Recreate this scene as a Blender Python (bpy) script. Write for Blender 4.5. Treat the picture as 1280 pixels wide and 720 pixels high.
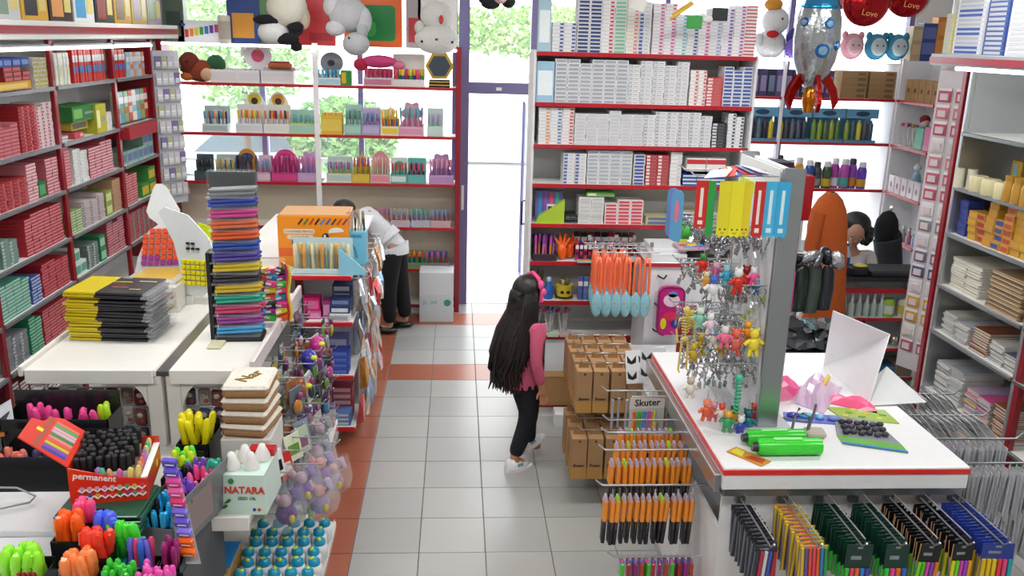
import bpy, math, random
from mathutils import Vector, Matrix, Euler
for o in list(bpy.data.objects): bpy.data.objects.remove(o)
S = bpy.context.scene
C = S.collection
rnd = random.Random(11)
R = math.radians
# ---------------------------------------------------------------- camera (solved from the floor tiles, 0.36 m each)
FOC = 1111.7
PITCH, YAW, ROLL = 0.274427, 0.067124, 0.027180
CAM = Vector((0.539, -4.2634, 2.6963))
fw = Vector((math.sin(YAW)*math.cos(PITCH), math.cos(YAW)*math.cos(PITCH), -math.sin(PITCH)))
r0 = Vector((math.cos(YAW), -math.sin(YAW), 0)); u0 = r0.cross(fw)
rt = math.cos(ROLL)*r0 + math.sin(ROLL)*u0
up = -math.sin(ROLL)*r0 + math.cos(ROLL)*u0
cd = bpy.data.cameras.new('camera'); co = bpy.data.objects.new('camera', cd); C.objects.link(co)
m = Matrix((rt, up, -fw)).transposed().to_4x4(); m.translation = CAM
co.matrix_world = m; cd.sensor_width = 36; cd.lens = FOC/1280*36; cd.clip_start = 0.05; cd.clip_end = 300
S.camera = co
def dirn(x, y): return fw + rt*((x-640)/FOC) - up*((y-360)/FOC)
def atY(x, y, Y): d = dirn(x, y); return CAM + d*((Y-CAM.y)/d.y)
def atX(x, y, X): d = dirn(x, y); return CAM + d*((X-CAM.x)/d.x)
def atZ(x, y, Z): d = dirn(x, y); return CAM + d*((Z-CAM.z)/d.z)
# ---------------------------------------------------------------- world, light, exposure
S.view_settings.view_transform = 'Standard'; S.view_settings.look = 'None'
S.view_settings.gamma = 1; S.view_settings.use_curve_mapping = False
S.view_settings.exposure = -0.08
W = bpy.data.worlds.new('overcast_sky'); S.world = W; W.use_nodes = True
nt = W.node_tree; bg = nt.nodes['Background']
tc = nt.nodes.new('ShaderNodeTexCoord'); no = nt.nodes.new('ShaderNodeTexNoise'); cr = nt.nodes.new('ShaderNodeValToRGB')
no.inputs['Scale'].default_value = 1.6
cr.color_ramp.elements[0].color = (.80, .88, 1, 1); cr.color_ramp.elements[1].color = (1, .99, .97, 1)
nt.links.new(tc.outputs['Generated'], no.inputs['Vector']); nt.links.new(no.outputs['Fac'], cr.inputs['Fac'])
nt.links.new(cr.outputs['Color'], bg.inputs['Color']); bg.inputs['Strength'].default_value = 6.0
def area(name, loc, sx, sy, power, col=(1, .98, .95), rot=(0, 0, 0)):
    l = bpy.data.lights.new(name, 'AREA'); l.shape = 'RECTANGLE'; l.size = sx; l.size_y = sy; l.energy = power; l.color = col
    o = bpy.data.objects.new(name, l); C.objects.link(o); o.location = loc; o.rotation_euler = rot
    return o
ADDED_LAMPS = [(-1.5, -2.6), (1.2, -2.6), (3.4, -2.4), (-1.2, 0.2), (1.2, .2), (3.2, 0.2), (-.9, 2.7), (1.9, 3.1)]  # unseen ceiling lights, added to light the interior
for x, y in ADDED_LAMPS: area('added_ceiling_light', (x, y, 3.40), 1.3, .35, (33 if y < 1 else 24)*(.8 if x < -1 and y > 0 else 1), (1, .985, .96))
# ---------------------------------------------------------------- materials
def lin(h):
    h = h.lstrip('#'); c = [int(h[i:i+2], 16)/255 for i in (0, 2, 4)]
    return tuple(v/12.92 if v <= .04045 else ((v+.055)/1.055)**2.4 for v in c)
_m = {}
def M(h, k='plain'):
    key = (h, k)
    if key in _m: return _m[key]
    mt = bpy.data.materials.new(k+'_'+h.lstrip('#')); mt.use_nodes = True; n = mt.node_tree; b = n.nodes['Principled BSDF']; L = n.links
    c = lin(h)
    rough = dict(plain=.55, gloss=.22, metal=.28, paper=.75, cloth=.95, fur=1, foil=.16, tile=.28, hair=.45, skin=.5).get(k, .5)
    b.inputs['Roughness'].default_value = rough
    if k in ('metal', 'foil'): b.inputs['Metallic'].default_value = .85
    if k == 'emit':
        b.inputs['Emission Color'].default_value = (*c, 1); b.inputs['Emission Strength'].default_value = 5
    t = n.nodes.new('ShaderNodeTexNoise'); o = n.nodes.new('ShaderNodeTexCoord')
    t.inputs['Scale'].default_value = dict(fur=60, cloth=90, tile=3, hair=30).get(k, 22); t.inputs['Detail'].default_value = 3
    L.new(o.outputs['Object'], t.inputs['Vector'])
    x = n.nodes.new('ShaderNodeMix'); x.data_type = 'RGBA'
    a = {'fur': .78, 'cloth': .85, 'tile': .9, 'hair': .6, 'paper': .9}.get(k, .93)
    x.inputs[6].default_value = (*[v*a for v in c], 1); x.inputs[7].default_value = (*c, 1)
    L.new(t.outputs['Fac'], x.inputs[0]); L.new(x.outputs[2], b.inputs['Base Color'])
    if k in ('fur', 'cloth', 'foil', 'hair'):
        bp = n.nodes.new('ShaderNodeBump'); bp.inputs['Strength'].default_value = .5; bp.inputs['Distance'].default_value = .01
        L.new(t.outputs['Fac'], bp.inputs['Height']); L.new(bp.outputs['Normal'], b.inputs['Normal'])
    if k == 'clear':
        b.inputs['Roughness'].default_value = .12
        tr = n.nodes.new('ShaderNodeBsdfTransparent'); ms = n.nodes.new('ShaderNodeMixShader')
        ms.inputs[0].default_value = .15
        L.new(tr.outputs[0], ms.inputs[1]); L.new(b.outputs[0], ms.inputs[2]); L.new(ms.outputs[0], n.nodes['Material Output'].inputs['Surface'])
    _m[key] = mt; return mt
WH, RED, DRED = M('#e9e9e6'), M('#b3202c', 'gloss'), M('#8e1c28', 'gloss')
GREY, DGREY, BLK = M('#b9bcc0'), M('#55585c'), M('#15161a')
CHR = M('#c9ccd0', 'metal'); CLR = M('#eef4f6', 'clear'); GLS = M('#e4f0f2', 'clear')
CARD = M('#a57c50', 'paper')
# ---------------------------------------------------------------- mesh builder
class MB:
    def __init__(s): s.V = []; s.F = []; s.I = []; s.S = []; s.T = None
    def add(s, vs, fs, m=0, sm=False):
        b = len(s.V)
        for v in vs:
            v = Vector(v)
            s.V.append(tuple(s.T @ v) if s.T else tuple(v))
        for f in fs: s.F.append([i+b for i in f]); s.I.append(m); s.S.append(sm)
        return s
    def box(s, x0, y0, z0, x1, y1, z1, m=0):
        return s.add([(x0,y0,z0),(x1,y0,z0),(x1,y1,z0),(x0,y1,z0),(x0,y0,z1),(x1,y0,z1),(x1,y1,z1),(x0,y1,z1)],
                     [(0,3,2,1),(4,5,6,7),(0,1,5,4),(1,2,6,5),(2,3,7,6),(3,0,4,7)], m)
    def cbox(s, x0, y0, z0, x1, y1, z1, c, m=0):     # chamfered box
        vs = []; 
        for (x, sx) in ((x0, 1), (x1, -1)):
            for (y, sy) in ((y0, 1), (y1, -1)):
                for (z, sz) in ((z0, 1), (z1, -1)):
                    vs += [(x, y+sy*c, z+sz*c), (x+sx*c, y, z+sz*c), (x+sx*c, y+sy*c, z)]
        g = lambda a, b, d, k: (a*4+b*2+d)*3+k
        fs = [tuple(g(0,*p,0) for p in ((0,0),(0,1),(1,1),(1,0))), tuple(g(1,*p,0) for p in ((0,0),(1,0),(1,1),(0,1)))]
        fs += [(g(0,0,0,1),g(1,0,0,1),g(1,0,1,1),g(0,0,1,1)), (g(0,1,0,1),g(0,1,1,1),g(1,1,1,1),g(1,1,0,1))]
        fs += [(g(0,0,0,2),g(0,1,0,2),g(1,1,0,2),g(1,0,0,2)), (g(0,0,1,2),g(1,0,1,2),g(1,1,1,2),g(0,1,1,2))]
        for a in (0,1):
            for b in (0,1):
                fs += [(g(a,b,0,0),g(a,b,0,1),g(a,b,1,1),g(a,b,1,0)), (g(a,0,b,0),g(a,0,b,2),g(a,1,b,2),g(a,1,b,0)), (g(0,a,b,1),g(0,a,b,2),g(1,a,b,2),g(1,a,b,1))]
                for d in (0,1): fs.append((g(a,b,d,0),g(a,b,d,1),g(a,b,d,2)))
        return s.add(vs, fs, m)
    def tube(s, pts, r, n=6, m=0, sm=True):
        pts = [Vector(p) for p in pts]; k = len(pts); rr = r if isinstance(r, (list, tuple)) else [r]*k
        vs = []
        for i, p in enumerate(pts):
            t = (pts[min(i+1, k-1)]-pts[max(i-1, 0)]).normalized()
            a = t.cross(Vector((0, 0, 1)) if abs(t.z) < .9 else Vector((1, 0, 0))).normalized(); b = t.cross(a)
            for j in range(n):
                q = 2*math.pi*j/n; vs.append(p + (a*math.cos(q)+b*math.sin(q))*rr[i])
        fs = [(i*n+j, i*n+(j+1)%n, (i+1)*n+(j+1)%n, (i+1)*n+j) for i in range(k-1) for j in range(n)]
        s.add(vs, fs, m, sm)
        s.add([vs[j] for j in range(n)], [tuple(range(n))], m); s.add([vs[(k-1)*n+j] for j in range(n)], [tuple(range(n))[::-1]], m)
        return s
    def lathe(s, prof, n=10, m=0, o=(0,0,0), sm=True):
        o = Vector(o); vs = [o+Vector((r*math.cos(2*math.pi*j/n), r*math.sin(2*math.pi*j/n), z)) for r, z in prof for j in range(n)]
        fs = [(i*n+j, i*n+(j+1)%n, (i+1)*n+(j+1)%n, (i+1)*n+j) for i in range(len(prof)-1) for j in range(n)]
        s.add(vs, fs, m, sm)
        s.add(vs[:n], [tuple(range(n))[::-1]], m); s.add(vs[-n:], [tuple(range(n))], m); return s
    def ell(s, c, r, m=0, n=12, k=8):
        c = Vector(c); vs = []; 
        for i in range(k+1):
            a = math.pi*i/k
            for j in range(n):
                q = 2*math.pi*j/n
                vs.append(c+Vector((r[0]*math.sin(a)*math.cos(q), r[1]*math.sin(a)*math.sin(q), -r[2]*math.cos(a))))
        fs = [(i*n+j, i*n+(j+1)%n, (i+1)*n+(j+1)%n, (i+1)*n+j) for i in range(k) for j in range(n)]
        return s.add(vs, fs, m, True)
    def prism(s, poly, y0, y1, m=0):           # outline in x,z pushed along y
        n = len(poly); vs = [(x, y0, z) for x, z in poly]+[(x, y1, z) for x, z in poly]
        fs = [tuple(range(n)), tuple(range(2*n-1, n-1, -1))]+[(i, i+n, (i+1)%n+n, (i+1)%n) for i in range(n)]
        return s.add(vs, fs, m)
    def slab(s, poly, z0, z1, m=0):            # outline in x,y pushed along z
        n = len(poly); vs = [(x, y, z0) for x, y in poly]+[(x, y, z1) for x, y in poly]
        fs = [tuple(range(n))[::-1], tuple(range(n, 2*n))]+[(i, (i+1)%n, (i+1)%n+n, i+n) for i in range(n)]
        return s.add(vs, fs, m)
    def mesh(s, name, mats):
        me = bpy.data.meshes.new(name); me.from_pydata(s.V, [], s.F)
        for mt in (mats if isinstance(mats, (list, tuple)) else [mats]): me.materials.append(mt)
        me.polygons.foreach_set('material_index', s.I); me.polygons.foreach_set('use_smooth', s.S); me.update(); return me
def tag(o, label=None, cat=None, group=None, kind=None):
    if label: o['label'] = label
    if cat: o['category'] = cat
    if group: o['group'] = group
    if kind: o['kind'] = kind
    return o
def ob(name, me, parent=None, loc=(0,0,0), rot=(0,0,0)):
    o = bpy.data.objects.new(name, me); C.objects.link(o); o.location = loc; o.rotation_euler = rot
    if parent: o.parent = parent
    return o
def part(name, mb, mats, parent, loc=(0,0,0), rot=(0,0,0)): return ob(name, mb.mesh(name, mats), parent, loc, rot)
def root(name, label, cat, loc=(0,0,0), rz=0, group=None, rx=0, ry=0):
    o = ob(name, None, None, loc, (rx, ry, rz)); o.empty_display_size = .05; return tag(o, label, cat, group)
def struct(name, mb, mats, loc=(0,0,0)): return tag(ob(name, mb.mesh(name, mats), None, loc), kind='structure')
def dup(o, loc, rz=0, label=None, group=None, rx=0, ry=0):
    c = o.copy(); C.objects.link(c); c.location = loc; c.rotation_euler = (rx, ry, rz)
    if label: c['label'] = label
    if group: c['group'] = group
    for ch in o.children:
        d = ch.copy(); C.objects.link(d); d.parent = c
        for g in ch.children:
            e = g.copy(); C.objects.link(e); e.parent = d
    return c
class Fr:                                      # a shelf front: u to the right, v into the shelf, z up
    def __init__(s, o, rz=0): s.o = Vector(o); s.rz = rz; s.c = math.cos(rz); s.n = math.sin(rz)
    def w(s, u, v, z): return Vector((s.o.x+u*s.c-v*s.n, s.o.y+u*s.n+v*s.c, s.o.z+z))
def put(fr, u, v, z, name, me, label, cat, group=None, rz=0, rx=0, ry=0):
    o = ob(name, me, None, fr.w(u, v, z), (rx, ry, fr.rz+rz)); return tag(o, label, cat, group)
_c = {}
def cache(key, fn):
    if key not in _c: _c[key] = fn()
    return _c[key]
def text(body, size, mat, parent, loc, rot, name='lettering', ext=.0006, bold=0):
    cu = bpy.data.curves.new(name, 'FONT'); cu.body = body; cu.size = size; cu.extrude = ext; cu.offset = bold
    cu.align_x = 'CENTER'; cu.align_y = 'CENTER'; cu.resolution_u = 2
    t = bpy.data.objects.new('tmp', cu); C.objects.link(t); dg = bpy.context.evaluated_depsgraph_get()
    me = bpy.data.meshes.new_from_object(t.evaluated_get(dg)); bpy.data.objects.remove(t)
    me.materials.clear(); me.materials.append(mat); return ob(name, me, parent, loc, rot)
FR0 = Fr((0, 0, 0))
ORD = ['topmost', 'second', 'third', 'fourth', 'fifth', 'sixth', 'seventh', 'eighth', 'ninth', 'tenth', 'eleventh', 'twelfth', 'thirteenth', 'fourteenth', 'fifteenth', 'sixteenth', 'seventeenth', 'eighteenth', 'nineteenth', 'twentieth', 'twenty-first', 'twenty-second', 'twenty-third', 'twenty-fourth', 'twenty-fifth', 'twenty-sixth']
def nth(k): return 'first' if k == 0 else ORD[k]
_sc = {}
def nxt(key): _sc[key] = _sc.get(key, -1)+1; return _sc[key]
def shortl(t, n):
    w = t.split(' ')[:n]
    while w and (w[-1] in ('on', 'the', 'in', 'with', 'of', 'a', 'and', 'front', 'to', 'by', 'third', 'fourth', 'fifth', 'sixth', 'second', 'window') and len(w) < len(t.split(' '))): w.pop()
    return ' '.join(w)
# ---------------------------------------------------------------- setting: floor of separate tiles
T = .36
f = MB().box(-3.2, -5.4, -.06, 5.7, 4.72, -.004); floor = struct('floor', f, M('#6e6b66', 'paper'))
def tile_mesh(col): return MB().cbox(.0025, .0025, -.02, T-.0025, T-.0025, 0, .0015).mesh('tile', M(col, 'tile'))
tw = [tile_mesh(c) for c in ('#adaeac', '#a8a9a6', '#b1b1ae')]; to = [tile_mesh(c) for c in ('#a9624a', '#a25c45')]
rest = MB(); nt_ = 0
for j in range(-15, 13):
    for i in range(-8, 16):
        x, y = i*T, j*T
        if y < -5.3 or y+T > 4.72+.01: continue
        orange = i == -1 or (j in (7, 11, -4) and i >= 0)
        seen = (-1 <= i <= 4 and j >= -6) or (i in (5, 6) and j >= 0) or (i > 6 and j > 3)
        if seen and nt_ < 290:
            ob('tile', rnd.choice(to if orange else tw), floor, (x, y, 0)); nt_ += 1
        else: rest.cbox(x+.0025, y+.0025, -.02, x+T-.0025, y+T-.0025, 0, .0015, 1 if orange else 0)
tag(part('tile_field', rest, [M('#adaeac', 'tile'), M('#a9624a', 'tile')], floor), kind='stuff')
# walls, ceiling
WALL = M('#e4e4e0'); 
struct('wall_left', MB().box(-3.3, -5.4, 0, -2.62, 4.9, 3.5), WALL)
struct('wall_right', MB().box(5.5, -5.4, 0, 5.7, 4.9, 3.5), WALL)
struct('wall_back', MB().box(-3.3, -5.6, 0, 5.7, -5.4, 3.5), WALL)
struct('ceiling', MB().box(-3.3, -5.6, 3.5, 5.7, 4.9, 3.6), M('#efefec'))
for x, y in ADDED_LAMPS:  # fixtures added out of view to house the area lights
    t = root('ceiling_lamp', 'added tube lamp out of view on the ceiling', 'lamp', (x, y, 3.4995), 0, 'added ceiling tube lamps')
    part('housing', MB().cbox(-.7, -.2, -.05, .7, .2, 0, .01), WH, t)
    part('lamp_tube', MB().tube([(-.62, -.09, -.07), (.62, -.09, -.07)], .018, 8).tube([(-.62, .09, -.07), (.62, .09, -.07)], .018, 8), M('#ffffff', 'emit'), t)
# front wall with shop windows and door
fwll = MB()
fwll.box(-2.62, 4.72, 0, -2.3, 4.9, 3.5).box(-2.3, 4.72, 3.3, 5.5, 4.9, 3.5).box(-2.3, 4.72, 0, .55, 4.9, .9).box(1.36, 4.72, 0, 5.5, 4.9, .35).box(5.1, 4.72, .35, 5.5, 4.9, 3.3)
struct('wall_front', fwll, WALL)
PUR = M('#77709c', 'gloss')
def window(n, x0, x1, z0, z1, bars, rails=()):
    b = MB().box(x0, 4.74, z0, x0+.05, 4.82, z1).box(x1-.05, 4.74, z0, x1, 4.82, z1).box(x0, 4.74, z0, x1, 4.82, z0+.05).box(x0, 4.74, z1-.05, x1, 4.82, z1)
    for q in bars: b.box(q-.025, 4.745, z0, q+.025, 4.815, z1)
    w = struct('window_%d' % n, b, PUR)
    e = [x0+.05]+[q for q in bars]+[x1-.05]
    for a, c in zip(e, e[1:]): part('pane', MB().box(a+.026, 4.775, z0+.05, c-.026, 4.781, z1-.05), GLS, w)
window(1, -2.3, .55, .9, 3.3, (-1.35, -.4)); window(2, 1.36, 5.1, .35, 3.3, (2.6, 3.85))
d = MB().box(.56, 4.66, 0, .665, 4.80, 3.3).box(1.26, 4.66, 0, 1.36, 4.80, 3.3).box(.665, 4.68, 2.155, 1.26, 4.78, 2.265).box(.665, 4.68, 3.2, 1.26, 4.78, 3.3)
door = struct('door_1', d, PUR)
part('transom_pane', MB().box(.665, 4.72, 2.265, 1.26, 4.726, 3.2), GLS, door)
part('maker_plate', MB().box(.93, 4.676, 2.19, .985, 4.68, 2.22), WH, door)
lf = part('door_leaf', MB().box(1.262, 4.8, .02, 1.30, 4.87, 2.14).box(1.262, 5.55, .02, 1.30, 5.62, 2.14).box(1.262, 4.87, .02, 1.30, 5.55, .12).box(1.262, 4.87, 2.04, 1.30, 5.55, 2.14), PUR, door)
part('leaf_pane', MB().box(1.278, 4.87, .12, 1.284, 5.55, 2.04), GLS, lf)
part('door_handle', MB().tube([(1.245, 4.68, .86), (1.215, 4.64, .86), (1.215, 4.64, 1.1), (1.245, 4.68, 1.1)], .011, 8).tube([(1.262, 4.66, .86), (1.24, 4.685, .86)], .011, 8), BLK, door)
part('wall_notice', MB().box(.60, 4.655, 1.0, .625, 4.66, 1.25), WH, door)
# outside: pavement, road, hedge, rail
struct('pavement', MB().box(-14, 4.9, -.18, 16, 7.6, -.02), M('#d7d6d2', 'paper')).name = 'ground_pavement'
struct('ground_kerb', MB().box(-14, 7.6, -.3, 16, 7.75, -.02), M('#a9a8a4', 'paper'))
struct('ground_road', MB().box(-30, 7.75, -.4, 32, 40, -.15), M('#b8b8b6', 'paper'))
rl = root('street_rail', 'grey metal rail beyond the open shop door', 'rail', (0, 7.0, -.02))
part('rail_bar', MB().tube([(-3, 0, 1.18), (4, 0, 1.18)], .032, 8), M('#9a9c9a', 'metal'), rl)
for x in (-3, -.6, 1.9, 4): part('post', MB().tube([(x, 0, 0), (x, 0, 1.18)], .03, 8), M('#9a9c9a', 'metal'), rl)
def leaves(name, label, cat, c, r, cols, n, size=.07):
    t = root(name, label, cat, c); q = [MB() for _ in cols]
    for i in range(n):
        while True:
            p = Vector((rnd.uniform(-1, 1), rnd.uniform(-1, 1), rnd.uniform(-1, 1)))
            if .45 < p.length < 1: break
        p = Vector((p.x*r[0], p.y*r[1], p.z*r[2]+r[2])); e = Euler((rnd.uniform(0, 6), rnd.uniform(0, 6), rnd.uniform(0, 6))).to_matrix()
        k = size*rnd.uniform(.7, 1.3); v = [p+e @ Vector(a)*k for a in ((0, -1, 0), (.45, 0, .12), (0, 1, 0), (-.45, 0, .12))]
        q[i % len(cols)].add(v, [(0, 1, 2, 3)])
    part('stem', MB().tube([(0, 0, -c[2]-.16), (0, 0, r[2]*1.6)], [.07, .02], 6), M('#5c4630'), t)
    for b, cc in zip(q, cols): tag(part('foliage', b, M(cc, 'paper'), t), kind='stuff')
leaves('street_bush', 'leafy green bush outside behind the left window shelves', 'bush', (-1.05, 8.6, .75), (.8, .5, .55), ('#7fae5c', '#97bf72', '#6d9a52'), 2600)
leaves('street_tree', 'tall light green tree outside behind the upper left window', 'tree', (-2.6, 9.5, 1.5), (1.1, .7, 1.1), ('#8fb56a', '#a8c987'), 2600)
leaves('street_shrub', 'green shrub outside seen above the door transom', 'shrub', (2.3, 11.5, 2.35), (2.6, .6, .45), ('#9cc071', '#b7cf86', '#7fa55a'), 3400)
# a parked car outside, behind the left shelves
car = root('parked_car', 'pale parked car outside behind the left window shelves', 'car', (-2.5, 11.0, -.15), R(4))
cp = [(-2, .3), (-2, .75), (-1.35, .95), (-.8, 1.4), (.7, 1.42), (1.25, 1.0), (1.95, .85), (2, .3)]
part('body', MB().prism(cp, -.8, .8), M('#cfd8dc', 'gloss'), car)
part('window', MB().prism([(-1.15, .98), (-.75, 1.33), (-.05, 1.35), (-.05, .98)], -.81, -.79), M('#5b6b74', 'gloss'), car)
part('window', MB().prism([(.03, .98), (.03, 1.35), (.65, 1.35), (1.05, 1.0)], -.81, -.79), M('#5b6b74', 'gloss'), car)
for x in (-1.25, 1.25): part('wheel', MB().lathe([(.1, -.1), (.3, -.1), (.32, 0), (.3, .1), (.1, .1)], 16), BLK, car, (x, -.75, .32), (R(90), 0, 0))
# ---------------------------------------------------------------- shelving
def shelving(name, label, fr, posts, zs, D, top, back=None, edge=RED, pw=.045, base=True, postmat=None, zb=0, shelfmat=None, cat='shelving', backtop=None, edgeh=.024, topedge=None):
    t = root(name, label, cat, fr.o, fr.rz); pm = postmat or DRED
    for k, u in enumerate(posts):
        mt = pm[k] if isinstance(pm, list) else pm
        part('upright', MB().cbox(u-pw/2, 0, zb, u+pw/2, .03, top, .004).box(u-.012, .03, zb, u+.012, D, top-.02) if k in (0, len(posts)-1) else MB().cbox(u-pw/2, 0, zb, u+pw/2, .03, top, .004), mt, t)
    for a, b in zip(posts, posts[1:]):
        for z in zs:
            s = part('shelf', MB().box(a+pw/2, .004, z-.018, b-pw/2, D, z), shelfmat or WH, t)
            part('shelf_edge', MB().cbox(a+pw/2-.001, -.012, z-edgeh, b-pw/2+.001, .006, z+.004, .003), (topedge if z == zs[0] and topedge else edge), s)
    L0, L1 = posts[0], posts[-1]
    if back: part('back_panel', MB().box(L0, D, back[1], L1, D+.012, backtop or top), M(back[0]), t)
    if base: part('plinth', MB().box(L0, .01, 0, L1, D, .07), WH, t)
    return t
def light_strip(fr, u0, u1, z, v=-.015, power=12, own=None):
    part('lamp_tube', MB().tube([(u0, v, z), (u1, v, z)], .012, 8), M('#ffffff', 'emit'), own)
# front-left shelves against the window
BL = Fr((0, 4.36, 0))
zBL = (2.57, 2.22, 1.76, 1.30, .87, .45, .08)
bl = shelving('window_shelving', 'tall red and white shelving before the left shop window, full of toys and pens', BL, (-2.19, -.775, .56), zBL, .3, 2.6, ('#d9cdb8', .07), pw=.05, backtop=1.3, topedge=WH, postmat=[DRED, M('#eeeef0'), DRED])
light_strip(BL, -2.15, .54, 2.565, v=-.026, own=bl)
# left wall shelves
LW = Fr((-2.2, 0, 0), R(90))
zLW = (2.57, 2.29, 1.90, 1.58, 1.24, .92, .60, .28)
lw = shelving('wall_shelving', 'long red-posted shelving on the left wall packed with pencil boxes', LW, (-1.15, -.03, 1.05, 2.14, 3.26, 4.19), zLW, .34, 2.6, ('#d3d4d6', 0), edge=M('#6d6f74', 'gloss'), pw=.05)
light_strip(LW, -1.1, 4.15, 2.545, own=lw)
part('fascia', MB().cbox(-1.15, -.26, 2.61, 4.15, .0, 2.72, .004), M('#d9d9d6'), lw)
part('fascia_stripe', MB().box(-1.15, -.266, 2.645, 4.15, -.259, 2.69), DRED, lw)
# right-hand boxes shelving
BR = Fr((0, 1.8, 0))
zBR = (2.61, 2.28, 2.00, 1.73, 1.45, 1.18, .89, .63, .10)
br = shelving('box_shelving', 'tall white shelving with red edges stacked with small white boxes', BR, (1.06, 2.56), zBR, .36, 2.62, ('#e3e3e1', 0), pw=.02, base=True, postmat=M('#dfe0e2'))
# window shelves behind the rocket
R2 = Fr((0, 4.36, 0))
zR2 = (2.57, 2.21, 1.78, 1.32)
r2 = shelving('lit_shelving', 'red-edged shelving before the right shop window behind the rocket balloon', R2, (2.62, 3.7, 4.83), zR2, .3, 2.6, pw=.03, base=False, topedge=WH, postmat=M('#e6e6ea'))
light_strip(R2, 2.65, 4.8, 2.565, v=-.026, own=r2)
RS = Fr((4.83, 4.34, 0), R(-90))
rs = shelving('side_shelving', 'narrow white side shelving with red edges beside the white pipe', RS, (0, .72), (2.21, 1.78, 1.32, .88, .45), .3, 2.6, ('#dcdde0', 0), pw=.025, postmat=M('#e6e6ea'))
part('lower_panel', MB().box(0.02, .0, 0, .70, .01, .07), DRED, rs)
pp = root('ceiling_pipe', 'thick white pipe running from floor to ceiling by the side shelving', 'pipe', (4.86, 3.52, 0))
part('pipe', MB().tube([(0, 0, 0), (0, 0, 3.5)], .055, 16), M('#ecece8', 'gloss'), pp)
for z in (.5, 2.55, 1.55): part('collar', MB().lathe([(.06, -.04), (.068, -.03), (.068, .03), (.06, .04)], 16), M('#d6d3c8'), pp, (0, 0, z))
part('pipe', MB().tube([(.10, -.12, .0), (.10, -.12, 3.5)], .03, 12), M('#ecece8', 'gloss'), pp)
# right wall shelves (aluminium frames, glass-edged shelves)
RW = Fr((3.7, 1.18, 0), R(-90))
zRW = (2.2, 1.86, 1.56, 1.22, .91, .5, .12)
ALU = M('#c3c6c9', 'metal')
rw = shelving('cabinet_shelving', 'aluminium and red wall shelving on the right stacked with books', RW, (0, .92, 1.84, 2.9), zRW, .42, 2.6, ('#cfd3cf', 0), edge=M('#8d9092', 'metal'), pw=.03, postmat=ALU, edgeh=.02)
for u in (-.05, .97, 1.89): part('red_upright', MB().cbox(u-.022, -.01, 0, u+.022, .03, 2.6, .003), DRED, rw)
part('fascia', MB().cbox(-.1, -.22, 2.60, 2.9, .0, 2.67, .004), M('#9da0a4', 'gloss'), rw)
part('fascia_stripe', MB().box(-.1, -.226, 2.612, 2.9, -.219, 2.65), M('#a0404c', 'gloss'), rw)
part('light_tube', MB().tube([(0, -.1, 2.585), (2.8, -.1, 2.585)], .012, 8), M('#ffffff', 'emit'), rw)
part('end_panel', MB().box(-.075, .0, 0, -.06, .42, 2.6), WH, rw)
# poster board between pipe and cabinet
pb = root('poster_board', 'narrow tall board of pink and white packs between the pipe and the right shelving', 'display board', (4.25, 1.62, 0), R(-62))
part('board', MB().box(-.55, .02, .3, .0, .04, 2.55), M('#dcd6da'), pb)
for k in range(17):
    z = 2.38-k*.118
    cc = ('#c7546e', '#d77a8a', '#c7546e', '#e8e4e6', '#d68a96', '#c95f77', '#c7546e', '#e9e9ee', '#8c8f99', '#dcdce4', '#6f7388', '#4f5a86', '#e2e2e6', '#d8a32c', '#d8a32c', '#e9e4d8', '#b3556a')[k]
    for q in range(4):
        tag(ob('blister_pack', cache(('bp', cc), lambda: MB().box(-.05, -.004, -.05, .05, 0, .05).box(-.03, -.016, -.035, .03, -.004, .012, 1).box(-.05, -.0046, .03, .05, -.004, .05, 2).mesh('blister_pack', [M(cc), M('#e8d9dd', 'gloss'), M('#f2f2f2')])), None,
            Matrix.Rotation(R(-62), 4, 'Z') @ Vector((-.48+q*.135, .015, z)) + Vector((4.25, 1.62, 0)), (0, 0, R(-62))), f'carded pack, {nth(q)} from left in the {nth(k)} row, narrow board by the pipe', 'pack', 'carded packs on the narrow board')
# ---------------------------------------------------------------- boxes and books
def boxm(w, d, h, body, lab, st=0):
    def f():
        b = MB().box(0, 0, .0006, w-.0015, d, h-.0006)
        if st == 0: b.box(w*.62, -.0008, h*.25, w*.92, 0, h*.75, 1)
        elif st == 1: b.box(w*.08, -.0008, h*.18, w*.9, 0, h*.78, 1)
        elif st == 2: b.box(w*.05, -.0008, h*.2, w*.35, 0, h*.8, 1).box(w*.45, -.0008, h*.4, w*.85, 0, h*.55, 2)
        elif st == 3: b.box(0, -.0008, h*.55, w-.0015, 0, h*.9, 1)
        b.box(.0005, -.0005, -.0004, w-.002, 0, .0012, 2)
        return b.mesh('box', [M(body, 'paper'), M(lab), M('#8d9096')])
    return cache(('box', round(w, 3), round(d, 3), round(h, 4), body, lab, st), f)
def bookm(w, d, h, cov):      # lying book, spine towards the viewer or pages
    def f():
        b = MB().box(0, 0, 0, w, d, h*.12).box(0, 0, h*.88, w, d, h).box(.003, .004, h*.12, w-.003, d-.002, h*.88, 1)
        return b.mesh('book', [M(cov, 'gloss'), M('#e6e4dc', 'paper')])
    return cache(('book', round(w, 3), round(d, 3), round(h, 4), cov), f)
def stack(fr, u, z, v, w, d, h, n, body, lab, name, label, cat, group, st=0, jit=.002, book=False):
    me = bookm(w, d, h, body) if book else boxm(w, d, h, body, lab, st)
    for k in range(n):
        lb = label
        if '{r}' in label: r = n-1-k; lb = label.replace('{r}', 'topmost' if r == 0 else ORD[r]+' from top')
        put(fr, u+rnd.uniform(-jit, jit), v+rnd.uniform(0, jit*2), z+k*h+.0004, name, me, lb, cat, group, rz=rnd.uniform(-1, 1)*jit*3)
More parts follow.
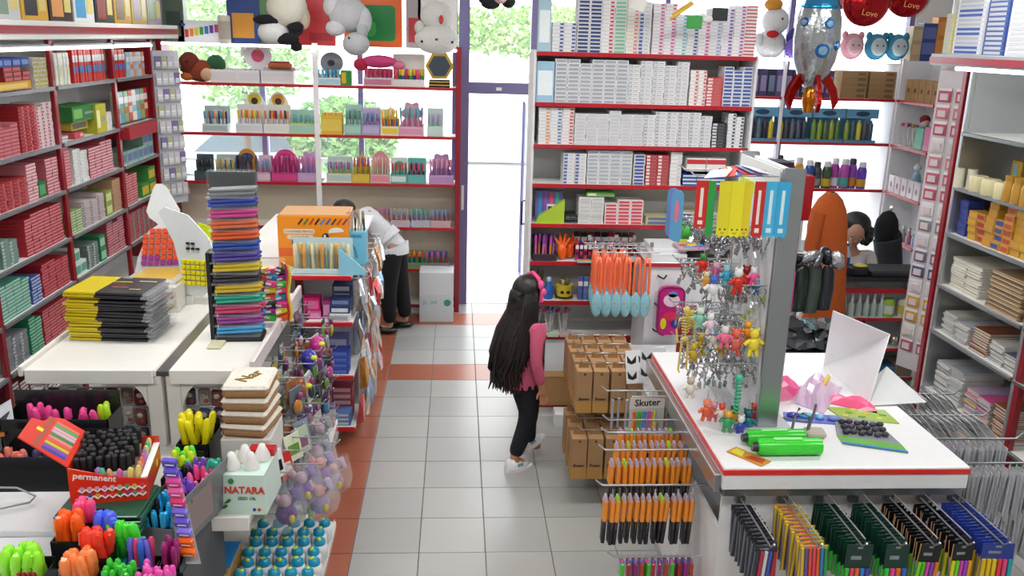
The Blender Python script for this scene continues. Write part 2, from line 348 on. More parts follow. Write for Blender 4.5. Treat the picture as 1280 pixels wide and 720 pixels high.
# BR tiers of small boxes: column left edges in metres
def tier(z, u0, u1, w, h, n, cols, place, name, cat, d=.16, drop=()):  # name only groups the columns; what the boxes hold is unknown
    k = 0; u = u0
    while u+w <= u1+.004:
        body, lab, lname, st = cols[min(k*len(cols)//max(1, round((u1-u0)/w)), len(cols)-1)]
        nn = n-(rnd.random() < .35)-(3 if k in drop else 0)
        stack(BR, u, z, .02, w, d, h, nn, body, lab, name, f'{lname} box, {{r}} of {nth(nxt(place))} stack, {place[4:].replace(" of the", ",")}', cat, f'boxes on {place}', st)
        u += w+.0005; k += 1
wp = '#e4e6ea'
def C4(*a): return list(a)
tier(2.61, 1.17, 1.33, .08, .024, 8, [(wp, '#3a4f8c', 'white and navy', 0)], 'the top shelf of the box shelving', 'pen_box', 'box')
tier(2.61, 1.335, 1.50, .0815, .024, 16, [('#e2e4e6', '#2a3a78', 'white, navy dotted', 1)], 'the top shelf of the box shelving', 'eraser_box', 'box')
tier(2.61, 1.50, 1.84, .0815, .024, 15, [('#e6e6e8', '#c8323c', 'white, red marked', 0), ('#dfe6e0', '#7fb59a', 'white, mint marked', 1), ('#e7e4d8', '#d97c8c', 'cream, pink marked', 0), (wp, '#3f63a8', 'white, blue barred', 2)], 'the top shelf of the box shelving', 'eraser_box', 'box')
tier(2.61, 1.84, 2.54, .0775, .022, 15, [('#ece8ee', '#cf4f96', 'white, magenta striped', 0), ('#e2eaec', '#63b3c4', 'white, aqua striped', 0), (wp, '#3d4fa0', 'white, indigo striped', 0), ('#ece8ee', '#cf4f96', 'white, magenta striped', 0), (wp, '#8fa0c8', 'white, lightblue striped', 0), ('#e9e6ee', '#7c4fa6', 'white, violet striped', 0), ('#ecebee', '#b64a9c', 'white, plum striped', 0), ('#efe9ea', '#c3333d', 'white, scarlet striped', 3)], 'the top shelf of the box shelving', 'eraser_box', 'box', drop=(2, 3, 4))
tier(2.28, 1.20, 2.12, .082, .0262, 11, [(wp, '#9da3ae', 'plain white', 1), ('#e2e3e6', '#b4b9c2', 'plain white', 2)], 'the second shelf of the box shelving', 'pen_box', 'box')
tier(2.28, 2.12, 2.235, .0555, .0235, 11, [('#eeeaea', '#cf5a58', 'white, coral edged', 0)], 'the second shelf of the box shelving', 'small_box_c', 'box')
tier(2.28, 2.235, 2.345, .108, .021, 9, [('#cf4b4f', '#e9d9d9', 'red and white', 2)], 'the second shelf of the box shelving', 'small_box_b', 'box')
tier(2.28, 2.348, 2.55, .066, .024, 11, [('#e6e8ee', '#38569f', 'white, blue labelled', 1)], 'the second shelf of the box shelving', 'small_box_c', 'box')
tier(2.00, 1.10, 1.34, .08, .0225, 11, [('#e4e6e9', '#d98f4a', 'white, orange spotted', 0), ('#e4e6e9', '#5472a8', 'white, blue spotted', 0), ('#e8e2e2', '#b9483e', 'white, rust spotted', 0)], 'the third shelf of the box shelving', 'small_box_b', 'box')
tier(2.00, 1.345, 2.29, .0785, .0235, 10, [('#e3e4e6', '#c3c6cb', 'blank white', 1), (wp, '#a9aeb6', 'blank white', 2)], 'the third shelf of the box shelving', 'pen_box', 'box')
tier(2.00, 2.295, 2.40, .1, .021, 8, [('#23262c', '#d8dade', 'black, white printed', 2)], 'the third shelf of the box shelving', 'small_box_d', 'box')
tier(2.00, 2.405, 2.52, .055, .0235, 10, [(wp, '#26324a', 'white, dark marked', 0)], 'the third shelf of the box shelving', 'small_box_d', 'box')
tier(1.73, 1.28, 1.44, .079, .0235, 10, [('#e3e5e9', '#4d63a0', 'white, blue lettered', 2)], 'the fourth shelf of the box shelving', 'small_box_b', 'box')
tier(1.73, 1.445, 1.76, .078, .026, 9, [('#e3e6e8', '#a6b0b8', 'pale white', 1)], 'the fourth shelf of the box shelving', 'pen_box', 'box')
tier(1.73, 1.77, 1.85, .078, .0235, 9, [('#e9e8dc', '#3552a8', 'white blue-yellow', 1)], 'the fourth shelf of the box shelving', 'small_box_b', 'box')
tier(1.73, 1.855, 2.02, .08, .0235, 9, [('#b8343c', '#e9dede', 'deep red', 2)], 'the fourth shelf of the box shelving', 'clip_box', 'box')
tier(1.73, 2.025, 2.11, .08, .026, 9, [('#e9e9e8', '#c9ccd0', 'creamy white', 0)], 'the fourth shelf of the box shelving', 'pen_box', 'box')
tier(1.73, 2.12, 2.42, .098, .026, 4, [('#2f58a0', '#e8ecf2', 'royal blue', 3)], 'the fourth shelf of the box shelving', 'clip_box', 'box')
for k in range(2): put(BR, 2.14+k*.14, .02, 1.835, 'carton', boxm(.135, .2, .09, '#eceae8', '#c8323c', 3), f'white carton with a red lid band, {("left","right")[k]} one of the pair on the blue boxes', 'carton')
tier(1.45, 1.18, 1.30, .117, .032, 2, [('#24282c', '#9aa0a6', 'black', 2)], 'the fifth shelf of the box shelving', 'clip_box', 'box')
tier(1.482, 1.31, 1.40, .085, .03, 1, [('#1d2a26', '#4c6a5c', 'dark green', 2)], 'the fifth shelf of the box shelving', 'clip_box', 'box')
tier(1.45, 1.40, 1.58, .088, .027, 7, [('#e7e8e6', '#c2c6c6', 'clean white', 1)], 'the fifth shelf of the box shelving', 'pen_box', 'box')
tier(1.45, 1.585, 1.86, .09, .0245, 7, [('#e8e2e4', '#d24550', 'white, red-navy printed', 1)], 'the fifth shelf of the box shelving', 'small_box_c', 'box')
tier(1.45, 1.88, 2.40, .17, .03, 3, [('#b9b58a', '#5a6c9c', 'olive and blue', 1)], 'the fifth shelf of the box shelving', 'clip_box', 'box')
put(BR, 1.45, .03, 1.645, 'carton', boxm(.2, .12, .03, '#6cb04a', '#d8ecc8', 2), 'flat lime green pack lying on the white boxes of the fifth shelf', 'pack')
put(BR, 1.18, .05, 1.52, 'carton', boxm(.1, .12, .06, '#d9dadc', '#30343a', 2), 'white carton over the black boxes at the left of the fifth shelf', 'carton')
# ends of the top shelves
put(BR, 1.075, .02, 2.61, 'pen_pouch', boxm(.085, .06, .34, '#a9cbd8', '#e8f2f5', 1), 'tall clear blue pack at the left end of the top box shelf', 'pack')
put(BR, 1.075, .02, 2.28, 'glue_carton', boxm(.12, .12, .27, '#9cc4dc', '#e6f0f4', 1), 'tall pale blue carton at the left end of the second box shelf', 'carton')
# ---------------------------------------------------------------- left wall boxes
rd, pk, gr, dg, tl, bu = '#a01822', '#d98d95', '#2f8a5c', '#1e6b3a', '#63ab94', '#3a57a6'
def lwt(u0, u1, z, w, h, n, body, lab, lname, tiername, name='pencil_box', st=1, d=.2, v=.02):
    u = u0
    while u+w <= u1+.004:
        nm = name if name != 'pencil_box' else {2.29: 'pencil_box', 1.9: 'pencil_box', 1.58: 'marker_box', 1.24: 'wall_box_b', .92: 'wall_box_c', .6: 'printed_box', .28: 'wall_box_d'}.get(z, 'pencil_box')  # names only split the tiers; real contents of these boxes are unknown
        stack(LW, u, z, v, w, d, h, n-(rnd.random() < .4), body, lab, nm, f'{lname} box, {{r}} of {nth(nxt(tiername))} stack, {tiername}', 'box', f'boxes on {tiername}', st, jit=.003)
        u += w+.003
B = {1: 'near left bay', 2: 'middle left bay', 3: 'far left bay', 0: 'edge left bay'}
O = {0: 'top shelf', 1: 'second shelf', 2: 'third shelf', 3: 'fourth shelf', 4: 'fifth shelf', 5: 'sixth shelf', 6: 'low shelf'}
def tn(o, b): return f'{O[o]}, {B[b]}'
# nearest visible bay 1.05..2.14
lwt(1.5, 1.86, 2.29, .115, .03, 5, '#8e1f2b', '#c9646c', 'dark red', tn(0, 1)); lwt(1.4, 1.86, 2.44, .11, .05, 1, '#2a4a96', '#6f8cc8', 'blue', tn(0, 1))
lwt(1.3, 1.86, 2.30, .5, .05, 1, '#d9a42c', '#eccb6a', 'yellow', tn(0, 1), v=-.0)
lwt(1.9, 2.1, 2.29, .065, .028, 7, '#d9d7cf', '#b8a94a', 'white and yellow', tn(0, 1))
lwt(1.08, 1.60, 1.90, .10, .0225, 9, '#c9757e', '#a81e2c', 'pink and red striped', tn(1, 1), st=3); lwt(1.62, 1.86, 1.90, .078, .0225, 14, rd, '#d9636b', 'scarlet', tn(1, 1), st=0)
lwt(1.87, 2.1, 1.90, .073, .0225, 13, '#e0cdd0', '#b8303c', 'white and red banded', tn(1, 1), st=2)
lwt(1.08, 1.62, 1.58, .088, .022, 9, rd, '#c9505a', 'crimson', tn(2, 1), st=0); lwt(1.63, 1.78, 1.58, .07, .022, 11, '#cc7e87', '#e8d0d2', 'pink and white', tn(2, 1), st=3)
lwt(1.79, 1.9, 1.58, .105, .11, 2, dg, '#3f9a5c', 'tall green', tn(2, 1)); lwt(1.91, 2.1, 1.58, .09, .022, 11, '#c2606a', '#e0c0c4', 'rose striped', tn(2, 1), st=3)
lwt(1.2, 1.5, 1.24, .1, .022, 8, '#6d8f84', '#a9c3ba', 'grey green', tn(3, 1), st=2); lwt(1.52, 2.1, 1.24, .09, .022, 12, '#b22431', '#d98a92', 'bright red', tn(3, 1), st=3)
lwt(1.08, 1.5, .92, .1, .0225, 10, tl, '#bfe0d4', 'mint green', tn(4, 1), st=3); lwt(1.52, 1.66, .92, .065, .022, 8, '#4a62ac', '#c3cde8', 'blue and white', tn(4, 1), st=3)
lwt(1.68, 2.1, .92, .1, .0225, 10, '#b01f2c', '#cf6a74', 'vivid red', tn(4, 1), st=3)
lwt(1.08, 1.4, .6, .1, .0225, 10, '#8a8f94', '#c9ccd0', 'grey', tn(5, 1), st=2); lwt(1.42, 1.6, .6, .085, .0225, 11, '#2f9a6c', '#a9dcc4', 'emerald', tn(5, 1), st=3); lwt(1.62, 2.1, .6, .09, .022, 11, '#b5323c', '#e08890', 'brick red', tn(5, 1), st=3)
lwt(1.08, 2.1, .28, .12, .024, 10, '#7c1f2c', '#ececec', 'maroon and white', tn(6, 1), st=1, name='wall_box_d')
# bay 0 (left picture edge)
lwt(.75, 1.0, 1.24, .11, .0235, 9, '#b04a52', '#e0b8bb', 'faded red', tn(3, 0), st=3); lwt(.75, 1.0, .92, .11, .0235, 9, '#4f9e85', '#cfe5db', 'sea green', tn(4, 0), st=3)
lwt(.85, 1.0, 1.58, .11, .0235, 8, '#c23c48', '#e8b0b4', 'cherry red', tn(2, 0), st=3)

# middle bay 2.14..3.26
lwt(2.2, 2.34, 1.9, .12, .022, 3, '#8d9096', '#caccd0', 'grey small', tn(1, 2)); 
lwt(2.2, 2.32, 1.58, .1, .0225, 13, '#d99aa0', '#b8303c', 'blush striped', tn(2, 2), st=3)
stack(LW, 2.42, 1.90, .02, .16, .2, .045, 1, '#c24a52', '#e3a9ad', 'pencil_box', 'small red box under the green packs of the middle bay', 'box', None)
put(LW, 2.42, .02, 2.02, 'folder_pack', boxm(.5, .2, .11, '#2f7a34', '#6fb04a', 2), 'long green pack lying high on the second shelf of the left wall', 'pack')
put(LW, 2.45, .05, 1.955, 'carton', boxm(.3, .18, .06, '#b8a03a', '#5b5a4a', 1), 'olive box under the long green pack on the left wall', 'box')
put(LW, 2.80, .0, 1.90, 'tin_box', boxm(.2, .15, .22, '#b9b62e', '#e4e2a0', 2), 'yellow green carton standing beside white rolls on the left wall', 'carton')
lwt(2.36, 2.62, 1.58, .125, .025, 10, '#dedfde', '#b9c4bc', 'ivory and green', tn(2, 2), st=0)
lwt(2.64, 3.22, 1.58, .115, .0225, 11, '#c05c68', '#e4c6c9', 'pink and white striped', tn(2, 2), st=3)
lwt(2.2, 2.4, 1.24, .1, .02, 8, '#8aa86a', '#c9d9b0', 'pale olive', tn(3, 2), st=3); lwt(2.42, 2.86, 1.24, .14, .02, 10, '#c9b9bd', '#8c7a80', 'grey pink', tn(3, 2), st=2); lwt(2.88, 3.02, 1.24, .13, .1, 2, '#8fa04a', '#d3d99a', 'moss green', tn(3, 2)); lwt(3.04, 3.22, 1.24, .17, .022, 12, '#c39a78', '#a8764e', 'tan', tn(3, 2), st=3)
lwt(2.2, 2.42, .92, .1, .1, 2, '#dfe4e0', '#5fa88c', 'white and mint', tn(4, 2), st=1); lwt(2.44, 2.66, .92, .1, .02, 9, '#6c8078', '#c3ccc6', 'slate green', tn(4, 2), st=2); lwt(2.68, 2.8, .92, .11, .1, 2, '#2c8a56', '#9ad0b0', 'kelly green', tn(4, 2)); lwt(2.84, 3.22, .92, .12, .0225, 12, '#b25560', '#d9a0a6', 'dusty pink', tn(4, 2), st=3)
lwt(2.2, 2.6, .6, .125, .024, 8, '#3a9a76', '#b9dfcf', 'jade green', tn(5, 2), st=3)
# far bay 3.26..4.19
put(LW, 3.32, .0, 1.90, 'carton', boxm(.42, .22, .0 + .16, '#a81c28', '#c23a44', 3), 'big red box on the third shelf of the far bay of the left wall', 'carton') if 0 else None
put(LW, 3.34, .0, 1.60, 'carton', boxm(.7, .2, .12, '#a81c28', '#c23a44', 9), 'long plain red box in the far bay of the left wall', 'carton') if 0 else None
lwt(3.3, 4.1, 1.58, .13, .11, 2, '#8db8a8', '#5a6a9a', 'mint, lilac labelled', tn(2, 3)); put(LW, 3.3, -.06, 1.80, 'carton', boxm(.72, .2, .10, '#a81c28', '#c23a44', 9), 'long plain red box in the far bay of the left wall', 'carton')
lwt(3.3, 3.7, 1.24, .1, .0225, 12, '#c4444e', '#e3a9ad', 'red striped', tn(3, 3), st=3); lwt(3.72, 4.12, 1.24, .19, .12, 2, '#3f8a3c', '#d8b92c', 'green and yellow', tn(3, 3))
lwt(3.3, 4.1, .92, .12, .0225, 11, '#b83a46', '#5fb0a4', 'red, teal marked', tn(4, 3), st=2)

# tubes and tall packs standing on the upper shelves of the left wall
def stand(fr, u0, u1, z, w, h, cols, name, label, cat, group, v=.03, d=.04, cap=None):
    k = 0; u = u0
    while u+w <= u1+.001:
        c = cols[k % len(cols)]
        def f():
            b = MB().cbox(.003, 0, 0, w-.003, d, h, .004).box(.006, -.0008, h*.3, w-.006, 0, h*.5, 1).box(.004, -.001, h*.62, w-.004, 0, h*.82, 2)
            return b.mesh(name, [M(c, 'gloss'), M(c2, 'gloss'), M('#e6e6e6', 'gloss')])
        c2 = cap or cols[(k+1) % len(cols)]
        put(fr, u, v+rnd.uniform(0, .01), z, name, cache(('std', name, round(w, 3), round(h, 3), c, c2), f), label if len(label.split())+3 > 16 else label+f', {nth(k)} from left', cat, group, rz=rnd.uniform(-.05, .05)); u += w; k += 1
stand(LW, 2.2, 2.52, 2.29, .05, .22, ('#d8d6a8', '#cfe0cf', '#e2dcd0'), 'pencil_pack', 'pale yellow and green pack standing on the top left wall shelf', 'pack', 'pale packs on top left shelf')
stand(LW, 2.56, 3.2, 2.29, .05, .24, ('#c62a26', '#c62a26', '#b8221f'), 'pencil_pack', 'red pack with a blue band on the top shelf, middle bay of the left wall', 'pack', 'red and blue packs middle bay', cap='#3f78b8')
stand(LW, 3.3, 3.62, 2.29, .05, .23, ('#c62a26', '#b8221f'), 'pencil_pack', 'red pack with a blue band on the top shelf, far bay of the left wall', 'pack', 'red and blue packs far bay', cap='#3f6fc0')
stand(LW, 3.64, 4.1, 2.29, .075, .2, ('#9fc0d6', '#b7cbd8', '#d88a54'), 'pencil_pack', 'pale blue and orange pack on the top shelf, far bay of the left wall', 'pack', 'pale packs far bay')
stand(LW, 3.3, 4.1, 1.92, .1, .26, ('#d8d4b0', '#5ea0c4', '#79a24a', '#c8342e'), 'activity_pack', 'bright picture pack standing on the second shelf, far bay of the left wall', 'pack', 'picture packs far bay')
stand(LW, 2.98, 3.2, 1.9, .055, .14, ('#e4e4e0', '#d9d9d6'), 'tape_roll_pack', 'white roll pack at the far end of the middle bay, second shelf', 'pack', 'white roll packs middle bay')
# toys and games on top of the left wall shelving
tops = [('#c9cdd0', '#7f9a88'), ('#d8a838', '#20222c'), ('#3b3036', '#d89a5a'), ('#d9dde2', '#4a9ac8'), ('#20302c', '#8a3a34'), ('#c89a2c', '#7a5a3c'), ('#c8a83c', '#a98a9a'), ('#b8a8b4', '#7a8a5c')]
desc = ['silver and green', 'white and black, yellow figured', 'brown and tan', 'white and sky blue', 'dark green and red', 'mustard', 'gold and brown', 'mauve and olive']
for k, (a, b) in enumerate(tops):
    u = 1.15+k*.38
    t = put(LW, u, -.12, 2.72, 'game_box', cache(('gm', k), lambda: MB().cbox(0, 0, 0, .35, .07, .42, .004).box(.03, -.002, .03, .2, 0, .33, 1).box(.22, -.003, .06, .32, 0, .2, 2).prism([(.1, .3), (.16, .38), (.22, .3), (.16, .22)], -.004, 0, 2).mesh('g', [M(a, 'gloss'), M(b, 'gloss'), M('#d8c878', 'gloss')])), f'{desc[k]} boxed game standing on top of the left wall shelving', 'game')
# corner return beside BL: acrylic pockets with lilac packs
cs = root('pocket_rack', 'clear wall rack of lilac and white packs in the far left corner', 'rack', (-2.19, 4.17, 0), R(50))
part('back_panel', MB().box(0, .0, 1.1, .26, .012, 2.5), M('#c9cad2'), cs)
for k in range(9):
    z = 2.34-k*.145
    part('pocket', MB().box(0, -.035, z-.005, .26, 0, z).box(0, -.037, z, .26, -.033, z+.05), CLR, cs)
    for q in range(4):
        cc = ('#8c7ab0', '#b9bf9a', '#c9c9d8', '#d8d9dc', '#d9d4dc')[(k*2+q) % 5]
        P_ = Matrix.Rotation(R(50), 4, 'Z') @ Vector((.01+q*.062, -.024, z+.001)) + Vector((-2.19, 4.17, 0))
        tag(ob('card_pack', cache(('cp', cc), lambda: MB().box(0, 0, 0, .055, .012, .11).box(.008, -.001, .02, .047, 0, .06, 1).mesh('c', [M(cc, 'gloss'), M('#efeff2')])), None, P_, (0, 0, R(50))), f'card pack, {nth(q)} in the {nth(k)} row from top of the clear corner rack', 'pack', 'card packs in the corner rack')
# ---------------------------------------------------------------- display trays with pens, toys on shelves
def roundrect(w, h, r, n=4):
    p = []
    for cx, cy, a0 in ((w-r, r, -90), (w-r, h-r, 0), (r, h-r, 90), (r, r, 180)):
        for k in range(n+1): q = R(a0+90*k/n); p.append((cx+r*math.cos(q), cy+r*math.sin(q)))
    return p
def penm(L, r, body, cap, tip=None):
    def f():
        b = MB().tube([(0, 0, 0), (0, 0, L*.62)], r, 6).tube([(0, 0, L*.62), (0, 0, L*.97), (0, 0, L)], [r*1.15, r*1.1, r*.5], 6, 1)
        b.box(-.0008, r, L*.68, .0008, r*1.6, L*.98, 1)
        return b.mesh('pen', [M(body, 'gloss'), M(cap, 'gloss')])
    return cache(('pen', round(L, 3), round(r, 4), body, cap), f)
def header(w, h, style):
    if style == 'round': return [(0, 0), (w, 0), (w, h*.45)]+[(w/2+w*.5*math.cos(R(a)), h*.45+h*.55*math.sin(R(a))) for a in range(15, 180, 15)]+[(0, h*.45)]
    if style == 'flower': return [(0, 0), (w, 0), (w, h*.3)]+[(w/2+(w*.42+w*.07*math.cos(R(a*6)))*math.cos(R(a)), h*.62+(h*.32+h*.05*math.cos(R(a*6)))*math.sin(R(a))) for a in range(-30, 211, 12)]+[(0, h*.3)]
    if style == 'peak': return [(0, 0), (w, 0), (w, h*.5), (w*.62, h*.6), (w*.5, h), (w*.38, h*.6), (0, h*.5)]
    return roundrect(w, h, .01)
def display(fr, u, z, w, h, hb, tray, card, pens, what, style='rect', v=.02, d=.12, rows=2, r=.0085, L=None, spots=True, n=None, cat='display', rz=0):
    """open counter display: tray, header card behind, pens standing in it"""
    o = fr.w(u, v, z); t = root('pen_display', f'{what}', cat, o, fr.rz+rz)
    part('tray', MB().box(0, 0, 0, w, .004, h).box(0, .004, 0, .004, d, h).box(w-.004, .004, 0, w, d, h).box(.004, .004, 0, w-.004, d, .004).box(.01, -.0012, h*.2, w-.01, 0, h*.8, 1), [M(tray, 'paper'), M(card, 'gloss')], t)
    hd = part('header_card', MB().prism(header(w, hb, style), d, d+.004), M(card, 'gloss'), t)
    if spots: part('printed_patch', MB().prism([(w*(.5+.28*math.cos(R(a))), hb*(.72+.14*math.sin(R(a)))) for a in range(0, 360, 30)], d-.0015, d), M(tray, 'gloss'), hd)
    L = L or hb*.8; n = n or int((w-.012)/(r*2.9)); rows = 1; wl = what.split(' ')
    ca, sa = math.cos(fr.rz+rz), math.sin(fr.rz+rz)
    for q in range(rows):
        for k in range(n):
            c1, c2 = pens[k % len(pens)]; x = .008+(w-.016)*(k+.5)/n; y = d*.3+(k%2)*d*.3
            zz = .0045+q*.02*0
            ob_ = ob('pen', penm(L*(1+.0*q), r, c1, c2), None, o+Vector((x*ca-y*sa, x*sa+y*ca, zz)), (rnd.uniform(-.04, .04)-.0, rnd.uniform(-.05, .05), rnd.uniform(0, 6)))
            tag(ob_, f'pen, {nth(k)} from left in the {shortl(what, 10)}', 'pen', f'pens in the {shortl(what, 10)}')
    return t
def ux(px, py, Y=4.38): return atY(px, py, Y).x
def blx(px): return ux(px, 150)
# tier z=1.76 (y 125-170), left bay
P1 = [('#e8e8ea', '#4e8fa8'), ('#e8e8ea', '#d88a5a'), ('#3c5a8a', '#2c3a5a')]
display(BL, blx(252), 1.76, .24, .08, .24, '#d8dfe0', '#a9c4c4', P1, 'clear tray of mixed pens left on the third window shelf')
display(BL, blx(294), 1.76, .25, .09, .26, '#e4e6ea', '#d9dce4', [('#e9e9ee', '#d8c23c'), ('#e9e9ee', '#e0703a')], 'white tray of yellow tipped pens on the third window shelf')
display(BL, blx(329), 1.76, .24, .09, .26, '#e6e6e8', '#e1e4dc', [('#e9e9ee', '#e0502c'), ('#e9e9ee', '#3c3f46'), ('#f0d7cc', '#e8843a')], 'white tray of red and orange tipped pens on the third window shelf')
display(BL, blx(361), 1.76, .25, .10, .22, '#bcd49a', '#a4cfc0', [('#a9d06a', '#6fb8b0'), ('#b9d884', '#7aa8c8')], 'pale green tray of green pens on the third window shelf')
for k, (px, c) in enumerate(((314, '#e6d23a'), (344, '#e6a23a'))):
    t = root('badge_card', ('round white and yellow card above the yellow tipped pens', 'round white and orange card above the red tipped pens')[k], 'card', BL.w(blx(px)-.1, .16, 1.76))
    part('card', MB().prism([(x, z) for x, z in header(.22, .38, 'round')], 0, .004), M('#e9ebe4', 'gloss'), t)
    part('disc', MB().prism([(.11+.06*math.cos(R(a)), .3+.06*math.sin(R(a))) for a in range(0, 360, 20)], -.003, 0), M(c, 'gloss'), t)
    part('disc', MB().prism([(.11+.032*math.cos(R(a)), .29+.032*math.sin(R(a))) for a in range(0, 360, 20)], -.006, -.003), M('#3c3a3c', 'gloss'), t)
# tier 1.76 right bay
display(BL, blx(401), 1.76, .2, .18, .20, '#d8b23a', '#e2c85a', [('#e2c04a', '#c99a2c')], 'yellow box of yellow pens on the third window shelf', rows=2, L=.2)
display(BL, blx(430), 1.76, .16, .1, .28, '#8fbcb4', '#a9cfc4', [('#7ab8a8', '#5a9a8c'), ('#cfe0dc', '#6a8a84')], 'teal tray of slim pens on the third window shelf')
display(BL, blx(452), 1.76, .17, .1, .25, '#a79ac4', '#b8b0d0', [('#8a7ab8', '#6a9ac0'), ('#c4a9d0', '#8c6ab0')], 'lavender tray of pens on the third window shelf')
display(BL, blx(476), 1.76, .17, .09, .30, '#e0dcc8', '#e3c84a', [('#d8452c', '#e0a82c'), ('#3c6ab0', '#d8c23a')], 'white tray of red pens with a yellow peaked card', 'peak')
display(BL, blx(499), 1.76, .23, .09, .33, '#d9b4c4', '#d898b4', [('#c49ac0', '#5ab0a8'), ('#d87a9a', '#6a8ab8')], 'pink tray with flower shaped header on the third window shelf', 'flower')
display(BL, blx(534), 1.76, .15, .1, .26, '#bcd8cc', '#c6dad4', [('#9ac8bc', '#b4a9cc')], 'mint tray at the right end of the third window shelf')
# tier 1.30
dd = [(243, .16, '#3c4a54', '#4c5c66', [('#4a6a54', '#22262c')], 'dark tray of pens leftmost on the fourth window shelf', 'rect'),
 (268, .22, '#d8dcd8', '#b8c8c0', [('#5a9a6c', '#c8a43a'), ('#b05a7a', '#4a6aa0')], 'white tray of mixed pens on the fourth window shelf', 'rect'),
 (292, .22, '#3a4a78', '#d8963a', [('#2c3c6c', '#22262c'), ('#5a6a9c', '#3c4a7c')], 'navy tray with arched orange card on the fourth window shelf', 'round'),
 (321, .14, '#c8a0bc', '#e0c4d4', [('#b87aa8', '#7a9ac0')], 'pale pink tray of pens on the fourth window shelf', 'rect'),
 (338, .26, '#b83c78', '#d84a8c', [('#c84a8a', '#a82c68'), ('#9a4a8c', '#d86aa8')], 'magenta tray with arched card on the fourth window shelf', 'round'),
 (372, .2, '#b8a0c8', '#c8a8cc', [('#9a7ab8', '#c87aa8')], 'lilac tray with flower shaped card on the fourth window shelf', 'flower'),
 (408, .24, '#d0d8c4', '#b8ccc8', [('#8ab04a', '#4a8ab0'), ('#d8c23a', '#c0508a')], 'pale tray of rainbow pens first in the right bay', 'rect'),
 (440, .17, '#c8b04a', '#d8bc4a', [('#a8a83c', '#c8503c'), ('#c07840', '#8a5a9a')], 'mustard tray with peaked card on the fourth window shelf', 'peak'),
 (463, .18, '#d8a4ac', '#d88c98', [('#b8d0a8', '#d8a89c')], 'salmon tray with arched card on the fourth window shelf', 'round'),
 (488, .16, '#5aa89c', '#d0e0d8', [('#3a9a8a', '#b04a3c')], 'teal green tray of pens on the fourth window shelf', 'rect'),
 (509, .18, '#7a9ab0', '#5ab8a8', [('#3a3c44', '#c83c6a'), ('#c8508a', '#3c4450')], 'blue grey tray of pink and black pens, fourth window shelf', 'rect'),
 (536, .24, '#b898c0', '#b88cbc', [('#a878b0', '#d89ab8')], 'violet tray with flower card at the end of the fourth shelf', 'flower')]
for px, w, tr, cdd, pn, what, sty in dd: display(BL, ux(px, 220), 1.30, w, .09, .30 if sty != 'rect' else .24, tr, cdd, pn, what, sty, r=.008)
# lower tiers z=.87, .45 seen past the island
for k, (px, w, tr, pn) in enumerate([(463, .2, '#c9a09a', [('#d89a8c', '#b87a9c')]), (486, .22, '#c8b4c0', [('#c8a49a', '#8aa8b8'), ('#b87a9a', '#c9b08a')]), (512, .2, '#b4b8c0', [('#a88ab8', '#6aa89c')]), (538, .2, '#c4a8b0', [('#b87a8a', '#7a9ab8')])]):
    display(BL, ux(px, 268), .87, w, .07, .16, tr, tr, pn, f'low tray of {("coral", "beige", "violet", "rose")[k]} pens on the fifth window shelf', r=.008, L=.17, spots=False)
for k, (px, w, tr, pn) in enumerate([(505, .2, '#7a9a6a', [('#4a9a4c', '#c83c2c'), ('#2c5a9a', '#d8a83c')]), (530, .24, '#8a8a92', [('#3a8a5c', '#c04a8a'), ('#d8502c', '#3c4a9a')])]):
    display(BL, ux(px, 330), .45, w, .06, .16, tr, tr, pn, f'low tray of bright {("green", "mixed")[k]} pens on the sixth window shelf', r=.009, L=.16, spots=False)
# tier z=2.22: plush animal, cards, toys
def blob(name, label, cat, loc, bits, group=None, rz=0, sc=1, ry=0, rx=0):
    """soft toy from overlapping rounded masses; bits: (part, (x,y,z), (rx,ry,rz), colour, kind)"""
    t = root(name, label, cat, loc, rz, group, rx, ry); g = {}
    for pn, c, r, col, kd in bits: g.setdefault((pn, col, kd, c if pn in ('ear', 'arm', 'leg', 'eye', 'fin', 'horn', 'button', 'wing') else 0), []).append((c, r))
    for (pn, col, kd, _), l in g.items():
        b = MB()
        for c, r in l: b.ell([q*sc for q in c], [q*sc for q in r], n=14, k=9)
        part(pn, b, M(col, kd), t)
    return t
blob('plush_lion', 'brown and orange plush animal lying on the second window shelf', 'plush toy', BL.w(blx(252), .12, 2.22), [('body', (0, 0, .1), (.17, .1, .1), '#8a3c22', 'fur'), ('mane', (-.1, -.02, .16), (.1, .09, .11), '#6e2a1c', 'fur'), ('belly', (.07, -.08, .07), (.06, .04, .06), '#d9b08c', 'fur'), ('hood', (.14, 0, .16), (.09, .08, .09), '#2c5a3a', 'fur'), ('arm', (.12, -.06, .06), (.07, .04, .04), '#b8642c', 'fur'), ('arm', (-.12, -.06, .05), (.06, .04, .04), '#b8642c', 'fur'), ('eye', (-.1, -.11, .19), (.012, .01, .012), '#111111', 'gloss')])
for k, (px, w) in enumerate(((266, .25), (300, .2), (329, .3))):
    display(BL, blx(px), 2.22, w, .12, .13 if k < 2 else .15, '#e3e2e4', '#dcdade', [('#e4e4e8', ('#c8a8b0', '#3c5aa8', '#d0b0a8')[k])], ('low white printed box', 'low white box of blue tipped pens', 'wide white flowered box')[k]+' on the second window shelf', spots=False, L=.12, rows=1)
t = root('unicorn_display', 'round white card display with pink rim on second window shelf', 'display', BL.w(blx(305), .15, 2.22))
part('card', MB().prism([(.13*math.cos(R(a))+.13, .25+.12*math.sin(R(a))) for a in range(0, 360, 15)]+[], 0, .004), M('#eeeaf0', 'gloss'), t)
part('stem', MB().box(.08, -.02, 0, .18, .02, .14), M('#e3e2e4'), t)
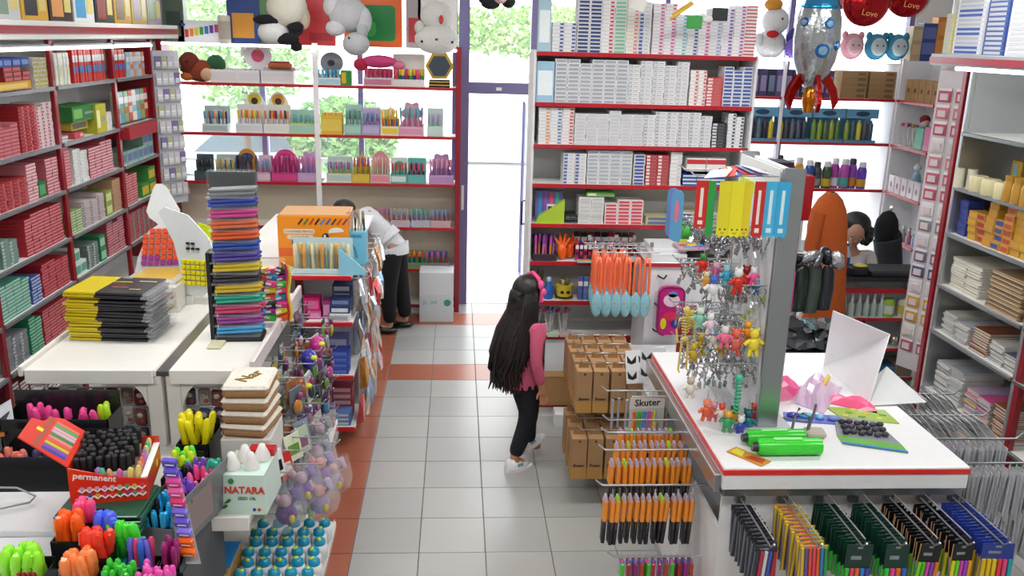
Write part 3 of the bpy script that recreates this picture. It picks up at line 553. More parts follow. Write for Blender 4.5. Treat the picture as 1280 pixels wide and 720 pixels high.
part('motif', MB().prism([(.13+.06*math.cos(R(a)), .25+.06*math.sin(R(a))) for a in range(0, 360, 20)], -.004, 0).prism([(.12, .3), (.14, .3), (.13, .37)], -.005, -.001, 1), [M('#d85a7a', 'gloss'), M('#e0a83c', 'gloss')], t)
put(BL, blx(337), .06, 2.36, 'gift_tin', MB().cbox(0, 0, 0, .22, .12, .05, .01).box(.02, .01, .05, .2, .11, .065, 1).mesh('g', [M('#b8603a', 'gloss'), M('#8a3a34', 'gloss')]), 'brown flat tin lying on the flowered white box', 'tin')
blob('plush_cushion', 'grey doughnut cushion on the second window shelf, right bay', 'cushion', BL.w(blx(414), .17, 2.22), [('body', (0, 0, .2), (.11, .05, .1), '#8b8c94', 'fur'), ('centre', (0, -.045, .2), (.035, .02, .03), '#3a3a42', 'fur'), ('foot', (0, 0, .06), (.08, .05, .06), '#77787f', 'fur')])
display(BL, blx(396), 2.22, .23, .07, .1, '#cfe0e4', '#a9cfdc', [('#5ab0c8', '#3a8ab0'), ('#d8e8ee', '#7ac0d4')], 'short pale blue tray on the second window shelf', L=.14, r=.012, spots=False, rows=1)
put(BL, blx(427), .02, 2.22, 'cube_game', MB().cbox(0, 0, 0, .1, .1, .14, .006).box(.01, -.002, .02, .05, 0, .12, 1).mesh('c', [M('#2f8a3c', 'gloss'), M('#d8b02c', 'gloss')]), 'green and yellow boxed puzzle on the second window shelf', 'box')
display(BL, blx(455), 2.22, .27, .08, .16, '#e4dce0', '#d88aa8', [('#d85a8a', '#d83c6c')], 'white tray of pink toys on the second window shelf', L=.16, r=.013, spots=False)
blob('plush_dragon', 'hot pink plush lying over the white tray, second window shelf', 'plush toy', BL.w(blx(474), .1, 2.385), [('body', (0, 0, .06), (.17, .07, .06), '#e0508c', 'fur'), ('head', (-.17, -.01, .03), (.07, .06, .06), '#c02c4c', 'fur'), ('tail', (.18, 0, .03), (.06, .04, .04), '#e878a4', 'fur')])
display(BL, blx(491), 2.22, .3, .07, .3, '#e2e0e0', '#e8e6e6', [('#d83c4a', '#e0407a'), ('#2c9a5a', '#d8c22c'), ('#3c5ac0', '#e0b82c')], 'white backed display of small coloured figures on the second shelf', L=.16, r=.016, n=8, rows=1, spots=False)
t = root('honeycomb_clock', 'black and gold hexagonal box on the second window shelf', 'box', BL.w(blx(532), .02, 2.22))
hx = lambda r, cz: [(.13+r*math.cos(R(a)), cz+r*math.sin(R(a))) for a in range(0, 360, 60)]
part('body', MB().prism(hx(.135, .2), 0, .08), M('#b8942c', 'gloss'), t); part('face', MB().prism(hx(.105, .2), -.006, 0), M('#3a4650', 'gloss'), t)
part('base', MB().cbox(.03, -.01, 0, .23, .1, .075, .008).box(.03, -.013, .02, .23, -.009, .03, 1).box(.03, -.013, .05, .23, -.009, .06, 1), [M('#1c1a14', 'gloss'), M('#c8a43a', 'gloss')], t)
# top of BL: large toy boxes behind hanging plush
top = [(196, 15, '#8c7a84', '#b8c08a', 'mauve and green hanging card'), (212, 26, '#5a6a5c', '#3c4a44', 'dark green netted toy pack'), (228, 62, '#e4e4ea', '#c08a4a', 'wide white xylophone box'), (290, 40, '#2c4a8a', '#d8963a', 'blue and orange toy pack'), (330, 30, '#5a8a5c', '#c8b03c', 'leafy green toy pack'), (352, 70, '#c03a40', '#22242a', 'red toy car box with two black wheels'), (432, 72, '#e0642c', '#1f7a3c', 'orange box with a green window'), (508, 20, '#a8a0a4', '#b83c44', 'grey and red striped pack'), (522, 50, '#e8e8e4', '#d8c22c', 'white and yellow box by the door')]
for k, (px, w, a, b_, ds) in enumerate(top):
    u = blx(px); wm = w*.00757; h = .2 if k == 2 else .46
    t = root('toy_box', f'{ds} on top of the window shelving', 'toy box', BL.w(u, .05 + .0*(k % 2), 2.572))
    part('carton', MB().cbox(0, 0, 0, wm-.01, .12, h, .004), M(a, 'gloss'), t)
    if k == 5:
        for zz in (.16, .36): part('wheel', MB().prism([(.14+.09*math.cos(R(q)), zz+.09*math.sin(R(q))) for q in range(0, 360, 18)], -.02, 0).prism([(.14+.025*math.cos(R(q)), zz+.025*math.sin(R(q))) for q in range(0, 360, 30)], -.024, -.02, 1), [M('#2c2e34', 'gloss'), M('#8a2a30')], t)
        part('printed_patch', MB().box(.28, -.002, .05, .5, 0, .12), M('#a02a34', 'gloss'), t)
    elif k == 6: part('window', MB().prism([(x+.06, z+.06) for x, z in roundrect(wm-.13, h-.14, .04)], -.003, 0).prism([(x+.1, z+.1) for x, z in roundrect(.2, .14, .05)], -.006, -.003, 1), [M('#1f7a3c', 'gloss'), M('#3a9a54', 'gloss')], t)
    elif k == 2:
        for q in range(7): part('bar', MB().box(.07+q*.045, -.002, .05+q*.008, .105+q*.045, 0, .12+q*.008), M(['#c83c3c', '#d8842c', '#d8c22c', '#3c9a4a', '#3c7ac0', '#5a4aa8', '#c0508a'][q], 'gloss'), t)
        part('logo', MB().prism([(.05+.03*math.cos(R(q)), .16+.016*math.sin(R(q))) for q in range(0, 360, 30)], -.002, 0), M('#3a3a8c'), t)
    else: part('printed_patch', MB().box(wm*.15, -.002, h*.12, wm*.8, 0, h*.6), M(b_, 'gloss'), t)
put(BL, blx(288), .0, 2.572, 'toy_tube', MB().lathe([(.055, 0), (.055, .24), (.05, .25)], 14).lathe([(.056, .04), (.0565, .2)], 14, 1, sm=True).mesh('t', [M('#d8d4c8'), M('#b8b0a4', 'paper')]), 'white speckled tube standing beside the xylophone box', 'tube')
# hanging plush animals (hung on strings from the ceiling)
def strung(t, z, L, dy=0): part('string', MB().tube([(0, dy, z), (0, dy, z+L)], .0025, 5), M('#dddddd'), t)
p = atY(350, 22, 4.0)
t = blob('plush_panda', 'white and black plush bear hanging head down over the window shelving', 'plush toy', (p.x, 4.0, p.z), [('head', (.06, 0, .08), (.17, .13, .16), '#dcd9cc', 'fur'), ('body', (-.06, 0, -.12), (.13, .11, .10), '#dedfe0', 'fur'), ('arm', (-.09, -.03, -.02), (.13, .07, .045), '#17181c', 'fur'), ('leg', (.06, -.04, -.17), (.10, .06, .05), '#17181c', 'fur'), ('arm', (.13, -.04, -.07), (.07, .05, .045), '#17181c', 'fur'), ('ear', (.2, 0, .0), (.05, .04, .09), '#c9b9a4', 'fur'), ('leg', (.13, -.02, -.23), (.05, .05, .04), '#111216', 'fur')], sc=1.05); strung(t, .2, 3.5-p.z-.2)
p = atY(435, 25, 3.95)
t = blob('plush_elephant', 'fluffy pale grey plush hanging upside down over the window shelving', 'plush toy', (p.x, 3.95, p.z), [('body', (0, 0, .05), (.17, .13, .15), '#bfc1c6', 'fur'), ('arm', (-.13, -.02, .11), (.08, .07, .09), '#cfd0d4', 'fur'), ('arm', (.13, -.02, .0), (.08, .07, .12), '#c4c6ca', 'fur'), ('leg', (-.1, -.05, -.07), (.09, .07, .07), '#c9cacd', 'fur'), ('head', (.07, -.04, -.2), (.12, .1, .1), '#b6b9be', 'fur'), ('ear', (.13, -.05, -.07), (.05, .04, .1), '#aeb1b6', 'fur'), ('eye', (.02, -.13, -.15), (.01, .01, .01), '#222222', 'gloss')]); strung(t, .15, 3.5-p.z-.15)
p = atY(546, 45, 4.05)
t = blob('plush_cat', 'round white plush face hanging beside the purple door frame', 'plush toy', (p.x, 4.05, p.z), [('head', (0, 0, -.03), (.2, .13, .13), '#dedfda', 'fur'), ('body', (0, .02, .17), (.15, .1, .13), '#e3e3df', 'fur'), ('eye', (-.13, -.1, -.05), (.012, .01, .012), '#222222', 'gloss'), ('eye', (.14, -.1, -.05), (.012, .01, .012), '#222222', 'gloss'), ('nose', (0, -.13, -.03), (.014, .01, .01), '#3a3430', 'gloss'), ('tag', (.04, -.09, .14), (.02, .01, .04), '#c83c2c', 'gloss'), ('ear', (-.15, 0, .07), (.05, .05, .06), '#d6d6d2', 'fur')]); strung(t, .25, 3.5-p.z-.25)
p = atY(622, 2, 3.6)
t = blob('plush_dog', 'black and white plush hanging in front of the door transom', 'plush toy', (p.x, 3.6, p.z), [('body', (0, 0, .1), (.12, .1, .12), '#e3e3e3', 'fur'), ('leg', (-.06, -.03, -.02), (.08, .06, .045), '#17181c', 'fur'), ('leg', (.09, -.03, 0), (.06, .05, .05), '#15161a', 'fur'), ('belly', (.02, -.06, .03), (.06, .05, .05), '#d9b8b0', 'fur'), ('ear', (-.13, 0, .05), (.04, .04, .07), '#15161a', 'fur')]); strung(t, .2, 3.5-p.z-.2)
# ---------------------------------------------------------------- lower BR shelves
def atB(px, py): return atY(px, py, 1.8).x
t = root('file_display', 'slanted lime and purple folder pack at the left end, fifth box shelf', 'folder', BR.w(1.10, .02, 1.45))
part('folder', MB().prism([(0, 0), (.2, 0), (.2, .17), (.02, .05)], 0, .06), M('#a8c83a', 'gloss'), t); part('sheet', MB().box(0, .06, 0, .19, .1, .22), M('#6a5ca8', 'gloss'), t)
for q in range(4): part('sheet', MB().box(.02+q*.04, .055, .05, .045+q*.04, .06, .21), M(['#3c8ac0', '#8a5ab0', '#c8506a', '#4a9a8c'][q], 'gloss'), t)
display(BR, 1.09, 1.18, .17, .05, .17, '#2c2e34', '#3a3440', [('#d86ab0', '#c04aa0'), ('#d8843a', '#b05ab8'), ('#c878c0', '#8a4ab0')], 'dark tray of tall pink pens, sixth box shelf', L=.18, r=.009, spots=False)
def paw(fr, u, z, col, label, cat='toy', v=.06, sc=1, n=5):
    t = root('rubber_toy', label, cat, fr.w(u, v, z))
    part('body', MB().ell((0, 0, .05*sc), (.03*sc, .02*sc, .05*sc), n=8, k=5), M(col, 'gloss'), t)
    for q in range(n):
        a = R(-60+120*q/(n-1)); part('finger', MB().tube([(math.sin(a)*.015*sc, 0, .08*sc), (math.sin(a)*.05*sc, 0, (.10+.06*math.cos(a))*sc)], [.011*sc, .006*sc], 6), M(col, 'gloss'), t)
    return t
paw(BR, 1.30, 1.18, '#f0641e', 'bright orange rubber fork toy beside the pink pens, sixth box shelf', sc=1.25, n=4); paw(BR, 1.36, 1.18, '#e8551a', 'second orange rubber toy, right of the bright orange fork', v=.1, sc=1.15, n=4)
stand(BR, 1.39, 1.66, 1.18, .03, .14, ('#b83048', '#3a2c5a', '#c03a52', '#2c2a3c'), 'scissor_pack', 'red and purple scissor pack in the row on the sixth box shelf', 'pack', 'scissor packs sixth box shelf')
stand(BR, 1.4, 1.85, 1.18, .05, .17, ('#4a2c3c', '#2f2a36', '#a83a4c'), 'glue_pack', 'dark glue pack in the back row of the sixth box shelf', 'pack', 'dark packs sixth box shelf', v=.2)
put(BR, 1.4, -.03, 1.18, 'ruler_pack', MB().cbox(0, 0, 0, .22, .08, .012, .003).box(.02, .01, .012, .2, .06, .014, 1).mesh('r', [M('#8fc4dc', 'gloss'), M('#e8a84a', 'gloss')]), 'pale blue flat pack lying at the front of the sixth box shelf', 'pack')
# shelf 7 (z .89): jar, tub and bunches
t = root('pencil_jar', 'tangle of dark pens in a clear jar by the girl, seventh box shelf', 'jar', BR.w(1.13, .1, .89)); part('jar', MB().lathe([(.045, 0), (.05, .12), (.05, .125)], 12), M('#4a4c44', 'clear'), t)
for q in range(9): part('pen', MB().tube([(rnd.uniform(-.025, .025), rnd.uniform(-.02, .02), .004), (rnd.uniform(-.06, .06), rnd.uniform(-.04, .04), .2)], .005, 5), M(rnd.choice(['#3a3c34', '#6a6440', '#2a2c30', '#8a7a4a']), 'gloss'), t)
t = root('spray_bottle', 'blue bottle with a light cap on the seventh box shelf', 'bottle', BR.w(1.215, .07, .89)); part('bottle', MB().lathe([(.03, 0), (.034, .01), (.034, .09), (.015, .115), (.015, .13)], 12), M('#2a62b8', 'gloss'), t); part('cap', MB().lathe([(.018, .13), (.018, .16), (.01, .165)], 10), M('#9cc4e0', 'gloss'), t)
t = root('yellow_tub', 'yellow tub with black face marks full of tops, seventh box shelf', 'tub', BR.w(1.33, .08, .89)); part('tub', MB().lathe([(.055, 0), (.062, .1), (.064, .105)], 16), M('#d8c23a', 'gloss'), t)
for sx in (-1, 1): part('eye_mark', MB().ell((sx*.022, -.058, .06), (.014, .005, .012), n=10, k=6), BLK, t)
part('band', MB().lathe([(.0635, .012), (.0645, .024)], 16), BLK, t)
for q in range(12): a = q*2.4; part('top', MB().ell((.04*math.cos(a)*(q/12)**.5, .04*math.sin(a)*(q/12)**.5, .125), (.014, .014, .026), n=7, k=5), M(['#5a5a3c', '#8c8440', '#4a4a4c', '#a09a58'][q % 4], 'gloss'), t)
stand(BR, 1.42, 1.66, .89, .04, .17, ('#6a5ca0', '#4a7ab0', '#8a6ab0', '#3c3c58'), 'marker_pouch', 'purple or blue pouch on the seventh box shelf', 'pouch', 'pouches seventh box shelf')
# shelf 8 (z .63)
def lolly(fr, u, z, cols, label, n=6, v=.08, h=.17, sp=.04, cat='cup of toys'):
    t = root('toy_cup', label, cat, fr.w(u, v, z)); part('cup', MB().lathe([(.03, 0), (.036, .07), (.037, .072)], 12), CLR, t)
    for q in range(n):
        a = 2.4*q; part('stick', MB().tube([(.01*math.cos(a), .01*math.sin(a), .004), (sp*math.cos(a), sp*math.sin(a), h)], .003, 5).ell((sp*math.cos(a), sp*math.sin(a), h), (.013, .013, .016), 1, 8, 5), [M('#e0e0e0'), M(cols[q % len(cols)], 'gloss')], t)
lolly(BR, 1.13, .63, ('#b85a8a', '#8c8aa0', '#c87aa4'), 'cup of pink tipped sticks nearest the girl, eighth box shelf')
lolly(BR, 1.23, .63, ('#6a5a9a', '#b85a8a', '#8a7ab0'), 'cup of purple tipped sticks on the eighth box shelf', 7)
lolly(BR, 1.33, .63, ('#c02c3a', '#9a7a9c'), 'cup of red and mauve sticks on the eighth box shelf', 6)
for k in range(4): put(BR, 1.12+k*.09, -.03+.02*k*0, .63, 'gift_card', MB().box(0, 0, 0, .08, .02, .03).mesh('g', M(['#d8d4b0', '#c8dcc0', '#d8b8b0', '#b8c8d8'][k])), f'small {["cream", "pale green", "pink", "pale blue"][k]} pack at the front of the eighth box shelf', 'pack')
# carton and paper near the floor
put(BR, 1.08, -.03, .10, 'open_carton', MB().box(0, 0, 0, .40, .3, .23).box(.0, -.004, .225, .40, 0, .27, 1).mesh('c', [CARD, M('#c9a06a', 'paper')]), 'brown cardboard carton on the bottom box shelf beside the girl', 'carton')
for k in range(9): put(BR, 1.10+k*.04, -.02, .33, 'small_toy', MB().ell((0, 0, .018), (.016, .014, .018), n=8, k=5).mesh('s', M(['#b82c30', '#e4dcd4', '#d8a87a'][k % 3], 'gloss')), 'small red or white toy in the top of the brown carton', 'toy', 'small toys in the brown carton')
put(FR0, 1.27, 1.60, .001, 'paper_carton', MB().cbox(0, 0, 0, .17, .14, .10, .003).mesh('c', M('#e6e8ea')), 'white carton standing on the floor under the bottom box shelf', 'carton')
part('drawer_front', MB().box(1.2, .0, .34, 1.5, .012, .60), M('#dcdfe4'), br)
# ---------------------------------------------------------------- R2 shelves
def r2x(px): return atY(px, 100, 4.38).x
u = r2x(940)
for k in range(20):
    c = ['#3a3458', '#4a3a68', '#2c2c44', '#514878'][k % 4]
    if u+.08 > 4.25: break
    put(R2, u, .03, 2.21, 'boxed_bottle', cache(('dk', c), lambda: MB().cbox(0, 0, 0, .075, .09, .26, .003).box(.01, -.002, .05, .065, 0, .2, 1).mesh('b', [M(c, 'gloss'), M('#8a80a8' if c != '#2c2c44' else '#6a7a9c', 'gloss')])), f'dark violet boxed item, {nth(k)} from the left on the rocket shelf', 'box', 'dark violet boxes on the rocket shelf'); u += .082
for k in range(5): 
    for q in range(2): put(R2, 4.27+q*.28, .02, 2.211+k*.052, 'brown_carton', boxm(.26, .2, .052, '#97774f', '#6e5638', 0), f'flat brown carton, {ORD[4-k]}{"" if k == 4 else " from top"}, {("left", "right")[q]} stack beside the white pipe', 'carton', 'flat brown cartons by the pipe')
for k in range(4):
    t = root('bottle_tray', f'pale blue tray of dark and green bottles, {nth(k)} from the left', 'tray', R2.w(r2x(937)+k*.335, .02, 1.78)); 
    part('tray', MB().box(0, 0, 0, .32, .16, .03).box(0, .15, 0, .32, .16, .33).box(0, -.0, .24, .32, .16, .33), M('#5f9cc0', 'gloss'), t)
    part('logo', MB().prism([(.16+.07*math.cos(R(a)), .285+.025*math.sin(R(a))) for a in range(0, 360, 20)], -.003, 0), M('#26405c', 'gloss'), t)
    for q in range(5):
        c = [('#3a3040', '#2c2836', '#5a6a78', '#2f2a38', '#c8b02c'), ('#c8b62c', '#3c3444', '#5a5a6c', '#4a5060', '#383c48'), ('#6a8a3c', '#88a02c', '#4a6a3c', '#98a83a', '#5a7a3a'), ('#8aa038', '#3a5a6c', '#c8c03a', '#4a4a50', '#44505c')][k][q]
        put(R2, r2x(937)+k*.335+.02+q*.06, .03, 1.811, 'small_bottle', cache(('sb', c), lambda: MB().lathe([(.024, 0), (.026, .01), (.026, .15), (.012, .17), (.012, .19)], 8).mesh('b', M(c, 'gloss'))), f'small bottle standing in the {nth(k)} pale blue tray from the left', 'bottle', f'bottles in the {nth(k)} blue tray')
# fourth shelf: thermos and coloured bottles
for k, (px, c1, c2, h) in enumerate([(962, '#3a3a40', '#d8d8d8', .3), (975, '#222226', '#3aa87a', .32), (988, '#c83a4a', '#222226', .28), (1000, '#d8a02c', '#2c2c30', .3), (1012, '#2a4a9c', '#c8506a', .28), (1023, '#4a4c50', '#8a8c90', .26), (1034, '#38503a', '#c8a82c', .27), (1045, '#a83a9a', '#d8d8e4', .3), (1056, '#b050a8', '#4aa89c', .3), (1067, '#8a4ab0', '#d8843a', .3), (1078, '#6a3ab0', '#c8a02c', .27)]):
    x = atY(px, 220, 4.42).x
    t = root('drink_bottle', f'{["grey", "black, green topped", "crimson", "amber", "blue", "charcoal", "olive", "magenta", "pink and teal", "violet and orange", "purple and gold"][k]} drinking bottle on the bottle shelf behind the desk', 'bottle', (x, 4.44+.03*(k % 2), 1.32))
    part('bottle', MB().lathe([(.044, 0), (.048, .02), (.048, h*.66), (.042, h*.75), (.034, h*.8)], 12).lathe([(.0485, h*.08), (.0485, h*.36)], 12, 1), [M(c1, 'gloss'), M(c2, 'gloss')], t); part('lid', MB().lathe([(.036, h*.8), (.036, h*.95), (.025, h)], 10), M('#2c2c30' if k % 4 == 1 else '#d8d8dc', 'gloss'), t)
# top of R2: plush heads, boxes
tb = [(945, '#dcdcd8', .26, 'white plush snowman with red bow', 0), (962, '#5a4a9a', .2, 'purple plush ball', 1)]
p = R2.w(r2x(962), .1, 2.572)
blob('plush_snowman', 'white plush with a red bow beside the rocket balloon', 'plush toy', p, [('body', (0, 0, .13), (.15, .11, .14), '#d6d8da', 'fur'), ('head', (.02, -.02, .34), (.13, .11, .13), '#dfe0e2', 'fur'), ('bow', (-.03, -.12, .22), (.06, .02, .035), '#c02c30', 'fur'), ('hat', (-.02, -.04, .49), (.09, .07, .06), '#d8963a', 'fur'), ('eye', (.05, -.12, .36), (.012, .01, .012), '#222222', 'gloss'), ('arm', (-.13, -.04, .16), (.05, .05, .07), '#cfd1d4', 'fur')])
blob('plush_ball', 'purple plush ball left of the rocket balloon', 'plush toy', R2.w(r2x(988)+.03, .02, 2.572), [('body', (0, 0, .1), (.12, .1, .1), '#7c66c0', 'fur'), ('cap', (0, .04, .19), (.1, .08, .1), '#4c3c8c', 'fur')])
for k, (px, c1, c2, nm) in enumerate([(1062, '#d89aa8', '#e8c0c8', 'pink'), (1092, '#3f8fb0', '#c8d4dc', 'teal, left'), (1118, '#3f8fb0', '#c9d6de', 'teal, right')]):
    blob('plush_pillow', f'round {nm} plush pillow with a pale face on the lit shelf', 'plush toy', R2.w(r2x(px), .06, 2.572), [('body', (0, 0, .13), (.115, .08, .125), c1, 'fur'), ('face', (0, -.05, .13), (.08, .04, .085), c2, 'fur'), ('eye', (-.03, -.09, .14), (.008, .006, .008), '#333333', 'gloss'), ('eye', (.03, -.09, .14), (.008, .006, .008), '#333333', 'gloss'), ('ear', (-.08, 0, .23), (.03, .03, .04), c1, 'fur'), ('ear', (.08, 0, .23), (.03, .03, .04), c1, 'fur')])
for k, (px, w, h, c) in enumerate([(1134, .1, .33, '#b49a7a'), (1146, .14, .36, '#2f3f80'), (1163, .09, .42, '#d8842c')]): put(R2, r2x(px), .03, 2.572, 'tall_carton', MB().cbox(0, 0, 0, w, .12, h, .003).box(.01, -.002, h*.2, w-.01, 0, h*.5, 1).box(.01, -.002, h*.6, w-.01, 0, h*.9, 1).mesh('c', [M(c, 'gloss'), M(['#c8b08a', '#5c6cb0', '#e09a4a'][k], 'gloss')]), f'tall {["tan", "navy", "orange"][k]} carton at the right end of the lit shelf', 'carton')
# side shelving goods
for k in range(5): put(RS, .06+k*.125, .04, 2.211, 'gift_carton', MB().cbox(0, 0, 0, .115, .14, .2, .003).box(.04, -.002, .08, .075, 0, .12, 1).mesh('g', [M('#a88458', 'paper'), M('#6a5034')]), f'upright brown carton, {nth(k)} from the far end, top of the side shelving', 'carton', 'upright brown cartons side shelving')
for k in range(3):
    lolly(RS, .1+k*.1, 1.782, [('#c04a5a', '#6a4a3c'), ('#8a3c6a', '#c8b0b8'), ('#b8843c', '#5a3c4c')][k], f'cup of dark toys, {nth(k)} from the far end, second side shelf', 7, h=.2)
put(RS, .38, .03, 1.782, 'mint_box', MB().cbox(0, 0, 0, .13, .12, .2, .01).mesh('m', M('#8ccfb8', 'gloss')), 'mint green box on the second side shelf', 'box'); put(RS, .54, .03, 1.782, 'pink_box', MB().cbox(0, 0, 0, .12, .12, .22, .01).mesh('m', M('#e08ab0', 'gloss')), 'pink box on the second side shelf', 'box')
blob('doll_head', 'small doll with dark red hair on top of the mint green box', 'doll', RS.w(.44, .08, 1.983), [('head', (0, 0, .05), (.04, .04, .045), '#d8a890', 'skin'), ('hair', (0, .01, .075), (.05, .045, .045), '#7a2432', 'fur'), ('body', (0, 0, .015), (.045, .03, .02), '#8ab0c8', 'cloth')])
for k in range(5):
    put(RS, .06+k*.125, .0, 1.322, 'white_pouch', MB().cbox(0, 0, 0, .11, .04, .17, .004).prism([(.055+.018*math.cos(R(a)), .08+.03*math.sin(R(a))) for a in range(0, 360, 30)], -.002, 0, 1).mesh('w', [M('#dcd6dc', 'gloss'), M('#a07a8c')]), f'white gift box, {nth(k)} from the far end, third side shelf', 'box', 'white gift boxes third side shelf')
for k in range(2): blob('small_clock', f'small pale blue {("far", "near")[k]} figurine behind the white gift boxes', 'figurine', RS.w(.3+k*.2, .15, 1.322), [('body', (0, 0, .12), (.05, .04, .12), '#8fb0c4', 'gloss'), ('head', (0, 0, .27), (.035, .035, .035), '#c8d4dc', 'gloss')])
for k in range(6):
    t = root('perfume_set', f'small bottle with {["pink", "teal", "white", "grey", "rose", "blue"][k]} label, fourth side shelf', 'bottle', RS.w(.07+k*.11, .05, .882)); c = ['#c88a9c', '#7ab0a8', '#dcdcdc', '#8a8c90', '#b87a8a', '#8aa0c0'][k]
    part('bottle', MB().lathe([(.028, 0), (.03, .08), (.012, .1), (.012, .13)], 10), M(c, 'gloss'), t); part('cap', MB().lathe([(.016, .13), (.016, .16)], 8), M('#c8c8cc', 'metal'), t)
for k in range(5): put(RS, .06+k*.125, .0, .452, 'blue_bag', MB().ell((.055, .06, .11), (.055, .05, .11), n=10, k=6).mesh('b', M('#5a8ac8', 'gloss')), f'blue bag, {nth(k)} from the far end, lowest side shelf', 'bag', 'blue bags lowest side shelf')
# ---------------------------------------------------------------- right cabinet goods
def rw_row(z, u0, u1, cols, w, h, name, ds, place, d=.26, v=.03, n=6, book=True, rnn=2):
    u = u0; k = 0
    while u+w <= u1:
        nn = n-rnd.randint(0, rnn)
        for r in range(nn):
            c = cols[(k*3+r*(1 if book else 0)) % len(cols)]; me = bookm(w-.006, d, h, c) if book else boxm(w-.004, d, h, c, cols[(k+1) % len(cols)], 1)
            q = nn-1-r; put(RW, u+rnd.uniform(-.004, .004), v+rnd.uniform(0, .02), z+.0005+r*h, name, me, f'{ds}, {"topmost" if q == 0 else ORD[q]+" from top"} of {nth(nxt(place))} stack, {place}' if 0 else f'{ds}, {"topmost" if q == 0 else ORD[q]+" from top"} of {nth(k)} stack, {place}', 'book' if book else 'box', f'stacks on {place}', rz=rnd.uniform(-.04, .04))
        u += w; k += 1
rw_row(.91, .06, .38, ('#d8d8cc', '#c9ccd8', '#b8bcc8', '#dcdcd4', '#a8a0b8'), .15, .013, 'exercise_book', 'pale exercise book', 'fifth cabinet shelf', n=11)
rw_row(.91, .40, .58, ('#8a4a22', '#a8642c', '#7a3a1c', '#b88a3c'), .17, .016, 'hardback_book', 'brown book', 'fifth cabinet shelf', n=10)
rw_row(.91, .60, .90, ('#c9c4bc', '#5a5a78', '#d0d0cc', '#8a8a94'), .145, .014, 'paperback_book', 'grey book', 'fifth cabinet shelf', n=9)
rw_row(.50, .08, .42, ('#dcdcdc', '#c8ccd0', '#a8acb4', '#e0e0dc'), .16, .012, 'ring_notebook', 'white notebook', 'sixth cabinet shelf', n=20)
rw_row(.50, .44, .72, ('#c8508a', '#d8a84a', '#b8a0c0', '#6a5a8c', '#c8c8d0'), .135, .013, 'picture_book', 'colourful book', 'sixth cabinet shelf', n=13)
rw_row(.50, .74, .9, ('#a8602c', '#8a4a2c', '#c08a4c'), .15, .014, 'story_book', 'tan book', 'sixth cabinet shelf', n=14)
rw_row(.12, .08, .90, ('#7a8a7c', '#4a8a54', '#3a5a9a', '#c89a3c', '#c87a4a', '#5a9a6a', '#8a8ab0', '#3a6a5c'), .16, .016, 'school_book', 'school book', 'lowest cabinet shelf', n=15)
rw_row(1.22, .06, .42, ('#dcd8c4', '#e0dccc'), .17, .018, 'cream_book', 'cream covered book', 'fourth cabinet shelf', n=12)
for k in range(9): put(RW, .50+(k % 3)*.008, .02, 1.2205+k*.026, 'brown_pack', MB().cbox(0, 0, 0, .34, .22, .024, .006).box(.02, -.001, .004, .32, 0, .012, 1).mesh('b', [M(['#8a6c48', '#6c5238', '#9a7c58'][k % 3], 'gloss'), M('#c8b090')]), f'brown glossy pack, {"topmost" if k==8 else ORD[8-k]+" from top"} of the pile on the fourth cabinet shelf', 'pack')
rw_row(1.56, .04, .16, ('#2c3c8a', '#3a4a9c'), .1, .045, 'tape_box', 'navy box', 'third cabinet shelf', book=False, n=5, rnn=0, d=.1)
rw_row(1.56, .17, .90, ('#c8962c', '#d0a02c', '#a83028', '#c89028', '#3a4a8c', '#b8442c'), .09, .045, 'glue_box', 'yellow or red box', 'third cabinet shelf', book=False, n=6, d=.1)
rw_row(1.56, .2, .88, ('#c8a03c', '#b8862c'), .16, .05, 'putty_box', 'mustard box', 'back of the third cabinet shelf', book=False, n=6, rnn=1, d=.12, v=.18)
for k in range(4): put(RW, .05+k*.02, .0+k*.03, 1.861+0*k, 'white_roll', cache('wroll', lambda: MB().lathe([(.03, 0), (.03, .12)], 12).mesh('w', M('#d8d4c0', 'gloss'))), f'cream roll, {nth(k)} in the bunch on the second cabinet shelf', 'roll') if k % 2 == 0 else None
for k in range(3): put(RW, .22+k*.13, .03, 1.8605, 'cream_tub', cache('ctub', lambda: MB().lathe([(.05, 0), (.055, .01), (.055, .09), (.05, .1)], 14).mesh('w', M('#dcd3a8', 'gloss'))), f'cream tub, {nth(k)} from the left on the second cabinet shelf', 'tub')
for k in range(3): put(RW, .22+k*.13, .22, 1.8605, 'paste_box', cache(('pst', k), lambda: MB().cbox(0, 0, 0, .1, .1, .2, .004).box(.03, -.002, .02, .06, 0, .18, 1).mesh('w', [M('#c09c34', 'gloss'), M('#7ab0c8' if k == 0 else '#d8c88a')])), f'gold upright box, {nth(k)} from the left on the second cabinet shelf', 'box')
for k in range(4): put(RW, .55+k*.085, .02, 1.8605, 'amber_jar', cache('amb', lambda: MB().lathe([(.036, 0), (.038, .01), (.038, .1), (.03, .12), (.032, .125), (.032, .15)], 12).mesh('a', M('#b88a34', 'gloss'))), f'amber jar, {nth(k)} from the left on the second cabinet shelf', 'jar')
put(RW, .56, .12, 1.8605, 'yellow_box', MB().cbox(0, 0, 0, .3, .2, .27, .005).mesh('y', M('#d8b01c', 'gloss')), 'large plain yellow box behind the amber jars, second cabinet shelf', 'box')
# on top of the right cabinet
for s_, (u, w, n, c) in enumerate([(-.05, .09, 9, '#d8d08a'), (.06, .3, 13, '#e2e4e6'), (.38, .2, 12, '#3a5aa0'), (.6, .3, 13, '#dfe0e2')]):
    for k in range(n): put(RW, u, -.18, 2.6705+k*.026, 'file_box', boxm(w-.006, .26, .026, c if not (s_ == 1 and k in (1, 2, 8)) else '#dfe2ea', '#3a5cae' if s_ == 1 and k % 4 < 2 else '#b8bcc4', 1), f'{["pale yellow", "white", "blue", "pale grey"][s_]} box, {"topmost" if k==n-1 else ORD[n-1-k]+" from top"} of its stack on the right cabinet', 'box', 'flat boxes on the right cabinet')
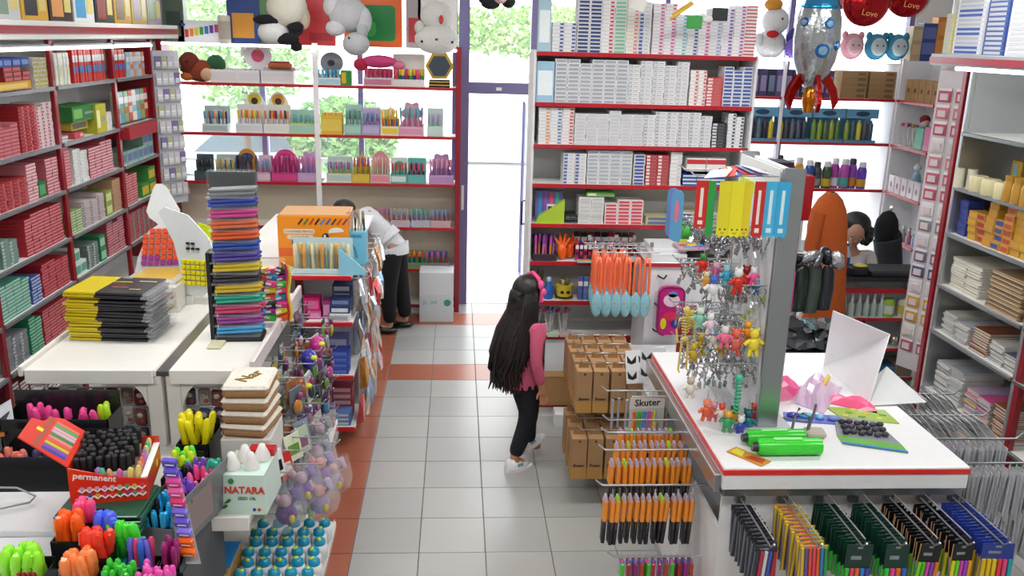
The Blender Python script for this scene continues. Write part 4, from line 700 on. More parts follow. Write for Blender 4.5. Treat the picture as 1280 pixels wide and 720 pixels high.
# ================================================================ LEFT ISLAND
CRM = M('#e8e6e0')
def hook(t, a, b, up=.02, r=.0035, price=None):      # wire hook from a to b with an upturned tip, belongs to its stand
    a, b = Vector(a), Vector(b); dd = (b-a).normalized()
    h = part('hook', MB().tube([a, b, b+dd*.015+Vector((0, 0, up))], r, 6), CHR, t)
    return h
# white gondola with two table tops, z 1.15
t = root('white_gondola', 'white display island with two cream table tops and curved bracket legs', 'display island', (0, 0, 0)); gond = t
for (x0, x1) in ((-1.46, -.86), (-.80, -.42)):
    tp = part('table_top', MB().cbox(x0, -.26, 1.115, x1, 1.06, 1.15, .006), CRM, t)
    part('front_lip', MB().cbox(x0+.01, -.275, 1.085, x1-.01, -.26, 1.155, .003), M('#f0efec'), tp)
part('joint_strip', MB().box(-.86, -.25, 1.118, -.80, 1.05, 1.140), M('#8c8d8c', 'metal'), t)
part('side_rail', MB().cbox(-.42, -.27, 1.12, -.398, 1.06, 1.20, .003), M('#e4dcdc', 'gloss'), t)
part('side_rail', MB().cbox(-1.48, -.27, 1.12, -1.46, 1.06, 1.17, .003), CRM, t)
for x in (-.875, -.785): part('post', MB().cbox(x-.035, -.25, .3, x+.035, -.19, 1.115, .006), CRM, t)
for x, s_ in ((-.91, -1), (-.75, 1), (-.45, -1), (-1.43, 1)):
    pts = [(x, 1.115), (x+s_*.13, 1.115), (x+s_*.11, 1.09), (x+s_*.06, 1.07), (x+s_*.025, 1.03), (x, .96)]
    part('bracket', MB().prism(pts if s_ > 0 else pts[::-1], -.25, -.22), CRM, t)
part('back_panel', MB().box(-.84, -.18, .3, -.82, 1.05, 1.115), WH, t)
part('inner_shelf', MB().box(-1.44, -.16, .72, -.43, 1.05, .74), WH, t)
part('lower_shelf', MB().cbox(-1.46, -.92, .715, -.30, -.16, .75, .005), CRM, t)
part('shelf_lip', MB().cbox(-1.46, -.935, .70, -.30, -.92, .765, .003), M('#efeeea'), t)
part('bottom_shelf', MB().cbox(-1.46, -.93, .28, -.05, -.20, .315, .004).cbox(-1.46, -.199, .28, -.20, 1.05, .315, .004), CRM, t)
part('base', MB().box(-1.46, -.92, 0, -.26, 1.05, .28), M('#cfcfcc'), t)
for x in (-.47, -1.40): part('post', MB().cbox(x-.02, -.88, .315, x+.02, -.84, .715, .003), CRM, t)
# table items: yellow/black folders
for k in range(18):
    yo = rnd.uniform(-.012, .012); z = 1.1505+k*.0145
    t = root('folder_pack', f'yellow and black wrapped folder, {"topmost" if k == 17 else ORD[17-k]+" from top"} of the pile on the left table', 'folder pack', (-1.42+rnd.uniform(-.01, .015), .16+yo, z), R(-4+rnd.uniform(-3, 3)), 'yellow and black folders on the left table')
    part('card', MB().cbox(0, 0, 0, .40, .30, .0125, .002).box(0-.001, -.001, .002, .16, .301, .013, 1), [M('#2a2930', 'gloss'), M('#dcc614', 'gloss')], t)
    part('sleeve', MB().box(.401, -.004, .002, .435, .304, .011), CLR, t)
    if k == 17:
        for q, (x, y, w, c) in enumerate([(.16, .2, .1, '#d8c22c'), (.2, .1, .08, '#c84a4a'), (.29, .22, .09, '#e0d49a'), (.3, .07, .06, '#c8b84a'), (.18, .27, .05, '#9a9aa8')]): part('printed_mark', MB().box(x, y, .0137, x+w, y+.012, .0142), M(c), t)
# colour boxes pile
for k in range(5):
    t = root('printed_box', f'{["white and olive", "white printed", "green fronted", "yellow topped", "grey labelled"][k]} flat box in the pile behind the folders', 'box', (-1.38+.012*k, .70, 1.151+k*.034), R(5-2*k))
    part('carton', MB().cbox(0, 0, 0, .30, .42, .033, .003), M(['#d8d6cc', '#dedcd6', '#3fa56a', '#e0b83a', '#c9ccc6'][k], 'gloss'), t)
    part('printed_patch', MB().box(.02, -.001, .006, .2, 0, .026).box(.3, .03, .006, .301, .35, .026).box(.03, .05, .033, .26, .3, .0336), M(['#a8a03a', '#c87a4a', '#e8f0ea', '#f0e6c0', '#e0c04a'][k], 'gloss'), t)
put(FR0, -1.16, .64, 1.1505, 'printed_box', MB().cbox(0, 0, 0, .14, .5, .15, .004).box(.02, -.001, .02, .12, 0, .05, 1).box(.02, -.001, .08, .12, 0, .12, 2).mesh('p', [M('#dcdad2', 'gloss'), M('#b8a83a'), M('#8a5a4a')]), 'tall white printed carton beside the flat box pile', 'carton')
# white foam display with orange and yellow block grids
t = root('block_display', 'white curved stand holding an orange and purple block grid', 'display stand', (-1.21, 1.02, 1.151), R(8), None, R(-6))
arrow = [(-.19, 0), (.16, 0), (.17, .2), (.15, .34), (.07, .39), (.03, .41), (.10, .47), (.115, .5), (.045, .64), (.02, .66), (-.01, .66), (-.03, .63), (-.075, .5), (-.06, .46), (-.01, .42), (-.07, .38), (-.14, .22)]
part('panel', MB().prism(arrow, 0, .02), M('#e6e9ec', 'gloss'), t)
for r_ in range(7):
    for c_ in range(7):
        if r_ == 6 and c_ in (0, 6): continue
        x = -.105+c_*.036+r_*.004; z = .19+r_*.032
        ob('block', cache(('blk', r_ < 1 or (r_ < 2 and c_ < 3)), lambda: MB().cbox(-.014, -.02, -.014, .014, 0, .014, .003).mesh('block', M('#a8409a' if (r_ < 1 or (r_ < 2 and c_ < 3)) else '#ee5a34', 'gloss'))), t, (x, 0, z))
t = root('block_display', 'white wing stand holding a yellow block grid', 'display stand', (-1.02, .80, 1.151), R(-12), None, R(-6))
wing = [(-.04, .05), (.10, .05), (.16, .12), (.20, .16), (.21, .25), (.14, .40), (.02, .52), (-.12, .56), (-.16, .53), (-.07, .36), (-.03, .2)]
part('panel', MB().prism(wing, 0, .015), M('#dfe5e8', 'gloss'), t); part('foot', MB().box(-.03, -.0, 0, .04, .015, .06), WH, t)
for r_ in range(5):
    for c_ in range(6): ob('block', cache('blky', lambda: MB().cbox(-.012, -.02, -.012, .012, 0, .012, .003).mesh('block', M('#e8dc1e', 'gloss'))), t, (.0+c_*.029-r_*.001, 0, .13+r_*.031))
for r_, c_ in ((0, 0), (0, 1), (1, 0), (1, 1), (1, 2)): ob('dark_block', cache('blkk', lambda: MB().box(-.01, -.01, -.006, .01, 0, .006).mesh('block', BLK)), t, (.02+c_*.03, 0, .36+r_*-.03))
t = root('neon_card', 'neon yellow price card standing behind the yellow block grid', 'card', (-1.02, 1.08, 1.151), R(-8))
part('card', MB().prism([(0, .18), (.24, .13), (.26, .36), (.02, .43)], 0, .006), M('#d8f01e', 'gloss'), t); part('holder', MB().box(.1, .0, 0, .14, .02, .2), BLK, t)
text('SPECIAL FEE', .032, M('#26301a'), t, (.135, -.002, .285), (R(90), R(11), 0), bold=.001)
# marker tower
TWx, TWy = -.66, .16
t = root('marker_tower', 'tall narrow black tower rack with grey header', 'display rack', (TWx, TWy, 1.151), R(3)); tower = t
part('back_board', MB().box(-.03, .10, 0, .20, .115, .86), M('#2b2c31'), t); part('side_board', MB().box(-.055, .02, 0, -.035, .115, .46), BLK, t)
part('header', MB().cbox(-.035, .06, .79, .20, .13, .87, .006), M('#b9bfc2', 'clear'), t); part('base', MB().cbox(-.02, -.02, 0, .21, .13, .02, .003), BLK, t)
tc_ = [('#4aa6e0', 'sky blue'), ('#9a3f98', 'purple'), ('#cc3a72', 'pink'), ('#2aa890', 'teal'), ('#d8b828', 'golden'), ('#33303a', 'black'), ('#dcc22c', 'yellow'), ('#5546a8', 'violet'), ('#3556b8', 'blue'), ('#ee6432', 'orange'), ('#e8744a', 'coral'), ('#d84a9a', 'magenta'), ('#3a50b0', 'navy'), ('#8c9094', 'grey')]
for k, (c, nm) in enumerate(tc_):
    z = .022+k*.0555
    part('tray', MB().box(-.03, -.01, z, .20, .10, z+.004), CLR, t)
    for q in range(4):
        o = ob('marker', cache(('mkr', c), lambda: MB().tube([(0, 0, 0), (.13, 0, 0)], .0095, 7).tube([(.13, 0, 0), (.222, 0, 0), (.23, 0, 0)], [.0105, .010, .005], 7, 1).mesh('marker', [M('#6a6c72', 'gloss') if 0 else M(c, 'gloss'), M(c, 'gloss')])), None, (TWx-.02+rnd.uniform(-.006, .006), TWy+.005+(q % 2)*.045+.012, 1.151+z+.015+(q//2)*.02), (0, R(-3), R(3)))
        tag(o, f'{nm} marker lying in tray {nth(k)} from the bottom of the tower rack' if 0 else f'{nm} marker lying in the {nth(k)} tray from the bottom, tower rack', 'marker', f'{nm} markers in the tower rack')
# name plate on right table
put(FR0, -.70, .03, 1.1505, 'label_holder', MB().cbox(0, 0, 0, .07, .12, .012, .004).box(.01, .015, .012, .06, .1, .0126, 1).mesh('l', [M('#d8d4a8', 'gloss'), M('#c9c9b0')]), 'small clear label holder lying in front of the tower rack', 'label holder')
# bright cluster behind tower
cl = ['#e8418c', '#35c94a', '#f0643a', '#2f9ae0', '#b02c9a', '#e8d23a', '#e85a78', '#3a3c42']
for k in range(24):
    c = cl[k % 8]; x = -.50+(k % 3)*.052+rnd.uniform(-.01, .01); y = .42+.02*(k//9); z = 1.2+(k//3)*.036
    tag(ob('eraser_block', cache(('erb', c), lambda: MB().cbox(-.03, -.02, -.015, .03, .02, .015, .004).box(-.031, -.021, -.006, -.002, .021, .006, 1).mesh('e', [M(c, 'gloss'), M('#f0eeea')])), None, (x, y, z), (rnd.uniform(-.3, .3), rnd.uniform(-.3, .3), rnd.uniform(-.4, .4))), f'bright eraser block, {nth(k//3)} row from the bottom of the rack by the tower', 'eraser', 'bright eraser blocks in the rack')
t = root('eraser_rack', 'clear sloping rack of bright erasers beside the tower rack', 'display rack', (-.56, .38, 1.151))
part('back_sheet', MB().box(0, .11, 0, .18, .115, .36), CLR, t); part('base', MB().cbox(0, .0, 0, .18, .11, .03, .003), M('#d9cfd2', 'gloss'), t)
for k in range(5): part('coil', MB().tube([(.165+.006*math.sin(a*.8), .0+.05*k*0+.1, .03+a*.026) for a in range(13)], .008, 5), M(['#f07a3a', '#c8d83a', '#c03a8c', '#f0503a', '#e8c83a'][k], 'gloss'), t, (k*.012, -.02*k, 0))
put(FR0, -.55, .56, 1.151, 'speckled_case', MB().cbox(0, 0, 0, .12, .3, .07, .01).mesh('s', M('#7fb0b4', 'gloss')), 'teal speckled case lying behind the eraser rack', 'case')
for k in range(3): put(FR0, -.47-.02*k, .7+.1*k, 1.151, 'panda_card', MB().prism([(0, 0), (.06, 0), (.06, .1), (.03, .14), (0, .1)], 0, .004).ell((.03, -.002, .06), (.018, .004, .02), 1, 8, 5).mesh('p', [M('#e9e9ea'), BLK]), f'white card with a black dot, {nth(k)} along the right table rail', 'card')
# ---------------------------------------------------------------- red edged gondola behind
Y0 = 1.28
t = root('red_gondola', 'red-edged white gondola end with packed shelves beyond the cream tables', 'shelving', (0, 0, 0)); rg = t
for z, x0 in ((1.2, -.60), (.89, -.52), (.52, -.54), (.15, -.46)):
    s_ = part('shelf', MB().box(x0 if z < 1.2 else -.98, Y0, z-.02, -.12, Y0+.45, z), WH, t); part('shelf_edge', MB().cbox(x0 if z < 1.2 else -.98, Y0-.012, z-.026, -.118, Y0+.004, z+.003, .003), M('#cf2430', 'gloss'), s_)
part('back_panel', MB().box(-.98, Y0+.45, 0, -.12, Y0+.47, 1.2), M('#dfe3e6'), t)
part('core', MB().box(-.98, Y0+.47, 0, -.30, 3.3, 1.18), M('#dfe3e6'), t)
part('rear_top', MB().box(-.98, Y0+.45, 1.18, -.16, 3.3, 1.2), WH, t)
part('plinth', MB().box(-.52, Y0-.0, 0, -.26, Y0+.45, .06), WH, t); part('plinth_edge', MB().box(-.52, Y0-.008, 0, -.27, Y0, .02), RED, t)
part('upright', MB().cbox(-.55, Y0+.40, .0, -.50, Y0+.44, 1.18, .003), M('#b31f28', 'gloss'), t)
part('upright', MB().cbox(-.16, Y0+.40, .0, -.13, Y0+.44, 1.18, .003), ALU, t)
def gbox(x, y, z, w, d, h, c1, c2, nm, label, cat='box', rz=0, st=1):
    return put(FR0, x, y, z+.0008, nm, boxm(w, d, h, c1, c2, st), label, cat, None, rz)
gbox(-.52, 1.36, .89, .07, .1, .13, '#8ab0bc', '#d8e4e8', 'pale_pack', 'pale blue wrapped pack at the left of the upper gondola shelf')
gbox(-.44, 1.34, .89, .11, .1, .055, '#d86aa8', '#e898c4', 'pink_pack', 'light pink flat box under the hot pink box, upper gondola shelf'); gbox(-.44, 1.34, .946, .105, .1, .09, '#e01e7c', '#f06aa8', 'pink_box', 'hot pink box on the upper gondola shelf')
gbox(-.32, 1.36, .89, .05, .1, .12, '#b83c8c', '#e0a0cc', 'magenta_pack', 'magenta pack between the pink and navy boxes, upper gondola shelf')
for k in range(3): gbox(-.27, 1.30+.03*k, .89+k*.045, .13, .12, .043, ['#d8dade', '#22386c', '#2a4478'][k], ['#a8b0bc', '#d8dce6', '#8a9cc8'][k], 'navy_box', f'{["silver", "navy", "dark blue"][k]} box, {["bottom", "middle", "top"][k]} of the front pile, upper gondola shelf')
for k in range(4): gbox(-.27, 1.47, .89+k*.05, .125, .12, .048, '#263a66' if k % 2 else '#3a3f58', '#c0c6d4', 'ink_pack', f'navy box of the back pile, {"topmost" if k == 3 else ORD[3-k]+" from top"}, upper gondola shelf')
for k in range(6): put(FR0, -.36+k*.038, 1.42, .955+.1, 'jar_charm', cache(('jc', k % 3), lambda: MB().lathe([(.014, 0), (.016, .04), (.008, .05)], 8).mesh('j', M(['#a8ac98', '#8c9880', '#c8c0a8'][k % 3], 'gloss'))), f'small glass jar on the upper gondola shelf', 'jar', 'small jars on the upper gondola shelf') if 0 else None
gbox(-.50, 1.34, .52, .13, .1, .05, '#7aa87c', '#e4a0b8', 'green_pack', 'green and pink flat pack, middle gondola shelf'); gbox(-.49, 1.44, .52, .15, .1, .085, '#2c4cb0', '#4a6ac8', 'blue_bag_box', 'bright blue bag behind the green pack, middle gondola shelf')
for k in range(4): gbox(-.30, 1.31+.012*k, .52+k*.037, .145, .12, .036, '#2a46ac', '#5f7ad0', 'blue_box', f'royal blue box, {"topmost" if k == 3 else ORD[3-k]+" from top"} of the front pile, middle gondola shelf')
for k in range(3): gbox(-.31, 1.45, .52+k*.07, .14, .12, .069, ['#5a5ea8', '#8890b8', '#6a70b0'][k], '#c0c4dc', 'violet_box', f'violet grey box, {"topmost" if k == 2 else ORD[2-k]+" from top"} of the back pile, middle gondola shelf')
gbox(-.40, 1.47, .52, .07, .1, .15, '#8c8f94', '#c8ccd0', 'grey_pack', 'grey clear pack behind the blue boxes, middle gondola shelf')
for k in range(3): gbox(-.29, 1.31, .15+k*.03, .14, .12, .029, '#5a7ab8', '#c8d4e8', 'blue_tray', f'light blue flat box, {"topmost" if k == 2 else ORD[2-k]+" from top"}, lowest gondola shelf')
for k in range(5): gbox(-.29, 1.44, .15+k*.045, .14, .12, .044, '#b04a58' if k % 2 else '#a03848', '#e0b0b8', 'red_tray', f'red box of the back pile, {"topmost" if k == 4 else ORD[4-k]+" from top"}, lowest gondola shelf')
for k in range(5): put(FR0, -.50+k*.033, 1.34+.02*(k % 2), .15, 'red_brush', cache(('rb', k % 2), lambda: MB().lathe([(.01, 0), (.012, .03), (.011, .15), (.014, .16), (.014, .22)], 8).mesh('r', M(['#8a1c20', '#a82c24'][k % 2], 'gloss'))), f'dark red brush, {nth(k)} from the left on the lowest gondola shelf', 'brush')
put(FR0, -.37, 1.36, .151, 'green_coil', MB().tube([(.012*math.cos(a*1.1), .012*math.sin(a*1.1), .02+a*.008) for a in range(26)], .006, 5).mesh('g', M('#8ac03a', 'gloss')), 'lime green coiled toy on the lowest gondola shelf', 'toy')
put(FR0, -.50, 1.25, .03, 'blue_roll', MB().tube([(0, .03, .03), (.13, .03, .03)], .026, 8).mesh('b', M('#24409a', 'gloss')), 'dark blue roll at the foot of the gondola end', 'roll')
put(FR0, -.52, 1.29, .545, 'red_banner', MB().box(0, -.03, -.018, .13, -.014, .012).mesh('r', M('#e0281e', 'gloss')), 'bright red strip clipped under the middle gondola shelf', 'strip')
# top of the red gondola
t = root('pencil_carton', 'large orange carton with coloured pencils printed on its front', 'carton', (-.62, 1.52, 1.2005), R(1)); 
part('carton', MB().cbox(0, 0, 0, .46, .34, .34, .004), M('#f0921e', 'gloss'), t); part('top_flap', MB().box(.01, .01, .34, .45, .33, .344), M('#cfa070', 'paper'), t)
part('lower_band', MB().box(.003, -.002, .07, .457, 0, .125), M('#e8641a', 'gloss'), t)
for q in range(9): part('printed_pencil', MB().prism([(.13+q*.036, .285), (.14+q*.036, .28), (.17+q*.036, .32), (.16+q*.036, .325)], -.003, 0), M(['#2c2c30', '#3a7a3c', '#c83c2c', '#2a2c34', '#3c7ac8', '#2c54a0', '#3a3a3c', '#c04a2c', '#8a3a6a'][q], 'gloss'), t)
part('printed_band', MB().prism([(x+.04, z+.22) for x, z in roundrect(.2, .032, .012)], -.003, 0), M('#e8d8c0'), t); part('printed_band', MB().prism([(x+.06, z+.185) for x, z in roundrect(.17, .028, .012)], -.003, 0), M('#e8d8c0'), t)
part('printed_patch', MB().prism([(x+.09, z+.145) for x, z in roundrect(.08, .035, .008)], -.0035, 0), M('#2a4a9a'), t)
part('printed_eye', MB().prism([(.31+.022*math.cos(R(a)), .2+.026*math.sin(R(a))) for a in range(0, 360, 24)], -.003, 0).prism([(.305+.008*math.cos(R(a)), .207+.01*math.sin(R(a))) for a in range(0, 360, 40)], -.004, -.003, 1), [BLK, WH], t)
part('printed_cloud', MB().prism([(.38+.05*math.cos(R(a)), .235+.028*math.sin(R(a))) for a in range(0, 181, 15)]+[(.33, .225)], -.003, 0), M('#e8e4dc'), t)
text('COLOURED PENCILS', .02, M('#5a3a2a'), t, (.14, -.0035, .236), (R(90), 0, 0)); text('12 COLOURS', .02, M('#5a3a2a'), t, (.145, -.0035, .2), (R(90), 0, 0))
display(FR0, -.50, 1.205, .38, .035, .22, '#c9dfe0', '#c2dce4', [('#d8cfa0', '#e0d8b0'), ('#c8b07a', '#d8c898'), ('#e0963c', '#e8a850'), ('#a8c4b4', '#c0d0c0')], 'pale tray of patterned pens in front of the orange carton', v=1.31, L=.19, r=.011, n=13, d=.09)
display(FR0, -.155, 1.205, .14, .15, .16, '#7cc4dc', '#a4d4e4', [('#d8c8b8', '#b0a08c'), ('#a8a8a0', '#8c8c84')], 'tall sky blue box of pencils beside the orange carton', v=.22, L=.25, r=.007, d=.1, n=9) if 0 else None
t = root('pencil_box_display', 'tall sky blue box of pencils beside the orange carton', 'display', (-.18, 1.56, 1.2005)); part('box', MB().cbox(0, 0, 0, .13, .12, .23, .004), M('#74bedb', 'gloss'), t); part('printed_line', MB().prism([(.03, .14), (.05, .1), (.06, .05), (.075, .05), (.06, .12), (.04, .15)], -.0015, 0).box(.03, -.0015, .19, .1, 0, .21), M('#3a8ab0'), t)
for k in range(12): tag(ob('pencil', penm(.13, .005, ['#d8c8a8', '#c0b8a8', '#3a3a3c'][k % 3], ['#b8a080', '#a8a498', '#8a8478'][k % 3]), None, (-.165+(k % 6)*.02, 1.59+.04*(k//6), 1.43), (rnd.uniform(-.1, .1), rnd.uniform(-.1, .1), 0)), 'pencil sticking up from the sky blue box', 'pencil', 'pencils in the sky blue box')
t = root('blue_wedge', 'pale blue slanted cardboard side panel right of the pen tray', 'display panel', (-.20, 1.30, 1.2035)); part('panel', MB().prism([(0, 0), (.17, 0), (.17, .03), (0, .18)], 0, .01), M('#8fd0ea', 'gloss'), t)
# foil packs hanging on the aisle side of the red gondola
for r_ in range(4):
    for k in range(9):
        y = 1.42+k*.17; z = 1.14-r_*.27
        if r_ == 0: hook(rg, (-.13, y, z+.01), (-.03, y, z+.01))
        cc = ['#c9cccf', '#b8b4ac', '#d4c8b4', '#dfe2e4', '#c0843c', '#8aa4c8', '#c84a4a'][(k*3+r_*2) % 7]
        def f():
            b = MB(); 
            b.add([(0, -.06, 0), (.012, .0, 0), (0, .06, 0), (0, -.06, -.2), (.03, 0, -.21), (0, .06, -.2), (.028, -.03, -.1), (.032, .03, -.12), (-.012, 0, -.1)], [(0, 1, 6), (1, 2, 7), (1, 7, 6), (0, 6, 3), (3, 6, 4), (6, 7, 4), (7, 5, 4), (2, 5, 7), (0, 8, 2, 1), (0, 3, 8), (2, 8, 5), (3, 4, 5, 8)])
            return b.mesh('foil_pack', M(cc, 'foil'))
        tag(ob('foil_pack', cache(('foil', cc), f), None, (-.09+rnd.uniform(-.01, .03), y, z-.0), (rnd.uniform(-.1, .1), rnd.uniform(-.15, .15), rnd.uniform(-.4, .4))), f'shiny wrapped pack, {nth(k)} from the front, {nth(r_)} row from top, gondola side', 'pack', 'shiny packs along the gondola side')
# ---------------------------------------------------------------- aisle face of the cream island: hanging charm packs
pal = ['#3a4a8c', '#a03a4c', '#c8843a', '#5a8a3c', '#8a8c92', '#c8c8cc', '#6a3a78', '#d8603a', '#2c3c34', '#c04a8a', '#b8a83c', '#4a7aa8', '#d0b8c0', '#5c4a3c']
for r_ in range(5):
    for k in range(14):
        y = -.14+k*.098; z = 1.07-r_*.19; c = pal[(k*5+r_*3) % 14]; c2 = pal[(k*3+r_*7+4) % 14]
        if k % 2 == 0: hook(gond, (-.44, y, z+.012), (-.33, y, z+.012))
        def f():
            return MB().box(-.002, -.038, -.13, .002, .038, 0).box(.002, -.03, -.035, .004, .03, -.004, 1).ell((.012, 0, -.085), (.014, .028, .034), 2, 8, 5).box(.002, -.02, -.06, .012, .02, -.045, 1).mesh('charm_pack', [CLR if 0 else M('#6c7279', 'gloss'), M(c2, 'gloss'), M(c, 'gloss')])
        tag(ob('charm_pack', cache(('chp', c, c2), f), None, (-.385+rnd.uniform(-.03, .04)+(.05 if r_ > 1 else 0), y, z), (rnd.uniform(-.1, .1), rnd.uniform(-.1, .12), rnd.uniform(-.5, .4))), f'small carded charm, {nth(k)} from the front, {nth(r_)} row, cream island side', 'pack', 'carded charms on the cream island side')
for r_ in range(4):
    for k in range(13):
        y = -.10+k*.10; z = 1.0-r_*.2; c = pal[(k*3+r_*5+2) % 14]; c2 = ['#6a7480', '#a8744c', '#b4b8bc', '#6a4a78', '#8a9a5c', '#3c4656'][(k+r_) % 6]
        if k % 2: hook(gond, (-.42, y, z+.012), (-.2, y, z+.012))
        def f():
            return MB().cbox(-.004, -.045, -.16, .004, .045, 0, .002).ell((.016, -.008, -.10), (.016, .032, .04), 1, 8, 6).ell((.018, .014, -.05), (.012, .02, .02), 2, 7, 5).mesh('toy_pack', [M(c2, 'gloss'), M(c, 'gloss'), M('#8c3c6c', 'gloss')])
        tag(ob('toy_pack', cache(('tyk', c, c2), f), None, (-.27+rnd.uniform(-.03, .05), y, z), (rnd.uniform(-.15, .15), rnd.uniform(-.2, .1), rnd.uniform(-.9, .2))), f'larger carded toy, {nth(k)} from the front, {nth(r_)} row, cream island side', 'pack', 'larger carded toys on the cream island side')
# big blue and pink ball packs
for k, (x, y, z, c, nm) in enumerate([(-.24, .30, 1.0, '#3030a0', 'navy and yellow'), (-.23, .52, 1.0, '#c02c8a', 'magenta'), (-.24, .10, .92, '#b8684a', 'brown orange')]):
    blob('ball_pack', f'{nm} ball in a clear pack hung at the cream island side', 'toy pack', (x, y, z), [('ball', (0, 0, 0), (.045, .055, .055), c, 'gloss'), ('mark', (.03, -.03, .02), (.02, .02, .014), '#d8d82c', 'gloss')])
# inside of the island: dark glittery packs under the tables
for r_ in range(4):
    for k in range(14):
        x = -1.38+k*.068+(.03 if k > 7 else 0); z = 1.02-r_*.10; c = ['#4a3c4c', '#7a3c3c', '#3a4668', '#8a7a74', '#54485c', '#6a2c34', '#a89c94'][(k*2+r_*3) % 7]
        if abs(x+.83) < .05: continue
        tag(ob('beaded_pack', cache(('bead', c), lambda: MB().cbox(-.028, -.012, -.085, .028, .012, 0, .008).ell((0, -.012, -.03), (.016, .008, .014), 1, 8, 4).ell((.008, -.012, -.062), (.012, .008, .012), 2, 8, 4).mesh('b', [M(c, 'gloss'), M('#b8b0ac', 'gloss'), M('#8a4a3c', 'gloss')])), None, (x, -.17+rnd.uniform(-.02, .02)-.02*r_*0, z), (0, 0, rnd.uniform(-.2, .2))), f'dark beaded pack, {nth(k)} from left, {nth(r_)} row under the cream tables', 'pack', 'dark beaded packs under the cream tables')
t = root('pack_rack', 'wire rack holding dark beaded packs under the cream tables', 'rack', (0, -.155, .75)); part('frame', MB().tube([(-1.42, 0, 0), (-1.42, 0, .33), (-.45, 0, .33), (-.45, 0, 0)], .006, 6), CHR, t)
for r_ in range(3): part('wire', MB().tube([(-1.42, 0, .27-r_*.1), (-.45, 0, .27-r_*.1)], .004, 5), CHR, t)
# ---------------------------------------------------------------- lower shelf: cloth stack, bottle box
t = root('bottle_carton', 'pale mint carton lettered NATARA standing on the cream lower shelf', 'carton', (-.455, -.88, .7505), R(-3))
part('carton', MB().add([(0,0,0),(.22,0,0),(.22,.26,0),(0,.26,0),(.03,.02,.17),(.21,.02,.17),(.21,.25,.17),(.03,.25,.17)], [(0,3,2,1),(0,1,5,4),(1,2,6,5),(2,3,7,6),(3,0,4,7),(4,5,6,7)]), M('#cfe6dc', 'gloss'), t)
part('red_back', MB().box(.10, .20, .17, .21, .25, .20), M('#c8242c', 'gloss'), t)
text('NATARA', .042, M('#d8402c'), t, (.13, .009, .105), (R(83), 0, 0), bold=.0012); text('SEED OIL', .019, M('#2c6a3c'), t, (.14, .006, .07), (R(83), 0, 0))
part('logo', MB().prism([(.075+.012*math.cos(R(a)), .145+.012*math.sin(R(a))) for a in range(0, 360, 30)], .011, .016), M('#3a8a4c'), t)
for x, z in ((.045, .05), (.03, .025)): part('leaf_print', MB().prism([(x, z), (x+.02, z+.018), (x+.03, z+.012), (x+.02, z+.002)], -.001, .008), M('#2c7a3c'), t)
for x, c in ((.17, '#3a4a9a'), (.19, '#c8402c')): part('dot_print', MB().prism([(x+.007*math.cos(R(a)), .022+.007*math.sin(R(a))) for a in range(0, 360, 30)], .0, .004), M(c), t)
for k, (x, y) in enumerate([(-.39, -.80), (-.31, -.80), (-.35, -.73), (-.28, -.72)]): put(FR0, x, y, .922, 'cream_bottle', cache('crb', lambda: MB().lathe([(.034, 0), (.034, .02), (.02, .05), (.012, .07), (.0, .075)], 14).mesh('b', M('#eceae8', 'gloss'))), f'white bottle top, {nth(k)} of four on the mint carton', 'bottle')
t = root('towel_box', 'white carton under the folded towels', 'carton', (-.49, -.59, .7505)); part('carton', MB().cbox(0, 0, 0, .22, .28, .20, .004), M('#d6d4d0'), t)
for k in range(4):
    t = root('folded_towel', f'folded cream and brown towel, {["lowest", "third from top", "second from top", "topmost with gold lettering"][k]} of the stack', 'towel', (-.375, -.46, .9515+k*.062), R(-8+3*k))
    b = MB(); n = 10
    part('brown_side', MB().cbox(-.10, -.125, 0, .10, .125, .044, .016), M('#a07852', 'cloth'), t)
    part('white_pile', MB().cbox(-.103, -.128, .036, .103, .128, .0615, .012), M('#ece7dc', 'fur'), t)
text('Nar', .085, M('#8a6e28', 'gloss'), t, (.0, .0, .0625), (0, 0, R(62)), bold=.002, ext=.001)
# clear bags with purple dolls at the aisle end
bagdefs = [(-.16, -.48, .72, '#8a68b8'), (-.10, -.30, .70, '#a888c8'), (-.21, -.62, .68, '#6a3c98'), (-.09, -.42, .62, '#b8a8d0'), (-.14, -.12, .68, '#9aa8b8'), (-.06, -.16, .60, '#c8a8c0'), (-.15, .02, .74, '#8c949c')]
for k, (x, y, z, c) in enumerate(bagdefs):
    t = root('toy_bag', f'clear bag with a {["purple", "lilac and pink", "deep violet", "pale violet", "grey blue", "rose", "grey"][k]} toy hanging at the aisle end of the island', 'toy bag', (x, y, z))
    part('toy', MB().ell((0, 0, -.08), (.05, .035, .055), 0, 9, 6).tube([(0, 0, -.05), (.05, .0, .0), (.03, .01, .04)], .02, 6).tube([(0, 0, -.05), (-.05, .0, .01)], .018, 6, 1).ell((0, -.01, -.01), (.03, .03, .03), 1, 9, 6).ell((.03, -.03, -.09), (.015, .015, .02), 2), [M(c, 'fur'), M('#d88a8c' if k % 2 else '#c8a4b8', 'fur'), M('#d8c23a', 'gloss')], t)
    part('bag', MB().add([(-.07, -.02, .06), (.07, -.02, .06), (.09, -.06, -.08), (-.09, -.06, -.08), (-.07, .02, .06), (.07, .02, .06), (.09, .06, -.08), (-.09, .06, -.08), (0, -.05, -.16), (0, .05, -.16), (.03, -.07, -.02)], [(0, 1, 10), (1, 2, 10), (2, 3, 10), (3, 0, 10), (4, 7, 6, 5), (1, 5, 6, 2), (0, 3, 7, 4), (3, 2, 8), (7, 9, 6), (2, 6, 9, 8), (3, 8, 9, 7)]), CLR, t)
    part('tie', MB().tube([(0, 0, .06), (0, 0, .12)], .008, 6), M('#d8dce0', 'clear'), t)
    hook(gond, (-.3, y, z+.125), (x+.02, y, z+.125))
